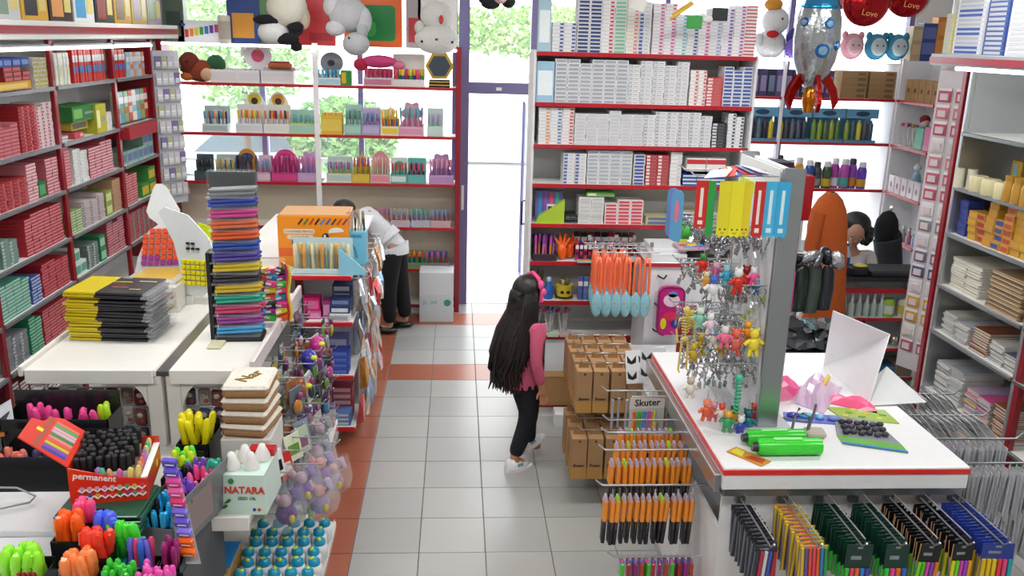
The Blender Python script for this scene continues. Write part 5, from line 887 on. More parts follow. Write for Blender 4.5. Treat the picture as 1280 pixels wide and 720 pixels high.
for k, (x, y, z, cc) in enumerate([(-.26, -.42, .80, '#c8302c'), (-.24, -.30, .84, '#dce4c8'), (-.22, -.18, .82, '#b8c8b0'), (-.24, -.05, .8, '#8a9ab0'), (-.28, -.52, .86, '#e8e8e8')]):
    tag(ob('wrapped_card', MB().cbox(-.004, -.05, -.13, .004, .05, 0, .002).box(.004, -.035, -.1, .0055, .035, -.05, 1).mesh('w', [M(cc, 'gloss'), M(['#f0e8e0', '#6a9a3c', '#8a5a7a', '#2c2c30', '#1c1c1e'][k], 'gloss')]), None, (x, y, z), (0, R(-14), R(-35))), f'{["red", "pale green", "sage", "slate", "white and black"][k]} carded pack hanging above the clear toy bags', 'pack')
    hook(gond, (-.44, y, z+.01), (x+.01, y, z+.01))
# ---------------------------------------------------------------- blue capped white jars on the bottom shelf
jd = None
for r_ in range(6):
    for c_ in range(5):
        x = -.385+c_*.073+(.015 if r_ % 2 else 0); y = -.80+r_*.083; 
        t = root('blue_capped_toy', f'white jar with a blue and lime cap, {nth(c_)} from left, {nth(r_)} row back', 'jar', (x, y, .3155+r_*.0), 0, 'white jars with blue caps') if jd is None else dup(jd, (x, y, .3155), rnd.uniform(0, 6), f'white jar with a blue and lime cap, {nth(c_)} from left, {nth(r_)} row back')
        if jd is None:
            jd = t; part('jar', MB().lathe([(.026, 0), (.034, .01), (.037, .06), (.035, .078), (.027, .086)], 12), M('#e4e6e8', 'gloss'), t)
            cp_ = part('cap', MB().lathe([(.026, .084), (.028, .09), (.026, .108), (.014, .118)], 12), M('#1e9ac0', 'gloss'), t); part('motif', MB().ell((.006, -.006, .115), (.015, .011, .008), n=8, k=5), M('#b8d83a', 'gloss'), cp_)
part('side_rail', MB().cbox(-.052, -.92, .28, -.044, -.25, .36, .003), CLR, gond)
# low box with blue lid and the dinosaur toy
t = root('blue_lid_box', 'cardboard box with a sky blue lid on the bottom shelf', 'box', (-.64, -.90, .3155)); part('carton', MB().cbox(0, 0, 0, .22, .30, .13, .003), M('#b08a4c', 'paper'), t); part('lid', MB().cbox(.003, .09, .13, .217, .297, .136, .002), M('#2a8ad0', 'gloss'), t); part('logo', MB().lathe([(.02, 0), (.02, .002)], 16), M('#d8e4ec'), t, (.09, .18, .136))
# ================================================================ NEAR LEFT: pen displays
t = root('near_counter', 'white near counter at the bottom left holding marker bins', 'counter', (0, 0, 0)); nc = t
part('top', MB().cbox(-2.1, -1.25, .87, -.82, -.955, .90, .004), M('#d9dcdf'), t); part('front_top', MB().cbox(-2.1, -1.9, .84, -.60, -1.25, .875, .004), M('#e2e5ea'), t)
part('body', MB().box(-2.08, -1.88, 0, -.75, -.97, .84), M('#d4d6d9'), t)
# black bins behind
def bin_(x, y, z, w, d, h, label, col='#1d1e23', cat='bin', rz=0, th=.006):
    t = root('pen_bin', label, cat, (x, y, z), rz)
    part('box', MB().box(0, 0, 0, w, th, h).box(0, d-th, 0, w, d, h*1.25).box(0, 0, 0, th, d, h).box(w-th, 0, 0, w, d, h).box(0, 0, 0, w, d, th), M(col, 'gloss'), t)
    return t
bin_(-1.42, -.60, .7505, .46, .16, .30, 'wide black bin under the left table with pink markers')
bin_(-1.36, -.80, .7505, .50, .17, .22, 'black bin behind the white counter holding purple markers')
bin_(-1.14, -.985+.01, .9005, .26, .13, .06, 'low black tray at the left of the red marker box') if 0 else None
def thick(name, L, r, body, cap, style='chisel'):
    def f():
        b = MB().lathe([(r*.85, 0), (r, .004), (r, L*.6)], 8).lathe([(r*1.12, L*.6), (r*1.15, L*.62), (r*1.0, L*.93), (r*.55, L)], 8, 1).box(r*.9, -r*.2, L*.64, r*1.35, r*.2, L*.95, 1)
        return b.mesh(name, [M(body, 'gloss'), M(cap, 'gloss')])
    return cache(('thick', name, L, r, body, cap), f)
def bunch(n, cx, cy, z, sx, sy, L, r, cols, label, name='highlighter', cat='highlighter', lean=.22, body=None, seed=1, group=None):
    rg_ = random.Random(seed); m_ = max(1, round(math.sqrt(n*sx/max(sy, .01)))); 
    for k in range(n):
        i, j = k % m_, k//m_; rows_ = math.ceil(n/m_)
        x = cx+(i+.5-m_/2)*sx/m_+rg_.uniform(-.004, .004); y = cy+(j+.5-rows_/2)*sy/rows_+rg_.uniform(-.004, .004)
        c, cn = cols[k % len(cols)]
        rw_ = ['front', 'second', 'third', 'fourth', 'fifth', 'sixth', 'seventh', 'eighth'][min(j, 7)]
        tag(ob(name, thick(name, L, r, body or c, c), None, (x, y, z+rg_.uniform(0, .012)), ((cy-y)*1.5+rg_.uniform(-lean, lean)*.5, (x-cx)*1.5+rg_.uniform(-lean, lean)*.5, rg_.uniform(0, 6))), f'{cn} {name}, {nth(i)} in the {rw_} row of {label}', cat, group or f'{name}s of {label}')
PK, OR, GR_, BL_, RD_, YL = ('#f03c8c', 'pink'), ('#ff6a1e', 'orange'), ('#3cd43c', 'green'), ('#3a5ce0', 'blue'), ('#f03c28', 'red'), ('#e8e02c', 'yellow')
bunch(10, -1.18, -.51, .93, .34, .06, .14, .014, [('#f04c9c', 'pink')], 'the wide black bin', seed=2); bunch(3, -1.0, -.5, .94, .08, .04, .14, .014, [('#b8e02c', 'lime')], 'the wide black bin corner', seed=3)
bunch(16, -1.16, -.72, .80, .38, .1, .15, .015, [('#45466e', 'purple'), ('#3a3f60', 'indigo')], 'the black bin', 'marker', 'marker', seed=4); bunch(6, -1.30, -.74, .815, .1, .08, .15, .015, [('#e07a6c', 'coral')], 'the black bin left corner', 'marker', 'marker', seed=5)
t = root('folded_sheet', 'folded grey and orange sheet lying at the left picture edge', 'sheet', (-1.50, -.62, .99), R(20)); part('sheet', MB().add([(0, 0, 0), (.14, 0, .02), (.12, .14, .09), (0, .12, .03), (0, 0, .004), (.14, 0, .024), (.12, .14, .094), (0, .12, .034)], [(0, 3, 2, 1), (4, 5, 6, 7), (0, 1, 5, 4), (1, 2, 6, 5), (2, 3, 7, 6), (3, 0, 4, 7)]), M('#b8bcc4', 'paper'), t); part('edge', MB().box(-.06, -.03, -.01, .1, .0, .002), M('#d8842c'), t)
t = root('cable', 'thin grey wire loop with a dark green clip on the white counter', 'cable', (-1.18, -1.15, .901)); part('wire', MB().tube([(-.10+.0, -.05, .012), (-.14, .02, .05), (-.08, .1, .07), (.02, .13, .05), (.10, .1, .03), (.09, .07, .02), (.0, .02, .02), (-.06, -.04, .012)], .004, 6), M('#9ca3a6', 'gloss'), t); part('clip', MB().cbox(-.11, -.09, 0, -.03, -.05, .025, .006), M('#1c3c30', 'gloss'), t)
# green packs under the marker box
for k in range(7): put(FR0, -.90+rnd.uniform(-.006, .006), -1.30+rnd.uniform(-.006, .006), .90+k*.0125, 'refill_pack', cache('gpk', lambda: MB().cbox(0, 0, 0, .30, .24, .012, .003).box(.06, -.001, .003, .14, 0, .009, 1).mesh('g', [M('#1f5a44', 'gloss'), M('#c9d8d0')])), f'dark green flat pack, {"topmost" if k == 6 else ORD[6-k]+" from top"} under the red marker box', 'pack', 'dark green packs under the red marker box')
# the red marker box
t = root('marker_box_display', 'open red marker display box full of black-capped pastel pens', 'display box', (-.87, -1.22, .9885), R(9)); mb = t
W_, D_, H_ = .27, .30, .12
part('base', MB().box(0, 0, 0, W_, D_, .006), M('#5a5c62'), t)
part('front', MB().prism([(0, .0), (W_, 0), (W_, .085), (.16, .10), (.05, .135), (0, .15)], -.004, 0), M('#e8331f', 'gloss'), t)
part('side', MB().box(W_-.004, 0, 0, W_, D_, .09).box(0, 0, 0, .004, D_, .15).box(0, D_-.004, 0, W_, D_, .12), M('#d63a26', 'gloss'), t)
part('white_rim', MB().box(W_-.022, 0, .086, W_+.001, D_, .092), M('#f0eeec'), t)
lid = part('lid', MB().slab([(0, 0), (0, D_), (-.10, D_+.005), (-.14, D_-.03), (-.16, D_-.09), (-.20, D_-.11), (-.20, .02)], 0, .005), M('#df3a28', 'gloss'), t, (.0, .0, .15), (0, R(38), 0))
for q in range(10): part('printed_stripe', MB().box(-.115, .03+q*.0235, .005, -.02, .05+q*.0235, .0058), M(['#3a4ab0', '#7a5ab8', '#c8c23a', '#e0603a', '#d88a8c', '#3c8a4c', '#c8b8c8', '#e0a8b8', '#4ab060', '#d87a6a'][q], 'gloss'), lid)
part('printed_band', MB().box(-.15, .02, .005, -.125, .27, .0056), M('#b04a34'), lid); part('sticker', MB().box(-.165, .13, .0056, -.14, .155, .0066), M('#e8e02c'), lid)
text('Pensan', .036, M('#f4dcd6'), lid, (-.155, .22, .0058), (0, 0, R(-115)), bold=.001) if 0 else None
for q in range(9): part('wave_print', MB().tube([(.03+q*.026, -.005, .058), (.043+q*.026, -.005, .046), (.056+q*.026, -.005, .058)], .004, 5).prism([(.043+q*.026+.009*math.cos(R(a)), .062+.007*math.sin(R(a))) for a in range(0, 360, 40)], -.0055, -.004, 1), [M('#f6dcd8'), M(['#c8a8c8', '#c0b0d0', '#d8a8b8', '#e0a8c8', '#b8c8d0', '#9ac8b8', '#4aa87a', '#e0b83a', '#d84a7a'][q], 'gloss')], t)
for q in range(9): part('wave_print', MB().tube([(.03+q*.026, -.005, .030), (.043+q*.026, -.005, .018), (.056+q*.026, -.005, .030)], .004, 5).prism([(.043+q*.026+.009*math.cos(R(a)), .033+.007*math.sin(R(a))) for a in range(0, 360, 40)], -.0055, -.004, 1), [M('#f6dcd8'), M(['#6a2a8a', '#2a6ac0', '#e8a82c', '#d84a7a', '#e0503a', '#3a8a3c', '#8a4aa8', '#3aa890', '#d87a8a'][q], 'gloss')], t)
text('permanent', .034, M('#f8e4e0'), t, (.09, -.0045, .105), (R(90), R(10), 0), 'lettering', bold=.0008)
part('price_sticker', MB().box(W_, .20, .03, W_+.001, .225, .055), M('#d8e02c'), t)
for q in range(2): part('divider', MB().box(.006, .04+q*.09, .02, W_-.03, .043+q*.09, .1), M('#e8e2d8'), t)
cz, sz_ = math.cos(R(9)), math.sin(R(9))
pc = ['#e8d27a', '#5ac0a4', '#e8d27a', '#e0a078', '#e87a5a', '#d86ab0', '#b08ad0']
kk = 0
for i in range(9):
    for j in range(8):
        if j == 0 and i < 3: continue
        x = .022+i*.0255; y = .02+j*.034; front = (j == 0 and i >= 3) or i == 8
        wx, wy = -.87+x*cz-y*sz_, -1.22+x*sz_+y*cz
        if front:
            c = pc[(i*2+j) % 7]; o = ob('pastel_pen', thick('pastel', .12, .010, c, c), None, (wx, wy, .996), (R(6), R(3), i)); tag(o, f'pastel pen, {nth(kk)} along the uncapped edge of the red display box', 'pen', 'pastel pens of the red display box'); kk += 1
        else:
            o = ob('black_cap_marker', cache('bcm', lambda: MB().lathe([(.008, 0), (.009, .09)], 8).lathe([(.012, .09), (.0125, .10), (.012, .145), (.0095, .152), (.006, .153)], 10, 1).mesh('b', [M('#cfc4a0', 'gloss'), M('#111114', 'plain')])), None, (wx, wy, .996+.002*j), (rnd.uniform(-.08, .08), rnd.uniform(-.08, .08), 0))
            tag(o, f'black-capped marker, {nth(i)} from left, {nth(j)} row back in the red box', 'marker', 'black-capped markers in the red box')
# yellow and green highlighters behind right
bin_(-.66, -.66, .80, .14, .20, .16, 'black bin holding the yellow highlighters', th=.004); bin_(-.66, -.88, .7505, .13, .18, .16, 'black bin holding the lime highlighters', th=.004)
bunch(10, -.59, -.56, .93, .12, .14, .13, .015, [('#f0e41e', 'yellow')], 'the yellow bunch', seed=7, lean=.5); bunch(9, -.59, -.78, .86, .11, .13, .12, .013, [('#5ee03a', 'lime'), ('#d8e82c', 'yellow')], 'the lime bunch', seed=8, lean=.4)
put(FR0, -.66, -.66, .7505, 'spacer_box', MB().cbox(0, 0, 0, .14, .2, .048, .002).mesh('s', BLK), 'flat black box under the yellow highlighter bin', 'box')
# mixed markers in the tilted grey box on the right
t = root('grey_marker_box', 'grey sided long box of coloured markers beside the mint carton', 'display box', (-.665, -1.22, .78), R(-12)); 
part('box', MB().box(0, 0, 0, .004, .46, .16).box(.17, 0, 0, .174, .46, .2).box(0, 0, 0, .174, .004, .12).box(0, .456, 0, .174, .46, .18).box(0, 0, 0, .174, .46, .004), M('#6d6f74', 'gloss'), t)
part('support', MB().box(.02, .02, -.46, .15, .42, 0), M('#55585e'), t)
part('printed_panel', MB().box(.174, .05, .03, .1752, .3, .17), M('#8c7c7c'), t)
gm = [('#f0508c', 'pink'), ('#2fb8a0', 'teal'), ('#30b0e8', 'sky blue'), ('#d82c34', 'red'), ('#5848c0', 'indigo'), ('#1c1c22', 'black'), ('#8a58d0', 'violet'), ('#f06aa8', 'rose')]
for i in range(6):
    for j in range(14):
        x = .022+i*.026; y = .02+j*.031; c, cn = gm[(j//2+i//3*3) % 8] if j > 3 else (gm[2] if i > 1 else gm[5])
        wx, wy = -.665+x*math.cos(R(-12))-y*math.sin(R(-12)), -1.22+x*math.sin(R(-12))+y*math.cos(R(-12))
        tag(ob('felt_marker', thick('felt', .15, .0105, '#24242a', c), None, (wx, wy, .786+rnd.uniform(0, .03)+j*.002), (rnd.uniform(-.15, .15), rnd.uniform(-.15, .2), rnd.uniform(0, 6))), f'{cn} felt marker, {nth(i)} from left, {nth(j)} row back in the grey box', 'marker', 'felt markers in the grey box')
# strip of clipped sharpeners
for k, (c, cn) in enumerate([('#5a48c0', 'violet'), ('#6450c8', 'violet'), ('#d84a9a', 'pink'), ('#e05aa4', 'pink'), ('#d83c78', 'magenta'), ('#7a68d8', 'lilac'), ('#6a58cc', 'lilac'), ('#8a7ae0', 'pale violet'), ('#f0641e', 'orange'), ('#f0701e', 'orange')]):
    px, py = 212+k*2.6, 578+k*12.5; p = atY(px, py, -1.36-k*.012)
    tag(ob('clip_sharpener', cache(('cs', c), lambda: MB().cbox(-.026, -.012, -.014, .026, .012, .014, .004).box(-.012, -.0135, -.004, .02, -.012, .002, 1).mesh('c', [M(c, 'gloss'), M('#e8e6ee')])), None, (p.x, -1.36-k*.012, p.z), (R(20), 0, R(-8))), f'{cn} clip sharpener, {nth(k)} from the top of the hanging strip', 'sharpener', 'clip sharpeners on the hanging strip')
a_, b_ = atY(208, 572, -1.345), atY(240, 705, -1.47); t = root('strip_card', 'narrow pale card strip carrying the clip sharpeners', 'display strip', (a_.x, -1.345, a_.z)); part('card', MB().add([(-.02, .0, 0), (.03, 0, 0), (b_.x-a_.x+.03, -.125+.0, b_.z-a_.z), (b_.x-a_.x-.02, -.125, b_.z-a_.z), (-.02, .004, 0), (.03, .004, 0), (b_.x-a_.x+.03, -.121, b_.z-a_.z), (b_.x-a_.x-.02, -.121, b_.z-a_.z)], [(0, 3, 2, 1), (4, 5, 6, 7), (0, 1, 5, 4), (1, 2, 6, 5), (2, 3, 7, 6), (3, 0, 4, 7)]), M('#b8babc', 'gloss'), t)
# lower green and cyan packs
for k in range(5): put(FR0, -.80+.006*k, -1.42+.01*k, .8755+k*.007, 'green_pack', cache('gp2', lambda: MB().cbox(0, 0, 0, .15, .12, .0065, .002).box(.02, .02, .0065, .13, .1, .0068, 1).mesh('g', [M('#2f8a4c', 'gloss'), M('#3fa05c', 'gloss')])), f'bright green flat pack, {"topmost" if k == 4 else ORD[4-k]+" from top"} below the red marker box', 'pack')
for k in range(6): put(FR0, -.62-.002*k, -1.62+.02*k, .8755+k*.006, 'cyan_pack', cache('cp2', lambda: MB().cbox(0, 0, 0, .10, .14, .0055, .002).box(.01, .02, .0055, .09, .03, .0058, 1).mesh('g', [M('#3a9ac0', 'gloss'), M('#1c4a6a', 'gloss')])), f'cyan flat pack, {"topmost" if k == 5 else ORD[5-k]+" from top"} by the strip of sharpeners', 'pack')
# front clusters of highlighters in black bins
def cluster(px, py, Y, z, n, sx, sy, L, r, cols, label, seed, bw=0, bh=.10, lean=.25):
    p = atY(px, py, Y)
    if bw: bin_(p.x-sx/2-.012, Y-sy/2-.012, .8755, sx+.024, sy+.024, z-.8755+bh*.5, f'black bin holding the {label}', th=.004)
    bunch(n, p.x, Y, z, sx, sy, L, r, cols, f'the {label}', seed=seed, lean=lean)
cluster(28, 690, -1.56, .885, 12, .13, .1, .13, .0165, [('#9af03a', 'lime')], 'lime group at the left corner', 11, 1)
cluster(97, 690, -1.58, .885, 9, .10, .08, .125, .0165, [('#ff8a4a', 'light orange')], 'light orange group', 12, 1)
cluster(92, 655, -1.42, .93, 7, .11, .06, .135, .0165, [('#ff641a', 'orange')], 'orange group', 13, 1)
cluster(107, 640, -1.34, .94, 5, .08, .05, .13, .0165, [('#f8508c', 'pink')], 'pink group', 14, 1)
cluster(132, 666, -1.40, .92, 6, .08, .06, .13, .0165, [('#4a68f0', 'blue')], 'blue group', 15, 1)
cluster(120, 690, -1.50, .91, 6, .085, .05, .14, .0175, [('#f8402a', 'red')], 'red group', 16, 1)
cluster(148, 652, -1.36, .93, 5, .09, .05, .13, .0165, [('#48e838', 'bright green'), ('#58e83a', 'bright green')], 'bright green group', 17, 1) if 0 else None
for k in range(4): 
    p = atY(140+k*11, 648, -1.44); tag(ob('highlighter', thick('highlighter', .13, .0165, '#3cdc3c', '#4ae83c'), None, (p.x, -1.44, .905+.01*(k % 2)), (R(-6), R(5*k-6), k)), f'bright green highlighter, {nth(k)} from the left beside the green packs', 'highlighter')
cluster(150, 706, -1.60, .885, 14, .10, .09, .09, .010, [('#3cc83a', 'green')], 'small green group', 18, 1, bh=.06)
cluster(196, 712, -1.62, .885, 16, .11, .08, .09, .010, [('#f05ab8', 'pink')], 'small pink group', 19, 1, bh=.06)
cluster(175, 690, -1.50, .885, 8, .09, .05, .12, .010, [('#6a68d8', 'violet'), ('#e0487c', 'rose'), ('#3c70d8', 'blue')], 'mixed slim group', 20, 1, bh=.06)
cluster(140, 722, -1.72, .885, 8, .07, .05, .09, .011, [('#3a4cf0', 'blue')], 'small blue group', 22, 1, bh=.05)
cluster(215, 690, -1.48, .885, 7, .05, .08, .10, .010, [('#a02c74', 'plum')], 'plum group', 21, 1, bh=.06)
for k in range(4): 
    p = atY(52+k*6, 706, -1.62); tag(ob('red_tube', cache('rtb', lambda: MB().tube([(0, 0, 0), (.02, 0, .13)], .007, 7).mesh('r', M('#8a1c20', 'gloss'))), None, (p.x-.01, -1.66, .876), (R(8), R(-25), 0)), f'dark red tube, {nth(k)} from the left between lime and orange groups', 'tube')
# dinosaur toy standing on the blue lid box
p = atY(272, 700, -1.36)
blob('dinosaur_toy', 'bright green dinosaur toy standing in front of the sky blue lid', 'toy', (-.50, -.855, .4465), [('body', (0, 0, .03), (.035, .03, .035), '#6ce03a', 'gloss'), ('neck', (.005, -.01, .075), (.016, .016, .035), '#6ce03a', 'gloss'), ('head', (-.004, -.025, .11), (.02, .028, .016), '#74e83f', 'gloss'), ('arm', (.02, -.025, .04), (.01, .015, .01), '#6ce03a', 'gloss'), ('eye', (-.015, -.04, .117), (.004, .004, .004), '#111111', 'gloss')])
# ================================================================ RIGHT ISLAND
X0, X1, YF, YB, ZT = 1.63, 2.66, -1.07, .30, 1.05
t = root('white_counter', 'white display counter with a red stripe and wire hooks in the right foreground', 'counter', (0, 0, 0)); ct = t
CW = M('#e8e9ec', 'gloss')
tp = part('counter_top', MB().cbox(X0, YF, ZT-.10, X1, YB, ZT, .004), CW, t)
part('red_stripe', MB().box(X0-.002, YF-.003, ZT-.032, X1+.002, YF, ZT-.010).box(X0-.003, YF, ZT-.032, X0, YB, ZT-.010), M('#e03028', 'gloss'), tp)
part('channel', MB().cbox(X0+.01, YF+.01, ZT-.135, X1-.01, YB, ZT-.10, .003), M('#9b9ea1', 'metal'), t)
part('channel', MB().cbox(X0-.03, YF+.02, ZT-.12, X0-.003, YB, ZT-.04, .003), ALU, t)
part('front_panel', MB().box(X0+.02, YF+.05, .08, X1-.02, YF+.065, ZT-.13), CW, t)
part('side_panel', MB().box(X0+.02, YF+.065, .08, X0+.035, 1.30, .74), CW, t); part('side_panel', MB().box(X1-.035, YF+.065, .08, X1-.02, YB, ZT-.13), CW, t)
part('base', MB().box(X0+.03, YF+.08, 0, X1-.03, 1.30, .08), M('#a9acae'), t)
part('rear_top', MB().box(X0+.035, YB, .70, 2.3, 1.30, .74), CW, t)
for x in (1.72, 1.90, 2.05, 2.20, 2.35, 2.50, 2.63): part('bracket', MB().cbox(x-.02, YF+.02, ZT-.175, x+.02, YF+.05, ZT-.10, .003), M('#8f9295', 'metal'), t)
# front hooks with pen packs
def pack_me(c_head, c_pens, w=.10, h=.20, hf=.42):
    def f():
        b = MB().box(-w/2, 0, -h*hf, w/2, .004, 0).box(-w/2, .001, -h, w/2, .003, -h*hf, 1).box(-w/2-.001, .0, -h*hf, -w/2, .0045, 0, len(c_pens)+2).box(-w*.1, -.0006, -.016, w*.1, 0, -.008, 1)
        n = len(c_pens)
        for k in range(n):
            x = -w/2+w*(k+.5)/n; b.tube([(x, -.004, -h*.97), (x, -.004, -h*hf+.004)], w/n*.42, 6, 2+k)
        b.box(-w*.3, -.0008, -h*hf*.6, w*.1, 0, -h*hf*.45, 1)
        return b.mesh('pen_pack', [M(c_head, 'gloss'), M('#8a9296', 'gloss')]+[M(c, 'gloss') for c in c_pens]+[M('#c89a6a' if hf == .43 else c_head, 'gloss')])
    return cache(('pm', c_head, tuple(c_pens), w, h), f)
rowsF = [(1.72, '#34363c', ['#3a3c4c', '#c03048', '#d8d8dc', '#3a5ab0', '#b02c3c'], 'charcoal card of red and blue pens', .085, .21, 12, .12),
 (1.90, '#d0a83c', ['#e8c030', '#7058a8', '#f05a30', '#f04a6a', '#f0642c', '#3a8ad0', '#3aa04a'], 'card of rainbow felt pens', .10, .21, 12, .06),
 (2.07, '#15382c', ['#38c83c', '#f04a78', '#f0782c', '#3a8ae0', '#5a4ab0'], 'dark green card of neon pens, left row', .10, .19, 14, .55),
 (2.22, '#153a2e', ['#3cc840', '#e84aa0', '#f0782c', '#3a70d0'], 'dark green card of neon pens, right row', .09, .19, 14, .55),
 (2.35, '#131316', ['#86d82c', '#5cc82c', '#e04ab8', '#8a4ac0', '#f0802c'], 'black card of neon pens, left row', .085, .19, 15, .43),
 (2.48, '#17171b', ['#e0d82c', '#6ad82c', '#e04ab8', '#9a4ad0', '#f0a02c'], 'black card of neon pens, right row', .085, .17, 12, .43),
 (2.62, '#2a3f92', ['#e8c020', '#e8c020', '#e8d02c', '#e83c50', '#e8508a', '#20a8b0'], 'deep blue card of bright pens', .12, .19, 15, .36)]
for x, ch, cps, ds, w, h, n, hf in rowsF:
    part('hook', MB().tube([(x, YF+.02, ZT-.15), (x, YF-.34, ZT-.15), (x, YF-.37, ZT-.12)], .004, 6), CHR, ct)
    part('price_rail', MB().tube([(x+.012, YF+.02, ZT-.13), (x+.012, YF-.33, ZT-.125)], .003, 6), CHR, ct)
    for k in range(n):
        y = YF-.32+k*(.33/n); me = pack_me(ch, cps, w, h, hf)
        tag(ob('pen_pack', me, None, (x+rnd.uniform(-.006, .006), y, ZT-.158), (rnd.uniform(-.08, .03), rnd.uniform(-.07, .07), rnd.uniform(-.14, .14))), f'{ds}, {nth(k)} from the front of its hook', 'pen pack', f'{ds} on the counter front')
for x, y, z in ((1.70, -1.41, .70), (2.36, -1.41, .70)): tag(ob('price_sticker', MB().box(-.014, -.001, -.01, .014, 0, .01).mesh('p', M('#e8f02c', 'gloss')), None, (x+.01, y-.0, z+.08)), f'neon yellow price sticker on the {"first" if x < 2 else "fifth"} row of the counter front', 'sticker') if 0 else None
# small white info cards below the dark green rows
for k, x in enumerate((2.12, 2.30, 2.44)): put(FR0, x, -1.36, ZT-.43, 'info_card', MB().box(0, 0, 0, .07, .003, .07).box(.01, -.001, .02, .06, 0, .03, 1).mesh('i', [M('#e0e2e4'), M('#3a3a6a')]), f'white info card, {nth(k)} from the left under the pen rows', 'card') if 0 else None
# left side: hooks with orange pencils
def pencil_pack():
    b = MB().box(-.0015, -.028, -.20, .0015, .028, -.055)
    b.add([(0, -.004, 0), (0, .004, 0), (.0015, .02, -.055), (.0015, -.02, -.055)], [(0, 1, 2, 3), (3, 2, 1, 0)])
    for y in (-.018, 0, .018): b.tube([(0, y, -.275), (0, y, -.165)], .0098, 6, 1); b.tube([(0, y, -.165), (0, y, -.07)], .0112, 6, 2); b.tube([(0, y, -.07), (0, y, -.052)], [.009, .006], 6, 3)
    return b.mesh('pencil_pack', [M('#cdd3d8', 'clear'), M('#25262b', 'gloss'), M('#f59a35', 'gloss'), M('#b4aabf', 'gloss')])
ppm = pencil_pack(); ppm2 = ppm.copy(); ppm2.materials[3] = M('#a8d848', 'gloss')
for r_, (y, z, n) in enumerate([(-.80, .83, 15), (-.66, .93, 14), (-.52, .95, 13), (-.38, .95, 12)]):
    part('hook', MB().tube([(X0+.02, y, z), (X0-.44+r_*.03, y, z), (X0-.47+r_*.03, y, z+.025)], .0045, 6), CHR, ct)
    for k in range(n):
        x = X0-.42+r_*.045+k*.0275
        tag(ob('pencil_pack', ppm2 if k % 7 == 2 else ppm, None, (x, y, z), (rnd.uniform(-.04, .04), rnd.uniform(-.02, .08), rnd.uniform(-.1, .1))), f'orange and black pencil pack, {nth(k)} from the aisle, {nth(r_)} hook from the front', 'pencil pack', 'orange and black pencil packs on the counter side')
# brown carton coloured pencil packs deeper and a lower hook of pouches
for y, z, L in ((-.84, .50, .38), (-.98, .36, .52)): part('hook', MB().tube([(X0+.02, y, z), (X0-L, y, z), (X0-L-.03, y, z+.03)], .0045, 6), CHR, ct)
for k in range(12):
    c, nm = [('#4ac83a', 'green'), ('#b03040', 'red'), ('#9a2c8a', 'purple'), ('#c04a3a', 'brick')][k % 4]
    tag(ob('slim_pouch', cache(('slp', c), lambda: MB().cbox(-.008, -.03, -.17, .008, .03, -.02, .004).box(-.003, -.02, -.03, .003, .02, 0, 1).ell((0, 0, -.025), (.012, .02, .012), 2, 7, 5).mesh('s', [M(c, 'gloss'), CLR, M('#6a4ab0' if c != '#4ac83a' else '#d84ab0', 'gloss')])), None, (X0-.34+k*.028, -.84, .50), (0, 0, rnd.uniform(-.2, .2))), f'{nm} slim pouch, {nth(k)} from the aisle on the low hook', 'pouch', 'slim pouches on the low hook')
# neon pen card facing the viewer
t = root('neon_pen_card', 'tall clear pack with four neon markers and a white lettered header', 'pen pack', (1.50, -.22, 1.0), R(6), None, 0, 0)
part('card', MB().box(-.09, 0, -.29, .09, .003, -.06), M('#c4d3d4', 'gloss'), t); part('header', MB().box(-.09, -.001, -.06, .09, .003, .0), M('#e6e4e0', 'gloss'), t); text('Skuter', .05, M('#2c2c30'), t, (0, -.0015, -.03), (R(90), 0, 0), bold=.001)
for q, c in enumerate(['#f0702c', '#48c83c', '#4a9af0', '#e85ac0', '#e8d82c']): part('marker', MB().tube([(-.066+q*.026, -.006, -.17), (-.066+q*.026, -.006, -.075)], .009, 7), M(c, 'gloss'), t)
part('tube', MB().tube([(.045, -.006, -.26), (.045, -.006, -.13)], .014, 7), M('#c8b890', 'gloss'), t); part('sticker', MB().box(-.06, -.002, -.245, -.02, 0, -.215), M('#d0f02c'), t)
part('hook', MB().tube([(X0, -.22, 1.003), (1.42, -.22, 1.003)], .004, 6), CHR, ct)
for k in range(9):
    t0 = ob('clear_stationery_pack', cache('csp', lambda: MB().box(-.001, -.035, -.24, .001, .035, 0).tube([(-.006, -.01, -.2), (-.006, -.01, -.04)], .008, 6, 1).tube([(-.006, .014, -.21), (-.006, .014, -.05)], .006, 6, 2).mesh('c', [M('#c8d2d6', 'clear'), M('#a8b0b4', 'gloss'), M('#c87a3c', 'gloss')])), None, (1.36+.035*k, -.08+.02*(k % 2), .97), (0, 0, rnd.uniform(-.3, .3))); tag(t0, f'clear pack with grey pencil, {nth(k)} from the aisle behind the neon card', 'pack')
part('hook', MB().tube([(X0+.02, -.07, .972), (1.32, -.07, .972), (1.29, -.07, 1.0)], .004, 6), CHR, ct)
# yellow gloves-like packs low behind
for k in range(4): tag(ob('yellow_pack', cache('ylp', lambda: MB().cbox(-.01, -.03, -.2, .01, .03, 0, .006).tube([(0, -.02, -.18), (.012, -.02, -.03)], .01, 6).mesh('y', M('#d8c020', 'gloss'))), None, (1.38+k*.028, -.45, .62), (0, 0, .2*k)), f'yellow pack, {nth(k)} from the aisle below the pencil packs', 'pack')
part('hook', MB().tube([(X0+.02, -.45, .622), (1.34, -.45, .622)], .004, 6), CHR, ct)
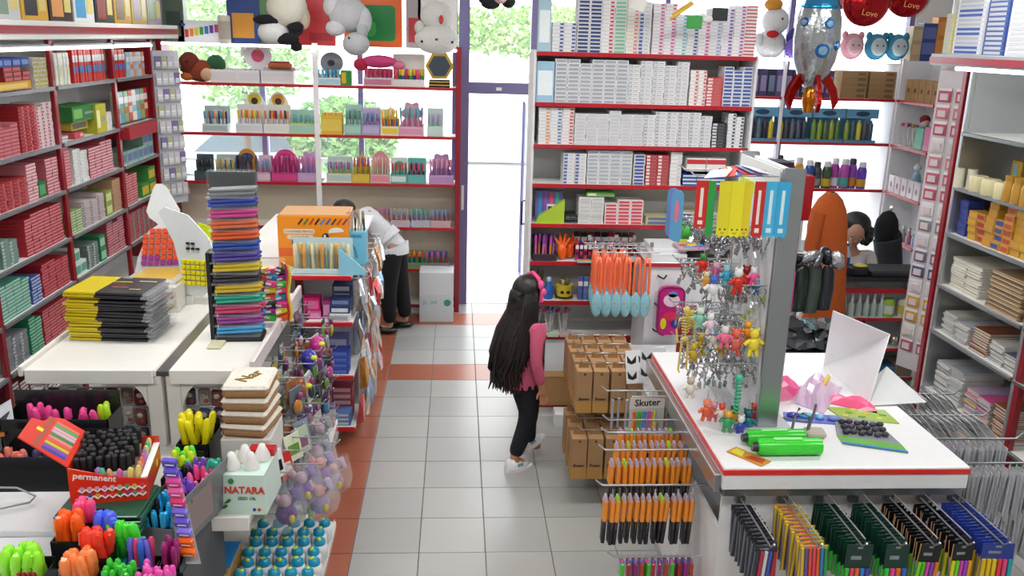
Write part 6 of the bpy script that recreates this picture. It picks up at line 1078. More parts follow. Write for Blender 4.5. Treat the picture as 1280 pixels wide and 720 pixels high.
# kraft bags
kb = None
for lvl, z, rows in ((0, .86, 4), (1, .46, 3)):
    for r_ in range(rows):
        y = .62+r_*.17-(lvl*.06)
        part('hook', MB().tube([(X0+.02, y, z+.004), (1.30, y, z+.004), (1.28, y, z+.03)], .0045, 6), CHR, ct)
        for k in range(4):
            x = 1.305+k*.1-lvl*.02; lb = f'brown kraft box, {nth(k)} from the aisle, {nth(r_)} row back, {["upper", "lower"][lvl]} hooks'
            if kb is None:
                kb = root('kraft_box', lb, 'box', (x, y, z), 0, 'brown kraft boxes on hooks')
                part('box', MB().cbox(-.046, -.06, -.29, .046, .06, -.025, .004), M('#a9835c', 'paper'), kb); part('foot_band', MB().box(-.0465, -.0605, -.288, .0465, .0605, -.215), M('#b98a4a', 'paper'), kb)
                part('hang_tab', MB().box(-.03, -.003, -.03, .03, .003, .012), M('#9c7850', 'paper'), kb); text('Boseer', .022, M('#3a2a1c'), kb, (0, -.0612, -.20), (R(90), 0, 0), bold=.0008)
                part('printed_mark', MB().prism([(.008*math.cos(R(a)), -.045+.008*math.sin(R(a))) for a in range(0, 360, 40)], -.0612, -.06), M('#4a3828'), kb)
            else: dup(kb, (x, y, z), rnd.uniform(-.08, .08), lb, 'brown kraft boxes on hooks')
# orange handled blue paddles
pdl = None
g2X = 1.80
t = root('end_gondola', 'tall white end gondola with red top edge behind the counter', 'shelving', (0, 0, 0)); g2 = t
part('top_board', MB().cbox(1.80, 1.33, 1.27, 2.45, 1.76, 1.30, .003), CW, t); part('top_edge', MB().box(1.797, 1.326, 1.272, 2.453, 1.33, 1.296).box(1.796, 1.33, 1.272, 1.80, 1.76, 1.296), RED, t)
part('front_panel', MB().box(1.81, 1.34, .06, 2.44, 1.355, 1.27), M('#dfe2e6'), t); part('side_panel', MB().box(1.81, 1.355, .06, 1.825, 1.75, 1.27), M('#dfe2e6'), t); part('side_panel', MB().box(2.425, 1.355, .06, 2.44, 1.75, 1.27), M('#dfe2e6'), t); part('base', MB().box(1.83, 1.36, 0, 2.42, 1.74, .06), GREY, t)
for x, z in ((1.88, 1.21), (2.08, 1.23), (1.87, 1.02), (1.87, .84)): part('bracket', MB().tube([(x, 1.34, z), (x, 1.31, z), (x+.03, 1.30, z-.012), (x+.05, 1.31, z+.01)], .006, 6), BLK, t)
for r_, (y, z) in enumerate(((1.10, 1.42), (1.30, 1.40), (1.48, 1.38), (1.62, 1.36))):
    L = .38
    part('hook', MB().tube([(1.82, y, z), (1.42, y, z), (1.40, y, z+.02)], .004, 6), CHR, g2)
    for k in range(6 if r_ == 0 else 4):
        x = 1.44+k*.062+r_*.02; lb = f'blue paddle with an orange handle, {nth(k)} from the aisle, {nth(r_)} hook'
        if pdl is None:
            pdl = root('sand_paddle', lb, 'toy', (x, y, z), 0, 'blue paddles with orange handles')
            part('handle', MB().tube([(-.018, 0, -.27), (-.016, 0, -.08), (-.006, 0, -.03), (.006, 0, -.03), (.016, 0, -.08), (.018, 0, -.27)], .009, 6), M('#f0704a', 'gloss'), pdl)
            part('blade', MB().ell((0, 0, -.34), (.036, .012, .085), n=12, k=8), M('#86bccb', 'gloss'), pdl)
            part('hang_wire', MB().tube([(0, 0, 0), (.004, 0, -.03)], .002, 5), CHR, pdl); part('printed_dot', MB().ell((-.01, -.011, -.33), (.008, .003, .008), n=7, k=4).ell((.012, -.010, -.36), (.006, .003, .006), n=7, k=4), M('#c8a84a', 'gloss'), pdl)
        else: dup(pdl, (x, y, z), rnd.uniform(-.15, .15), lb, 'blue paddles with orange handles')
for k in range(26):      # bright chrome hook tips / price rails above the paddles
    x = 1.44+(k % 9)*.042; y = 1.12+(k//9)*.19
    tag(ob('hang_tag', cache('htg', lambda: MB().box(-.012, -.002, 0, .012, .002, .03).tube([(0, 0, -.02), (.0, 0, 0)], .004, 5, 1).mesh('h', [M('#cfd3d6', 'foil'), CHR])), None, (x, y, 1.43+rnd.uniform(-.02, .03)-(k//9)*.02), (rnd.uniform(-.3, .3), rnd.uniform(-.5, .5), rnd.uniform(0, 3))), 'small silver hanging tag above the blue paddles', 'tag', 'silver tags above the paddles')
# on the end gondola top
put(FR0, 1.83, 1.36, 1.3005, 'paper_pile', MB().cbox(0, 0, 0, .24, .34, .05, .003).cbox(.02, .05, .05, .25, .36, .075, .003).mesh('p', M('#dcdfe3', 'paper')), 'pile of white paper on the end gondola top', 'paper')
t = root('picture_bag', 'flat clear bag with rainbow coloured sheet on the end gondola top', 'pack', (2.02, 1.34, 1.3765), R(10), None, R(4)); part('sheet', MB().slab(roundrect(.26, .16, .02), 0, .012), M('#c8a4b4', 'gloss'), t)
for q, (x, y, a, b_, c) in enumerate([(.05, .09, .03, .025, '#d84a3c'), (.12, .10, .04, .03, '#e8c83c'), (.19, .09, .04, .03, '#3c8ad8'), (.15, .05, .05, .02, '#8a5ad0'), (.07, .04, .04, .02, '#3cb0c8')]): part('printed_patch', MB().ell((x, y, .012), (a, b_, .003), n=10, k=4), M(c, 'gloss'), t)
t = root('frog_pack', 'green frog shaped toy pack on the end gondola', 'toy', (2.12, 1.62, 1.3005)); part('body', MB().ell((0, 0, .15), (.06, .03, .05)).tube([(-.03, 0, .12), (-.07, 0, .02)], .014, 6).tube([(.03, 0, .12), (.07, 0, .02)], .014, 6).ell((-.03, 0, .2), (.018, .018, .018)).ell((.03, 0, .2), (.018, .018, .018)), M('#3fae3a', 'gloss'), t); part('bow', MB().cbox(-.05, -.035, .07, .05, -.02, .1, .004), M('#c8c83a', 'gloss'), t)
for k in range(5): part('eye', MB().ell((0, 0, 0), (.006, .004, .006), n=6, k=4), BLK, t, ((-.03, .03, 0, 0, 0)[k], -.02, (.2, .2, .16, .16, .16)[k])) if k < 2 else None
t = root('black_tray', 'black sloping tray at the right of the end gondola top', 'tray', (2.18, 1.30, 1.3005), R(30)); part('tray', MB().add([(0, 0, 0), (.30, 0, 0), (.30, .2, 0), (0, .2, 0), (0, 0, .05), (.30, 0, .18), (.30, .2, .2), (0, .2, .06)], [(0, 3, 2, 1), (4, 5, 6, 7), (0, 1, 5, 4), (1, 2, 6, 5), (2, 3, 7, 6), (3, 0, 4, 7)]), M('#2b2a28'), t)
# pencil case on the front of the end gondola
t = root('pencil_case', 'bright pink pencil case with printed pictures hung on the end gondola', 'pencil case', (1.88, 1.27, .82)); part('case', MB().prism(roundrect(.17, .33, .05), 0, .05), M('#c02a80', 'gloss'), t); part('bag', MB().prism([(x-.02, z-.02) for x, z in roundrect(.21, .40, .05)], .052, .054), CLR, t)
for x, z, a, b_, c in ((.085, .24, .055, .045, '#e8d0e0'), (.085, .13, .05, .03, '#d83a5a'), (.04, .08, .02, .04, '#e8d82c'), (.12, .08, .03, .03, '#3a3a90'), (.09, .28, .03, .02, '#4a9ad0')): part('printed_patch', MB().prism([(x+a*math.cos(R(q)), z+b_*math.sin(R(q))) for q in range(0, 360, 30)], -.003, 0), M(c, 'gloss'), t)
part('rim', MB().tube([(x, .0, z) for x, z in roundrect(.17, .33, .05)], .006, 6), M('#8a1c60', 'gloss'), t)
# butterfly sheets, dark red bag
for k, (x, y, z, rz, dk) in enumerate([(1.60, .46, .80, 8, 1), (1.66, .40, .84, -12, 1), (1.72, .52, .80, 20, 1), (1.70, .30, .78, -5, 0), (1.78, .36, .82, 12, 0)]):
    t = root('sticker_sheet', f'{["white sheet with black butterfly shapes", "silver sheet with black wings", "pale sheet with black marks", "plain white sheet", "blank pale sheet"][k]} leaning by the counter corner', 'sheet', (x, y, z), R(rz), None, R(-18)); part('sheet', MB().box(-.07, 0, 0, .07, .004, .19), M('#e8e8ea' if k != 1 else '#c9ccd0', 'gloss'), t)
    if dk:
        for q in range(4):
            cx, cz = (-.035, .035)[q % 2], .05+.09*(q//2); part('print', MB().prism([(cx, cz-.012), (cx+.028, cz+.022), (cx+.026, cz-.02), (cx, cz-.03), (cx-.026, cz-.02), (cx-.028, cz+.022)], -.001, 0), BLK, t)
t = root('red_bag', 'tall dark red bag standing behind the counter', 'bag', (2.02, .95, .741)); part('bag', MB().lathe([(.07, 0), (.085, .08), (.08, .26), (.05, .36), (.02, .38)], 14), M('#8a2418', 'cloth'), t)
# ---------------------------------------------------------------- keychain board
BX = 1.90
t = root('keychain_board', 'tall white slotted board standing on the counter hung with keychains', 'display board', (0, 0, ZT+.0005)); kbd = t
part('board', MB().cbox(BX-.015, -.68, 0, BX+.015, -.13, 1.14, .004), M('#dadde0'), t); part('end_cap', MB().cbox(BX-.02, -.71, 0, BX+.075, -.68, 1.16, .005), M('#a9adb2', 'metal'), t)
part('end_cap', MB().cbox(BX-.02, -.13, 0, BX+.075, -.10, 1.16, .005), M('#a9adb2', 'metal'), t); part('rear_board', MB().cbox(BX+.045, -.68, 0, BX+.07, -.13, 1.14, .004), M('#dadde0'), t)
part('foot', MB().cbox(BX-.10, -.72, 0, BX+.14, -.09, .012, .004), GREY, t)
part('header_card', MB().box(BX-.022, -.67, .98, BX-.017, -.14, 1.15), M('#eceeee', 'gloss'), t)
for q in range(7): part('printed_letter', MB().slab([(0, 0), (.004, 0), (.004, .05), (0, .05)], 0, .05), M('#c8e82c', 'gloss'), t, (BX-.026, -.64+q*.07, 1.0-.004*q*0))
for q in range(9): part('price_dot', MB().box(-.003, -.012, -.012, 0, .012, .012), M('#c8d82c', 'gloss'), t, (BX-.018, -.62+q*.055, .58-.038*q))
def bhook(y, z, L=.32): part('hook', MB().tube([(BX-.015, y, z), (BX-L, y, z), (BX-L-.02, y, z+.02)], .0035, 6), CHR, kbd)
# colourful bookmarks
bhook(-.66, 1.12, .38); bhook(-.50, 1.12, .38)
for k, (c, w, nm) in enumerate([('#d22b22', .05, 'red white-lettered'), ('#2fa04a', .03, 'narrow green'), ('#e8dc2c', .05, 'yellow smiling, left'), ('#f0e42c', .052, 'yellow smiling, middle'), ('#e8d42c', .04, 'yellow smiling, right'), ('#c82a26', .045, 'red spotted'), ('#48b8e8', .052, 'sky blue, left'), ('#3aacdf', .052, 'sky blue, right')]):
    x = 1.515+k*.048
    t = root('bookmark', f'{nm} long bookmark hanging in front of the keychain board', 'bookmark', (x, -.735-.006*(k % 2), 2.16), R(-4)); L = .235 if k not in (0,) else .2
    part('strip', MB().prism([(0, 0), (0, -L+.015), (w*.25, -L), (w*.5, -L+.01), (w*.75, -L), (w, -L+.015), (w, 0)], 0, .004), M(c, 'gloss'), t)
    if k in (2, 3, 4): part('face', MB().ell((w*.3, 0, -L+.035), (.004, .002, .004), n=6, k=4).ell((w*.7, 0, -L+.035), (.004, .002, .004), n=6, k=4).tube([(w*.35, 0, -L+.022), (w*.5, 0, -L+.017), (w*.65, 0, -L+.022)], .0012, 5), BLK, t)
    if k == 0 or k >= 5:
        part('printed_mark', MB().box(w*.35, -.001, -L*.75, w*.6, 0, -L*.15).box(w*.3, -.001, -L*.9, w*.7, 0, -L*.82), M('#f0e8e0' if k < 6 else '#d8f0f8'), t)
t = root('fan_sheets', 'fan of mixed bright patterned cards on top of the bookmark hooks', 'cards', (1.60, -.72, 2.165))
for q in range(8): part('card', MB().box(0, 0, 0, .09, .12, .002), M(['#e8e0e4', '#d84a3c', '#3a5ab0', '#e8a030', '#e8e4e0', '#c83c5a', '#8ab0d8', '#d8d0e8'][q], 'gloss'), t, (-.06+q*.032, -.02, .004+q*.004), (R(8), R(-10+q*3), R(-30+q*8)))
for k in range(3):
    t = root('blue_bookmark', f'blue and pink rounded bookmark, {nth(k)} of those left of the red one', 'bookmark', (1.47+.015*k, -.62+.1*k, 2.10-.012*k), R(-50)); part('strip', MB().prism([(x-.03, z-.22) for x, z in roundrect(.06, .22, .028)], 0, .004), M(['#6ab0e0', '#8a8ae0', '#58a8d8'][k], 'gloss'), t); part('printed_mark', MB().ell((0, 0, -.09), (.014, .002, .05), n=8, k=5), M('#e88ab0', 'gloss'), t)
# silver rings and chains
def ringm():
    def f():
        b = MB(); P3 = [(.018*math.cos(R(a)), 0, -.016+.018*math.sin(R(a))) for a in range(0, 361, 45)]; b.tube(P3, .003, 5)
        for q in range(4): b.tube([(0, .0, -.028-q*.011), (.004*(-1)**q, .003, -.034-q*.011), (0, 0, -.039-q*.011)], .0042, 4)
        b.box(-.009, -.003, -.098, .009, .003, -.07)
        return b.mesh('key_ring', M('#c2c5ca', 'foil'))
    return cache('ring', f)
levels = [(.86, 6), (.64, 6), (.42, 6), (.28, 5)]
for li, (z, nh) in enumerate(levels):
    for h_ in range(nh):
        y = -.64+h_*.095; bhook(y, z+.005, .30)
        for k in range(11):
            x = BX-.032-k*.024
            tag(ob('key_ring', ringm(), None, (x, y+rnd.uniform(-.02, .02), ZT+z+rnd.uniform(-.012, .004)), (rnd.uniform(-.5, .5), rnd.uniform(-.5, .5), rnd.uniform(0, 3))), f'silver key ring, {nth(k)} from the board, {nth(h_)} hook of the {["top", "second", "third", "lowest"][li]} row', 'key ring', f'silver key rings, {["top", "second", "third", "lowest"][li]} row of board')
# charms
def figure(c, c2, sc=1.0):
    def f():
        b = MB().ell((0, 0, -.012*sc), (.014*sc, .012*sc, .014*sc), 1, 8, 5).ell((0, 0, -.042*sc), (.017*sc, .012*sc, .02*sc), 0, 8, 5)
        for s_ in (-1, 1): b.tube([(s_*.012*sc, 0, -.03*sc), (s_*.028*sc, 0, -.042*sc)], .006*sc, 5); b.tube([(s_*.008*sc, 0, -.055*sc), (s_*.012*sc, 0, -.075*sc)], .0065*sc, 5); b.ell((s_*.01*sc, 0, .0), (.005*sc, .004*sc, .006*sc), 1, 6, 4)
        return b.mesh('charm', [M(c, 'gloss'), M(c2, 'gloss')])
    return cache(('fig', c, c2, sc), f)
def charm(px, py, Y, c, c2, sc, nm):
    p = atY(px, py, Y); t = root('charm', f'{nm} charm hanging on the keychain board', 'keychain', p, rnd.uniform(-.4, .4)); part('chain', MB().tube([(0, 0, .05), (.003, 0, .02), (0, 0, 0)], .0022, 5), CHR, t); ob('figure', figure(c, c2, sc), t)
for a in [(880, 318, -.60, '#d8281c', '#3a8a3c', 1.1, 'red apple'), (884, 340, -.66, '#e8a83c', '#e8d8a0', .9, 'amber bear'), (896, 328, -.62, '#c8508a', '#e8c0d0', 1, 'pink doll'), (893, 345, -.70, '#e8e8ea', '#4a6ac0', 1.4, 'white and blue rabbit'), (909, 332, -.66, '#3aa8c8', '#8ad0e0', 1.1, 'turquoise'), (924, 336, -.68, '#d8301e', '#f0f0f0', 1.5, 'red round'), (934, 333, -.60, '#c82820', '#8a1c1c', 1.3, 'scarlet heart'), (943, 335, -.66, '#e85a9a', '#e8e0e8', 1, 'pink and white doll'), (947, 350, -.62, '#3a8ab8', '#8ac0d8', .9, 'small blue'),
          (864, 388, -.62, '#d8c04a', '#e8d060', 1.0, 'pale yellow, left'), (876, 385, -.70, '#8ad0b8', '#d8e8e0', 1.2, 'mint duck'), (889, 392, -.72, '#e8d0e0', '#f0f0f0', 1.2, 'white and pink girl'), (893, 412, -.66, '#e8e4e0', '#78a8c8', 1.1, 'white cloud'), (907, 408, -.70, '#f0709a', '#e8e0e0', 1.3, 'rose doll'), (921, 412, -.66, '#f06a5c', '#f0705e', 1.6, 'coral star'), (936, 402, -.64, '#e8902c', '#e8b02c', 1.2, 'orange bear'), (944, 412, -.70, '#f0d83a', '#f0dc48', 1.6, 'yellow bear, right'), (954, 414, -.62, '#e8c83a', '#e8a83a', 1.2, 'golden'),
          (878, 418, -.60, '#d8b83a', '#e0c040', 1.3, 'mustard figure'), (868, 430, -.62, '#d0ae38', '#d8b840', 1.2, 'ochre figure'), (903, 425, -.6, '#d8b030', '#b8902c', 1.1, 'brass figure'),
          (864, 472, -.66, '#e8e0d8', '#c8b8a8', 1.3, 'cream fox'), (884, 500, -.72, '#e8603a', '#f08a6a', 1.3, 'orange butterfly'), (893, 503, -.68, '#e87a8a', '#e8a0a8', 1.2, 'pink butterfly'), (903, 505, -.72, '#e8d0c8', '#d84a3c', 1.1, 'white and red'), (911, 514, -.74, '#3aa06a', '#e8a83a', 1.3, 'green with yellow top'), (918, 508, -.70, '#e8a030', '#3a6a3c', 1.3, 'tan monkey'), (927, 520, -.74, '#3a4ab0', '#e8e8ea', 1.3, 'blue and white'), (936, 512, -.70, '#1c7a8a', '#1c6070', 1.5, 'dark teal'), (944, 505, -.66, '#c8302c', '#d84a3c', 1.2, 'crimson')]: charm(*a)
t = root('springy_charm', 'long mint green coiled keychain hanging low on the board', 'keychain', atY(924, 475, -.73)); part('coil', MB().tube([(.011*math.cos(a*1.3), .011*math.sin(a*1.3), -a*.0035) for a in range(44)], .006, 5), M('#3cb088', 'gloss'), t); part('top', MB().ell((0, 0, .01), (.018, .016, .016)), M('#4ac49c', 'gloss'), t)
p = atY(859, 388, -.66)
t = root('skeleton_keychain', 'pale yellow plastic skeleton hanging at the left of the board', 'keychain', p, R(15)); SK = M('#dcc468', 'gloss')
part('skull', MB().ell((0, 0, 0), (.016, .015, .019), n=10, k=7).ell((0, -.004, -.016), (.010, .009, .007)), SK, t)
rb_ = MB().tube([(0, 0, -.02), (0, 0, -.13)], .004, 6)
for q in range(5): rb_.tube([(-.026+q*.002, 0, -.042-q*.013), (0, -.012, -.046-q*.013), (.026-q*.002, 0, -.042-q*.013)], .0035, 5)
part('ribcage', rb_, SK, t); part('pelvis', MB().ell((0, 0, -.13), (.022, .01, .012)), SK, t)
for s_ in (-1, 1):
    part('arm', MB().tube([(0, 0, -.03), (s_*.033, 0, -.035), (s_*.045, 0, -.085), (s_*.04, -.01, -.14)], .004, 6), SK, t); part('leg', MB().tube([(s_*.014, 0, -.13), (s_*.018, 0, -.2), (s_*.02, 0, -.27), (s_*.024, -.015, -.275)], .0045, 6), SK, t)
# ---------------------------------------------------------------- things on the counter top
Zc = ZT+.0005
def roll(x, y, L, r, rz, col, label):
    t = root('green_case', label, 'case', (x, y, Zc), rz); part('body', MB().tube([(0, 0, r), (.01, 0, r), (L, 0, r)], [r*.8, r, r], 12), M(col, 'gloss'), t); part('end_cap', MB().tube([(-.022, 0, r), (.0, 0, r)], [r*.5, r*.62], 10), M('#2a3a34', 'gloss'), t); part('label', MB().box(L*.25, -r*.3, r*1.96, L*.7, r*.3, r*2.03), M('#8cf08a', 'gloss'), t); return t
roll(1.80, -.955, .27, .036, R(1), '#3fd63a', 'bright lime green plastic case nearest the front of the counter'); roll(1.785, -.865, .25, .034, R(3), '#35c832', 'green plastic case lying behind the nearest lime one')
t = root('picture_card', 'small orange and green picture card at the counter corner', 'card', (1.68, -.93, Zc), R(-52)); part('card', MB().slab([(0, 0), (.17, 0), (.17, .07), (0, .07)], 0, .004), M('#c88a3a', 'gloss'), t); part('printed_patch', MB().slab([(.01, .01), (.07, .01), (.05, .06), (.01, .06)], .004, .005).slab([(.08, .01), (.16, .02), (.15, .06), (.09, .05)], .004, .005, 1), [M('#d8d03a', 'gloss'), M('#b8482c', 'gloss')], t)
t = root('toy_card', 'flat blue and green toy pack behind the green cases', 'pack', (2.04, -.62, Zc), R(-6)); part('card', MB().slab([(0, 0), (.30, -.02), (.28, .08), (.02, .10)], 0, .004), M('#6a72c8', 'gloss'), t)
for q, (x, y, a, c) in enumerate([(.05, .05, .03, '#3a4ab0'), (.11, .05, .035, '#48b8e0'), (.17, .04, .02, '#7ac0e8'), (.23, .03, .03, '#6a8ac8')]): part('toy', MB().ell((x, y, .012), (a, .022, .012), n=10, k=5), M(c, 'gloss'), t)
t = root('leaf_card', 'green and yellow printed card lying by the counter right edge', 'card', (2.32, -.60, Zc), R(-12)); part('card', MB().slab([(0, 0), (.25, 0), (.22, .15), (-.05, .13)], 0, .004), M('#9cb848', 'gloss'), t)
for q in range(8): part('printed_leaf', MB().ell((.02+.025*q, .04+.04*(q % 3), .0045), (.018, .012, .001), n=8, k=4), M(['#d8c83a', '#5a9a3a', '#c8d860', '#4a8a54'][q % 4], 'gloss'), t)
t = root('sunglasses_pack', 'clear pack of dark beads with a green and blue foot on the counter', 'pack', (2.24, -.78, Zc), R(-14)); part('bag', MB().slab([(-.02, .0), (.24, -.04), (.18, .20), (.0, .22)], 0, .006), M('#8a9098', 'gloss'), t)
part('foot_card', MB().slab([(-.01, -.08), (.25, -.11), (.24, -.04), (-.02, .0)], .0, .006), M('#6ab04a', 'gloss'), t); part('foot_stripe', MB().slab([(-.01, -.085), (.25, -.115), (.25, -.10), (-.01, -.07)], .006, .0075), M('#3a7ac8', 'gloss'), t)
for q in range(18): part('bead', MB().ell((.02+.033*(q % 6), .02+.055*(q//6)+.01*(q % 2), .016), (.017, .014, .012), n=8, k=5), M(['#2c2c34', '#4a4454', '#3a3a3e'][q % 3], 'gloss'), t)
t = root('gift_packet', 'small beige wrapped packet beside the wire stand', 'packet', (2.07, -.80, Zc), R(-8)); part('packet', MB().cbox(0, 0, 0, .09, .07, .03, .01), M('#b8b0a0', 'gloss'), t)
t = root('wire_stand', 'bent grey wire stand on the counter', 'stand', (2.0, -.80, Zc)); part('wire', MB().tube([(0, 0, .01), (.02, .02, .10), (.04, .03, .13)], .006, 6).tube([(.08, .02, .01), (.11, .04, .10), (.12, .05, .14)], .006, 6).tube([(0, 0, .01), (.04, -.02, .03), (.08, .02, .01), (.10, .05, .08), (.06, .04, .1)], .006, 6), M('#80848a', 'metal'), t); part('disc', MB().lathe([(.034, 0), (.036, .004), (.034, .02)], 14), M('#8a8e92', 'metal'), t, (.02, .0, .0))
t = root('wire_rod', 'thin grey rod lying on the counter beside the board', 'rod', (1.98, -.62, Zc)); part('rod', MB().tube([(0, .06, .006), (.06, .02, .007), (.16, -.02, .006)], .005, 6), M('#6c7074', 'metal'), t)
t = root('pink_bag', 'crumpled clear bag with pink toys at the back of the counter', 'bag', (2.08, -.30, Zc), R(20))
def crumple(nx, ny, sx, sy, sz, seed, mats, t, name, loc=(0, 0, 0), rot=(0, 0, 0), taper=.3):
    g = random.Random(seed); vs = []; n = nx*ny
    for s_ in (0, 1):
        for j in range(ny):
            for i in range(nx):
                u, v = i/(nx-1), j/(ny-1); e = math.sin(math.pi*u)**.5*math.sin(math.pi*v)**.5 if 0 < u < 1 and 0 < v < 1 else 0
                vs.append((sx*(u-.5)*(1-taper*v), sy*(v-.5), (sz*e*g.uniform(.45, 1.1)+.004 if s_ else 0)))
    fs = []
    for j in range(ny-1):
        for i in range(nx-1):
            a = j*nx+i; fs.append((a, a+nx, a+nx+1, a+1)); fs.append((a+n, a+1+n, a+nx+1+n, a+nx+n))
    for i in range(nx-1): fs += [(i, i+1, i+1+n, i+n), ((ny-1)*nx+i+1, (ny-1)*nx+i, (ny-1)*nx+i+n, (ny-1)*nx+i+1+n)]
    for j in range(ny-1): fs += [((j+1)*nx, j*nx, j*nx+n, (j+1)*nx+n), (j*nx+nx-1, (j+1)*nx+nx-1, (j+1)*nx+nx-1+n, j*nx+nx-1+n)]
    return part(name, MB().add(vs, fs), mats, t, loc, rot)
crumple(9, 7, .46, .20, .10, 3, M('#e85a94', 'gloss'), t, 'pink_toy', (0, .0, .0)); crumple(9, 7, .34, .15, .09, 5, M('#f0e4ea', 'clear'), t, 'bag', (-.08, -.08, .01)); crumple(6, 5, .12, .07, .05, 6, M('#e0dce2', 'foil'), t, 'bag_end', (-.17, -.11, .0))
t = root('lilac_bag', 'lilac and white crumpled toy bag leaning on the pink one', 'bag', (2.30, -.33, Zc), R(55)); crumple(9, 7, .40, .17, .11, 9, M('#d8bcd8', 'gloss'), t, 'bag'); part('strip', MB().tube([(-.1, -.03, .05), (.0, -.04, .09), (.1, -.03, .08)], .012, 6), M('#d8b84a', 'gloss'), t)
t = root('rose_cloth', 'deep pink folded pack beside the white sheet', 'pack', (2.44, -.42, Zc), R(-35)); crumple(7, 5, .26, .12, .04, 12, M('#f0608e', 'gloss'), t, 'pack')
# bent translucent sheet
t = root('white_folder', 'large white bent plastic sheet standing on the back of the counter', 'folder', (0, 0, 0))
def quadslab(pts, th, mt, name, tt):
    v = [Vector(p) for p in pts]; nrm = (v[1]-v[0]).cross(v[3]-v[0]).normalized()*th
    part(name, MB().add(v+[q+nrm for q in v], [(0, 3, 2, 1), (4, 5, 6, 7), (0, 1, 5, 4), (1, 2, 6, 5), (2, 3, 7, 6), (3, 0, 4, 7)]), mt, tt)
fwht = M('#e9ebee', 'gloss')
a1, a2 = atZ(1030, 458, Zc), atZ(1085, 508, Zc); b1, b2 = atY(1042, 388, -.12), atY(1113, 418, -.28)
quadslab([a1, a2, b2, b1], .004, fwht, 'sheet', t)
c1, c2 = atZ(1158, 503, Zc+.012), atY(1108, 458, -.30); quadslab([a2+Vector((0, 0, .002)), c1, c2, a2+(b2-a2)*.45], .004, M('#dfe2e4', 'gloss'), 'flap', t)
# right side hooks and cards
for r_, (y, z, L) in enumerate([(-.15, .99, .45), (-.42, .99, .45), (-.68, .99, .45), (-.92, .99, .40), (-.92, .80, .38)]):
    part('hook', MB().tube([(X1-.02, y, z), (X1+L, y, z), (X1+L+.03, y, z+.03)], .005, 6), M('#8e9296', 'metal'), ct)
for r_, y in enumerate((-.16, -.43)):
    for k in range(12): tag(ob('marked_card', cache('mkc', lambda: MB().box(-.001, -.07, -.19, .001, .07, 0).box(-.002, -.05, -.04, -.001, -.02, -.03, 1).box(-.002, .0, -.05, -.001, .03, -.04, 1).box(-.002, -.04, -.09, -.001, -.01, -.08, 1).box(-.002, .02, -.10, -.001, .04, -.09, 1).mesh('m', [M('#dfe1e3', 'gloss'), M('#4a4d52')])), None, (X1+.03+k*.033, y, .992), (rnd.uniform(-.04, .04), R(-42)+rnd.uniform(-.1, .1), rnd.uniform(-.15, .15))), f'white card with small black marks, {nth(k)} along the {["rear", "middle"][r_]} right-hand hook', 'card', 'white marked cards on the right of the counter')
for r_, (y, z) in enumerate(((-.68, .99), (-.92, .99), (-.92, .80))):
    for k in range(13): tag(ob('silver_pack', cache(('slv', r_ > 1), lambda: MB().box(-.001, -.04, -.26, .001, .04, -.03).tube([(-.006, -.02, -.24), (-.006, -.02, -.05)], .006, 6, 1).tube([(-.006, .0, -.24), (-.006, .0, -.05)], .006, 6, 1).tube([(-.006, .02, -.24), (-.006, .02, -.05)], .006, 6, 2).tube([(-.004, 0, -.05), (0, 0, 0)], .003, 5, 1).mesh('s', [M('#c8cacf', 'gloss'), M('#b4b8bd', 'gloss'), M('#a86a74' if 1 else '#888888', 'gloss')])), None, (X1+.035+k*.03, y, z), (rnd.uniform(-.05, .05), rnd.uniform(-.08, .08), rnd.uniform(-.2, .2))), f'silver pencil pack, {nth(k)} along the {["third", "front upper", "front lower"][r_]} right-hand hook', 'pack', 'silver pencil packs on the right of the counter')
# dark bags hanging between the counter and the desk
t = root('bag_stand', 'grey stand with hooks carrying dark mesh bags behind the counter', 'stand', (2.85, 1.30, 0)); part('pole', MB().tube([(0, .1, 0), (0, .1, 1.45)], .018, 8), GREY, t); part('base', MB().cbox(-.2, -.1, 0, .2, .3, .05, .01), GREY, t); part('bar', MB().tube([(-.22, .0, 1.38), (.22, .0, 1.38)], .01, 8).tube([(0, .1, 1.38), (0, 0, 1.38)], .01, 8), CHR, t)
for k, (x, z, w, h, c, nm) in enumerate([(2.70, 1.36, .11, .30, '#3c4a40', 'grey green'), (2.79, 1.35, .12, .34, '#2e3a33', 'dark olive'), (2.88, 1.36, .11, .36, '#47524c', 'smoky grey'), (2.97, 1.34, .10, .32, '#30343a', 'charcoal')]):
    t = root('mesh_bag', f'{nm} mesh bag hanging on the grey stand', 'bag', (x, 1.22, z), R(20)); part('bag', MB().tube([(0, 0, -.02), (0, 0, -.06), (.005, 0, -h*.5), (0, .005, -h*.9), (0, 0, -h)], [w*.3, w*.46, w*.5, w*.5, w*.42], 9), M(c, 'gloss'), t); part('strap', MB().tube([(0, 0, -.02), (.01, 0, .02)], .006, 5), BLK, t)
for k in range(7): tag(ob('crumpled_pack', cache(('crp', k % 3), lambda: MB().ell((0, 0, 0), (.07, .05, .03), n=7, k=5).mesh('c', M(['#c4c8cc', '#8a9096', '#3c4046'][k % 3], 'foil'))), None, (2.62+.06*k, 1.12+.02*(k % 3), 1.38+.02*(k % 2)-.0*k), (.3*k, .2*k, k)), f'crumpled shiny pack, {nth(k)} from the left over the mesh bags', 'pack')
t = root('violet_card', 'black and violet card with pink rim hung beside the mesh bags', 'card', (2.64, 1.10, 1.02)); part('card', MB().prism(roundrect(.07, .30, .02), 0, .01), M('#d04aa0', 'gloss'), t); part('print', MB().prism([(x+.008, z+.008) for x, z in roundrect(.054, .284, .016)], -.002, 0), M('#33204a', 'gloss'), t)
for q in range(4): part('flower_print', MB().prism([(.035+.016*math.cos(R(a)), .05+q*.065+.016*math.sin(R(a))) for a in range(0, 360, 40)], -.003, -.002), M('#a878c8', 'gloss'), t)
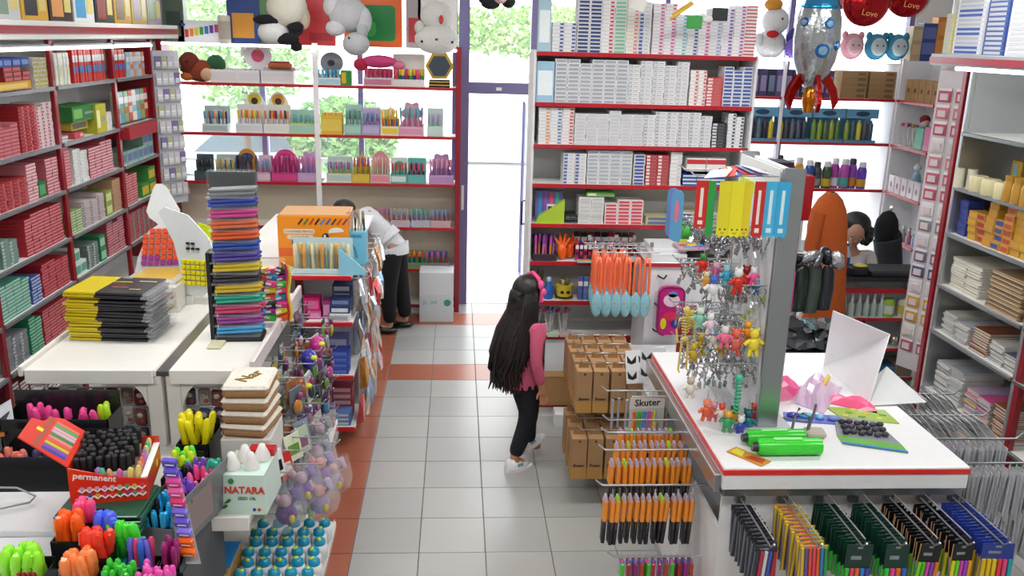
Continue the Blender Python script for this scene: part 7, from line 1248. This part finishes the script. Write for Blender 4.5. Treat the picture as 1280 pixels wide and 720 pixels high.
for k in range(40): tag(ob('loose_pack', cache(('lsp', k % 5), lambda: MB().add([(-.07, -.04, 0), (.06, -.05, 0), (.07, .04, 0), (-.06, .05, 0), (-.05, -.03, .05), (.04, -.04, .03), (.06, .03, .055), (-.05, .03, .035), (0, 0, .06)], [(0, 3, 2, 1), (0, 1, 5, 4), (1, 2, 6, 5), (2, 3, 7, 6), (3, 0, 4, 7), (4, 5, 8), (5, 6, 8), (6, 7, 8), (7, 4, 8)]).mesh('l', M(['#8c9094', '#2c3034', '#7a9098', '#b8bcc0', '#4a4e54'][k % 5], 'gloss' if k % 5 in (1, 4) else 'foil'))), None, (2.72+.085*(k % 4)+rnd.uniform(-.02, .02), .98+.05*((k//4) % 3)+.02*(k//12), .582+.042*(k//4)), (rnd.uniform(-.4, .4), rnd.uniform(-.3, .3), k)), f'grey wrapped pack, {nth(k//4)} layer, {nth(k % 4)} from left, heap behind the counter', 'pack')
put(FR0, 2.68, .94, 0.0, 'low_cabinet', MB().cbox(0, 0, 0, .40, .30, .58, .005).mesh('l', M('#3a3c40')), 'low dark cabinet under the heap of grey packs', 'cabinet')
# ================================================================ DESK, PEOPLE, BALLOONS
t = root('low_shelving', 'low red-edged shelves with a black top at the cash desk', 'shelving', (0, 0, 0))
part('top', MB().cbox(3.45, 2.38, .90, 4.34, 2.75, .93, .004), M('#1f2126'), t)
for z in (.59, .33, .08):
    s_ = part('shelf', MB().box(3.46, 2.40, z-.018, 4.32, 2.74, z), WH, t); part('shelf_edge', MB().cbox(3.46, 2.39, z-.022, 4.32, 2.402, z+.004, .003), RED, s_)
part('back_panel', MB().box(3.45, 2.74, .0, 4.34, 2.755, .9), M('#dcdde0'), t)
for x in (3.45, 4.32): part('side_panel', MB().box(x, 2.40, 0, x+.02, 2.74, .9), WH, t)
part('red_strip', MB().cbox(3.46, 2.385, .80, 4.32, 2.40, .84, .003), RED, t)
for k in range(9):
    t = root('white_glue', f'white-capped clear bottle, {nth(k)} from the left on the upper desk shelf', 'bottle', (3.50+k*.062, 2.45, .5905)); part('bottle', MB().lathe([(.024, 0), (.026, .01), (.026, .10), (.012, .12)], 10), M(['#b8c8c4', '#a8bcb8'][k % 2], 'gloss'), t); part('cap', MB().lathe([(.013, .12), (.010, .17), (.005, .19)], 8), M('#e8e8ea', 'gloss'), t)
for k, (x, c, nm) in enumerate([(4.06, '#9ac04a', 'lime green'), (4.19, '#e0dccc', 'cream')]): put(FR0, x, 2.46, .5905, 'cleaning_tub', MB().lathe([(.045, 0), (.05, .01), (.05, .13), (.04, .15)], 14).lathe([(.051, .03), (.051, .10)], 14, 1).mesh('c', [M(c, 'gloss'), M('#d8c85a' if k else '#dce4d8', 'gloss')]), f'{nm} tub at the right of the upper desk shelf', 'tub')
for k in range(10): put(FR0, 3.48+k*.08, 2.43, .3305, 'wrapped_item', cache(('wi', k % 3), lambda: MB().ell((.035, .05, .05), (.038, .05, .05), n=9, k=6).mesh('w', M(['#b8b0a0', '#a89a88', '#c4c0b8'][k % 3], 'foil'))), f'beige wrapped item, {nth(k)} from the left on the middle desk shelf', 'pack')
for k in range(6): put(FR0, 3.47+k*.142, 2.42, .0805, 'blue_packet', cache(('bpk', k % 3), lambda: MB().cbox(0, 0, 0, .14, .2, .05+.03*(k % 3), .01).mesh('b', M(['#4a7ac0', '#3a6a90', '#8a7a6a'][k % 3], 'gloss'))), f'blue or brown packet, {nth(k)} from the left on the lowest desk shelf', 'packet')
# on the desk
t = root('globe_pot', 'orange and blue pot full of pens on the black desk', 'pot', (3.60, 2.44, .9305)); part('pot', MB().ell((0, 0, .06), (.06, .05, .06), n=14, k=9), M('#d8803a', 'gloss'), t); part('band', MB().ell((0, 0, .055), (.062, .052, .035), n=14, k=9), M('#5a78b0', 'gloss'), t)
for q in range(5): part('pen', MB().tube([(0, 0, .1), (-.04+.02*q, 0, .19)], .006, 5), M(['#d8302c', '#e8c02c', '#e07a2c', '#3a8a3c', '#c8c8cc'][q], 'gloss'), t)
for k in range(3):
    t = root('water_bottle', f'clear bottle with a blue label, {nth(k)} from the left on the desk', 'bottle', (3.52+.10*k, 2.60, .9305)); part('bottle', MB().lathe([(.03, 0), (.033, .02), (.033, .15), (.014, .19), (.014, .21)], 12), M('#b8c8d8', 'gloss'), t); part('label', MB().lathe([(.034, .07), (.034, .12)], 12), M('#2f50a0', 'gloss'), t); part('cap', MB().lathe([(.016, .21), (.016, .23)], 8), M('#2f60c0', 'gloss'), t)
t = root('black_tray', 'long black tray across the desk', 'tray', (3.86, 2.40, .9305)); part('tray', MB().cbox(0, 0, 0, .44, .26, .05, .01).box(.02, -.004, .03, .42, 0, .045, 1), [M('#1b1c20'), M('#3a3c42')], t)
t = root('tape_machine', 'black desk tool with a pale yellow lid', 'tool', (3.70, 2.42, .9305)); part('body', MB().cbox(0, 0, 0, .14, .16, .07, .012), BLK, t); part('lid', MB().ell((.09, .06, .078), (.06, .05, .016), n=12, k=6), M('#d0c860', 'gloss'), t)
blob('purple_ball', 'small purple ball at the left of the desk', 'ball', (3.50, 2.44, .931), [('ball', (0, 0, .035), (.035, .035, .035), '#7a2c7a', 'gloss')])
t = root('till', 'black cash till on the left of the desk', 'till', (3.46, 2.56, .9305)); part('body', MB().cbox(0, 0, 0, .16, .2, .07, .01), M('#1c1d22'), t); part('key_pad', MB().box(.02, -.003, .015, .14, 0, .06), M('#3a3c44', 'gloss'), t)
t = root('red_cabinet', 'bright red box unit above the white panel behind the keychain board', 'cabinet', (3.06, 2.62, 0)); part('leg_panel', MB().cbox(0, 0, 0, .28, .3, 1.34, .004), M('#dcdee2'), t); part('red_box', MB().cbox(-.04, -.01, 1.34, .33, .3, 1.70, .006), M('#b8141e', 'gloss'), t); part('top_box', MB().cbox(-.02, .02, 1.70, .16, .25, 1.80, .006), M('#2c2038'), t)
# ---- rust orange coat on a stand
t = root('orange_coat', 'rust orange coat draped over a stand beside the desk', 'coat', (3.34, 2.14, 0)); part('stand', MB().tube([(0, 0, 0), (0, 0, 1.66)], .015, 8).lathe([(.14, 0), (.14, .02), (.02, .04)], 14), BLK, t)
prof = []
cb = MB(); NN = 22
lv = [(.50, .17, .14), (.62, .165, .135), (.8, .15, .125), (1.0, .15, .12), (1.2, .155, .115), (1.4, .15, .105), (1.52, .13, .095), (1.60, .09, .075), (1.65, .04, .04)]
vs = []
for z, a, b_ in lv:
    for j in range(NN):
        q = 2*math.pi*j/NN; w_ = 1+.09*math.sin(5*q+z*4)*(1.7-z)
        vs.append((.02+a*w_*math.cos(q)+.03*math.sin(z*3), b_*w_*math.sin(q), z))
cb.add(vs, [(i*NN+j, i*NN+(j+1) % NN, (i+1)*NN+(j+1) % NN, (i+1)*NN+j) for i in range(len(lv)-1) for j in range(NN)], 0, True); cb.add(vs[-NN:], [tuple(range(NN))])
part('cloth', cb, M('#b4541c', 'cloth'), t); part('sleeve', MB().tube([(-.10, -.05, 1.50), (-.16, -.08, 1.2), (-.15, -.09, .85)], [.05, .055, .045], 10), M('#ad4f1a', 'cloth'), t)
# ---- people
def skin(name, V, E, Rr, mat, parent, root_i=0, lv=2):
    me = bpy.data.meshes.new(name); me.from_pydata([tuple(v) for v in V], E, []); o = ob(name, me, parent)
    me.materials.append(mat); sm = o.modifiers.new('skin', 'SKIN'); sm.use_smooth_shade = True
    for i, r_ in enumerate(Rr):
        s_ = me.skin_vertices[0].data[i]; s_.radius = (r_, r_) if not isinstance(r_, tuple) else r_; s_.use_root = i == root_i
    ss = o.modifiers.new('sub', 'SUBSURF'); ss.levels = lv; ss.render_levels = lv; return o
def person(label, loc, rz, J, sc, skinc, top, topr, bottom, wide=1.0, fingers=True):
    """J: joints in metres (front +x, left +y). returns root and head centre"""
    t = root('person', label, 'person', loc, rz); MS = M(skinc, 'skin')
    V, E, Rr = [], [], []
    def v(p, r_): V.append(Vector(p)*sc); Rr.append(r_*sc if not isinstance(r_, tuple) else (r_[0]*sc, r_[1]*sc)); return len(V)-1
    def chain(a, pts):
        for p, r_ in pts: b = v(p, r_); E.append((a, b)); a = b
        return a
    pel = v(J['pelvis'], .07); chest = chain(pel, [(J['waist'], .065), (J['chest'], .085)]); nk = chain(chest, [(J['neck'], .036)]); chain(nk, [(J['skull'], .036)])
    for s_ in 'lr':
        sh = chain(chest, [(J['sh_'+s_], .038)]); wr = chain(sh, [(J['el_'+s_], .028), (J['wr_'+s_], .019)])
        W_ = Vector(J['wr_'+s_]); H = (Vector(J['ha_'+s_])-W_).normalized(); pal = chain(wr, [(W_+H*.04, (.027, .016))])
        side = H.cross(Vector((0, 1, 0))).normalized() if abs(H.y) < .9 else Vector((1, 0, 0))
        for q, (off, ln) in enumerate(((-.021, .05), (-.007, .058), (.007, .054), (.021, .042))):
            kb_ = W_+H*.07+side*off; chain(pal, [(kb_, .0085), (kb_+H*ln*.5+Vector((0, -.004, 0)), .0075), (kb_+H*ln-side*0+Vector((0, -.012, 0)), .006)])
        chain(pal, [(W_+H*.045-side*.034, .0085), (W_+H*.075-side*.045, .007)])
        hp = chain(pel, [(J['hip_'+s_], .06)]); chain(hp, [(J['kn_'+s_], .05), (J['an_'+s_], .032), (J['to_'+s_], .028)])
    skin('body', V, E, Rr, MS, t)
    # clothes
    V2, E2, R2_ = [], [], []
    def cl(lst, name, mat, lv=2):
        V_, E_, R_ = [], [], []; idx = {}
        for a, b in lst:
            for p, r_ in (a, b):
                k_ = tuple(round(c, 4) for c in p)
                if k_ not in idx: idx[k_] = len(V_); V_.append(Vector(p)*sc); R_.append(r_*sc if not isinstance(r_, tuple) else (r_[0]*sc, r_[1]*sc))
            E_.append((idx[tuple(round(c, 4) for c in a[0])], idx[tuple(round(c, 4) for c in b[0])]))
        return skin(name, V_, E_, R_, mat, t, 0, lv)
    mid = lambda a, b, f: tuple(Vector(a)*(1-f)+Vector(b)*f)
    L = [((J['waist'], .10*wide), (J['chest'], .108*wide)), ((J['waist'], .10*wide), (J['pelvis'], .118*wide)), ((J['pelvis'], .118*wide), (tuple(Vector(J['pelvis'])+Vector((0, 0, -.05))), .115*wide)), ((J['chest'], .108*wide), (mid(J['chest'], J['neck'], .6), .06))]
    for s_ in 'lr': L += [((J['chest'], .108*wide), (J['sh_'+s_], .055)), ((J['sh_'+s_], .055), (J['el_'+s_], .043)), ((J['el_'+s_], .043), (mid(J['el_'+s_], J['wr_'+s_], .92), .033))]
    cl(L, 'top', top)
    L = [((tuple(Vector(J['pelvis'])+Vector((0, 0, .03))), .09), (J['pelvis'], .102))]
    for s_ in 'lr': L += [((J['pelvis'], .102), (J['hip_'+s_], .09)), ((J['hip_'+s_], .09), (J['kn_'+s_], .066*bottom[1])), ((J['kn_'+s_], .066*bottom[1]), (mid(J['kn_'+s_], J['an_'+s_], .93), .047*bottom[1]))]
    cl(L, 'trousers', bottom[0])
    pv, wv = Vector(J['pelvis'])*sc, Vector(J['waist'])*sc
    part('hem', MB().tube([wv, (wv+pv)/2, pv, pv+Vector((0, 0, -.06))], [.10*wide, .118*wide, .128*wide, .124*wide], 16), top, t)
    part('waistband', MB().ell(pv+Vector((0, 0, -.05)), (.112, .118, .09), n=14, k=9), bottom[0], t)
    return t
def head(t, c, r, face, skinc, hairc=None, hair=True, tilt=0):
    """face: direction (unit, local)"""
    H = root_ = part('head', MB(), M(skinc, 'skin'), t)
    bpy.data.objects.remove(H)
    b = MB(); f_ = Vector(face).normalized(); s_ = Vector((0, 0, 1)).cross(f_).normalized(); u_ = f_.cross(s_)
    b.T = Matrix.Translation(c) @ Matrix((f_, s_, u_)).transposed().to_4x4()
    b.ell((0, 0, 0), (r*.95, r*.78, r*1.1), 0, 18, 14).ell((r*.35, 0, -r*.65), (r*.5, r*.5, r*.45), 0, 12, 8).ell((r*.98, 0, -r*.12), (r*.14, r*.12, r*.2), 0, 8, 6)
    for q in (-1, 1): b.ell((r*.0, q*r*.8, -r*.08), (r*.14, r*.07, r*.22), 0, 8, 6).ell((r*.80, q*r*.33, r*.05), (r*.1, r*.13, r*.08), 1, 8, 6).ell((r*.88, q*r*.33, r*.05), (r*.04, r*.05, r*.05), 2, 8, 6).ell((r*.8, q*r*.33, r*.25), (r*.07, r*.16, r*.03), 2, 8, 4)
    b.ell((r*.82, 0, -r*.5), (r*.06, r*.2, r*.05), 3, 8, 5)
    return part('head', b, [M(skinc, 'skin'), M('#f0eeec'), M('#1a1412'), M('#a85850')], t)
J1 = dict(pelvis=(0, 0, .62), waist=(0, 0, .75), chest=(.0, 0, .90), neck=(.01, 0, 1.03), skull=(.03, 0, 1.13), sh_l=(.0, .125, .965), sh_r=(.0, -.125, .965), el_l=(.03, .15, .78), el_r=(-.01, -.15, .76), wr_l=(.10, .13, .61), wr_r=(.04, -.15, .59), ha_l=(.14, .12, .5), ha_r=(.06, -.15, .48), hip_l=(0, .06, .60), hip_r=(0, -.06, .60), kn_l=(.08, .06, .345), kn_r=(.01, -.06, .34), an_l=(.10, .06, .085), an_r=(-.10, -.06, .075), to_l=(.19, .06, .06), to_r=(-.01, -.06, .035))
GX, GY, GR = .985, 1.04, R(28)
g = person('girl with waist-long black hair, pink sweater and dark trousers walking in the aisle', (GX, GY, 0), GR, J1, 1.0, '#c08a6c', M('#cf5f80', 'cloth'), 1, (M('#14161f', 'cloth'), 1.0), .92)
head(g, (.035, 0, 1.165), .083, (1, -.0, -.12), '#c08a6c')
# hair: cap and a long fall of locks down the back and shoulders
HAIR = M('#17100f', 'hair'); hb = MB(); hb.ell((.005, 0, 1.185), (.098, .092, .105), 0, 18, 12); hb.ell((-.03, 0, 1.13), (.088, .088, .10), 0, 16, 10)
gr = random.Random(4)
for k in range(84):
    a = R(78+204*k/83+gr.uniform(-3, 3)); rr = .078; inner = k % 3
    x0_, y0_ = .0+rr*math.cos(a), rr*math.sin(a); bk = -math.cos(a)
    Lz = .60+gr.uniform(-.05, .06) if bk > .1 else .68+gr.uniform(0, .08)
    sp = 1.45+.25*inner
    pts = [(x0_*.6, y0_*.6, 1.24), (x0_*1.1, y0_*1.1, 1.17), (x0_*1.22-.01, y0_*1.2, 1.06), (x0_*sp-.03, y0_*1.5, .94), (x0_*sp-.06+gr.uniform(-.02, .01), y0_*1.55+gr.uniform(-.01, .01), .80), (x0_*sp*.95-.08+gr.uniform(-.03, .02), y0_*1.35+gr.uniform(-.02, .02), (.80+Lz)/2), (x0_*.9*sp-.075+gr.uniform(-.04, .03), y0_*1.15+gr.uniform(-.03, .03), Lz)]
    hb.tube(pts, [.012, .02, .021, .021, .019, .014, .003], 5)
part('hair', hb, HAIR, g)
t2 = MB()
for k in range(14):
    a = R(100+160*k/13); t2.tube([(-.06+.11*math.cos(a)*1.0-.02, .11*math.sin(a), .70), (-.075+.1*math.cos(a), .10*math.sin(a)+gr.uniform(-.02, .02), .60), (-.08+.1*math.cos(a)+gr.uniform(-.03, .03), .1*math.sin(a), .545)], [.012, .009, .002], 5)
part('hair_tip', t2, M('#4a231c', 'hair'), g)
part('headband', MB().tube([(.05, -.095, 1.13), (.055, -.092, 1.20), (.05, -.06, 1.27), (.045, 0, 1.295), (.05, .06, 1.27), (.055, .092, 1.20), (.05, .095, 1.13)], .013, 8), M('#e8508c', 'cloth'), g)
part('bow', MB().ell((.05, -.09, 1.235), (.022, .014, .03)).ell((.065, -.10, 1.19), (.018, .012, .025)), M('#f0609a', 'cloth'), g)
for nm, (x, y, z, pt) in {'near': (-.11, -.06, .0, 0), 'far': (.085, .06, .055, 26)}.items():
    b = MB(); b.T = Matrix.Translation((x, y, z)) @ Euler((0, R(-pt), 0)).to_matrix().to_4x4() 
    b.slab([(-.035, -.03), (.10, -.036), (.15, -.022), (.155, 0), (.15, .022), (.10, .036), (-.035, .03), (-.045, 0)], 0, .022, 1)
    b.add([(-.035, -.03, .022), (.10, -.034, .022), (.148, 0, .022), (.10, .034, .022), (-.035, .03, .022), (-.045, 0, .022), (-.03, -.025, .085), (.02, -.024, .09), (.09, -.022, .052), (.13, 0, .042), (.09, .022, .052), (.02, .024, .09), (-.03, .025, .085)], [(0, 1, 8, 7, 6), (1, 2, 9, 8), (2, 3, 10, 9), (3, 4, 12, 11, 10), (4, 5, 12), (5, 0, 6, 12), (6, 7, 11, 12), (7, 8, 10, 11), (8, 9, 10)], 0, True)
    b.box(.03, -.033, .035, .07, -.028, .055, 2).box(.03, -.018, .068, .075, .018, .074, 2)
    part('shoe', b, [M('#dfe0e2', 'gloss'), M('#ececec'), M('#8fb0c0', 'gloss')], g)
# shopper bending behind the red gondola
J2 = dict(pelvis=(0, 0, .82), waist=(.10, 0, .95), chest=(.24, 0, 1.08), neck=(.36, 0, 1.12), skull=(.43, 0, 1.10), sh_l=(.26, .16, 1.10), sh_r=(.26, -.16, 1.10), el_l=(.34, .2, .86), el_r=(.36, -.2, .88), wr_l=(.48, .16, .74), wr_r=(.50, -.16, .78), ha_l=(.56, .15, .70), ha_r=(.58, -.15, .74), hip_l=(-.02, .09, .80), hip_r=(-.02, -.09, .80), kn_l=(.04, .10, .44), kn_r=(-.03, -.10, .44), an_l=(.02, .10, .07), an_r=(-.09, -.10, .07), to_l=(.14, .1, .03), to_r=(.03, -.1, .03))
h = person('shopper in a white shirt and black wide trousers bending over the shelves', (-.02, 3.78, 0), R(172), J2, 1.0, '#b08468', M('#d6d8dc', 'cloth'), 1, (M('#111115', 'cloth'), 1.35), 1.12)
head(h, (.49, 0, 1.10), .095, (.7, 0, -.7), '#b08468'); hb = MB(); hb.ell((.46, 0, 1.14), (.11, .10, .10), 0, 16, 10); part('hair', hb, M('#1a1414', 'hair'), h)
for y in (.10, -.10): part('shoe', MB().ell((.07+(0 if y > 0 else -.11), y, .035), (.12, .05, .035), n=12, k=8), M('#1c1c20', 'gloss'), h)
# woman at the desk
J3 = dict(pelvis=(0, 0, .55), waist=(.03, 0, .70), chest=(.08, 0, .90), neck=(.13, 0, 1.05), skull=(.17, 0, 1.13), sh_l=(.08, .16, .99), sh_r=(.08, -.16, .99), el_l=(.2, .18, .80), el_r=(.22, -.17, .80), wr_l=(.36, .10, .90), wr_r=(.32, -.06, 1.02), ha_l=(.42, .05, .93), ha_r=(.30, -.03, 1.10), hip_l=(0, .09, .53), hip_r=(0, -.09, .53), kn_l=(.38, .1, .52), kn_r=(.38, -.1, .52), an_l=(.36, .1, .10), an_r=(.36, -.1, .10), to_l=(.46, .1, .04), to_r=(.46, -.1, .04))
w = person('seated woman with dark curly hair in a white red-dotted blouse at the desk', (4.00, 3.12, .0), R(-112), J3, 1.0, '#b88c74', M('#cfc8c8', 'cloth'), 1, (M('#24262e', 'cloth'), 1.1), 1.1)
head(w, (.19, 0, 1.18), .10, (.8, .1, -.55), '#b88c74'); hb = MB(); hb.ell((.14, 0, 1.24), (.125, .125, .115), 0, 16, 10)
for k in range(40):
    a = R(60+240*k/39); hb.ell((.13+.115*math.cos(a), .125*math.sin(a), 1.22-.14*gr.random()), (.035, .035, .04), 0, 7, 5)
part('hair', hb, M('#15100f', 'hair'), w)
for q in range(14): part('dot', MB().ell((0, 0, 0), (.008, .008, .008), n=6, k=4), M('#c0405a'), w, (.17+.03*math.sin(q*1.7)-.0, -.10+.2*((q*.37) % 1), .72+.25*((q*.23) % 1))) if 0 else None
t = root('stool', 'grey stool under the seated woman', 'stool', (4.00, 3.12, 0)); part('seat', MB().lathe([(.18, .42), (.19, .43), (.19, .455), (.17, .465)], 18), M('#4a4c52'), t)
for k in range(4): a = R(45+90*k); part('leg', MB().tube([(.12*math.cos(a), .12*math.sin(a), .42), (.17*math.cos(a), .17*math.sin(a), 0)], .014, 8), CHR, t)
t = root('black_backpack', 'black bag with grey flap hung beside the seated woman', 'bag', (4.38, 3.30, 0)); part('body', MB().ell((0, 0, 1.14), (.11, .09, .17), n=9, k=6).ell((.06, 0, 1.04), (.1, .08, .12), n=9, k=6), M('#17181c', 'cloth'), t); part('cloth', MB().tube([(.02, 0, 1.05), (.08, 0, .8), (.10, 0, .55)], [.12, .11, .09], 10), M('#2c3036', 'cloth'), t); part('stand', MB().tube([(.08, .12, 0), (.08, .12, 1.3), (.04, .05, 1.33)], .015, 8).lathe([(.15, 0), (.15, .02)], 12), CHR, t)
# boxes by the left window unit
t = root('white_appliance_box', 'two stacked white cartons at the end of the window shelving', 'carton', (.20, 4.03, 0)); part('lower_carton', MB().cbox(0, 0, 0, .33, .28, .27, .004), M('#c9cdd0'), t); part('upper_carton', MB().cbox(0, .01, .271, .33, .28, .50, .004), M('#d2d5d7'), t); part('printed_mark', MB().prism([(.27+.035*math.cos(R(a)), .2+.035*math.sin(R(a))) for a in range(0, 360, 24)], -.002, 0), M('#3a8a80'), t); text('2L  3M', .05, M('#3a9aa0'), t, (.1, -.001, .2), (R(90), 0, 0))
blob('striped_shoe_display', 'small dark striped toy on the lowest window shelf by the door', 'toy', (.50, 4.42, .081), [('body', (0, 0, .05), (.04, .05, .05), '#3a4456', 'gloss'), ('cap', (0, 0, .11), (.03, .03, .03), '#c8ccd4', 'gloss')])
# ---- balloons
p = atY(1020, 55, 1.6); BXX, BZ = p.x, p.z
t = root('rocket_balloon', 'silver rocket foil balloon with blue portholes and red fins', 'balloon', (BXX, 1.6, BZ), R(-12), None, R(4))
part('hull', MB().lathe([(.01, -.29), (.05, -.275), (.09, -.22), (.135, -.1), (.15, .03), (.14, .16), (.12, .23)], 22), M('#aeb4b8', 'foil'), t)
part('nose', MB().lathe([(.1205, .228), (.10, .29), (.06, .36), (.02, .42), (.004, .43)], 22), M('#3f9ad0', 'foil'), t)
part('nose_rim', MB().lathe([(.121, .222), (.126, .23), (.119, .245)], 22), M('#2f88c0', 'foil'), t)
for x, z, r_, a in ((.045, .135, .034, 18), (.03, -.03, .046, 8), (-.10, .14, .03, -45), (.11, -.0, .03, 50)):
    aa = R(a); hr = .147 if z < .1 else .14; pt = part('porthole', MB().tube([(0, 0, 0), (0, -.012, 0)], [r_, r_*.9], 18), M('#2a76c0', 'foil'), t, (hr*math.sin(aa), -hr*math.cos(aa)+.006, z), (0, 0, aa)); part('pane', MB().tube([(0, -.010, 0), (0, -.018, 0)], [r_*.7, r_*.6], 18), M('#9fc8e0', 'foil'), pt)
for k in range(5):
    a = R(-90+72*k+12); part('fin', MB().prism([(.06, -.13), (.115, -.2), (.165, -.28), (.185, -.36), (.155, -.42), (.13, -.33), (.09, -.26), (.05, -.24)], -.014, .014), M('#a01c18', 'foil'), t, (0, 0, 0), (0, 0, a))
part('flame', MB().lathe([(.03, -.44), (.045, -.37), (.04, -.29), (.02, -.27)][::1], 12), M('#c8781c', 'foil'), t)
part('ribbon', MB().tube([(0, 0, .42), (0, 0, 3.5-BZ)], .003, 5), M('#e0e0e0'), t)
for k, (px, py, r_, c, nm, Y) in enumerate([(1083, 2, .165, '#a81c24', 'left', 2.0), (1135, -8, .16, '#a0141e', 'right', 2.1)]):
    p = atY(px, py, Y); t = root('round_balloon', f'round dark red foil balloon with gold lettering, {nm} of the pair', 'balloon', (p.x, Y, p.z)); part('foil', MB().ell((0, 0, 0), (r_, .07, r_), n=26, k=16), M(c, 'foil'), t); part('rim', MB().tube([(r_*1.05*math.cos(R(a)), 0, r_*1.05*math.sin(R(a))) for a in range(0, 361, 15)], .01, 6), M('#c8606a', 'clear'), t); text('Love', .06, M('#d8905a'), t, (0, -.078, -.08), (R(90), R(8), 0)); part('ribbon', MB().tube([(0, 0, r_), (0, 0, 3.5-p.z)], .003, 5), M('#e0e0e0'), t)
p = atY(1055, -10, 2.4); blob('pink_balloon', 'pale pink balloon above the round plush pillows', 'balloon', (p.x, 2.4, p.z), [('foil', (0, 0, 0), (.12, .06, .12), '#d88a9a', 'foil')])
for o_ in [q for q in bpy.data.objects if q.name.startswith('pink_balloon')][:1]: part('ribbon', MB().tube([(0, 0, .1), (0, 0, 3.5-p.z)], .003, 5), M('#e0e0e0'), o_)
# hanging paper cards over the box shelves
for k, (px, py, c1, nm) in enumerate([(798, 5, '#dcdcd8', 'white tilted card'), (852, 14, '#d8b04a', 'yellow and green pencil card'), (868, 28, '#3f9a4a', 'green toy card'), (900, 18, '#22242c', 'small black card')]):
    p = atY(px, py, 1.55); t = root('hanging_card', f'{nm} hanging before the top box shelf', 'card', (p.x, 1.55, p.z)); part('card', MB().cbox(-.05, -.004, -.04, .05, .004, .04, .002) if k != 1 else MB().tube([(-.07, 0, -.05), (.07, 0, .05)], .012, 6).tube([(-.06, 0, -.02), (.06, 0, .06)], .008, 6), M(c1, 'gloss'), t, (0, 0, 0), (0, R(20 if k == 0 else 0), 0)); part('string', MB().tube([(0, 0, .03), (0, 0, 3.5-p.z)], .002, 5), M('#dddddd'), t)
blob('small_horse', 'small white toy hanging beside the green card', 'toy', tuple(atY(885, 24, 1.56)), [('body', (0, 0, 0), (.04, .02, .025), '#e8e8e8', 'fur'), ('head', (-.035, 0, .02), (.02, .015, .015), '#e4e4e4', 'fur')])
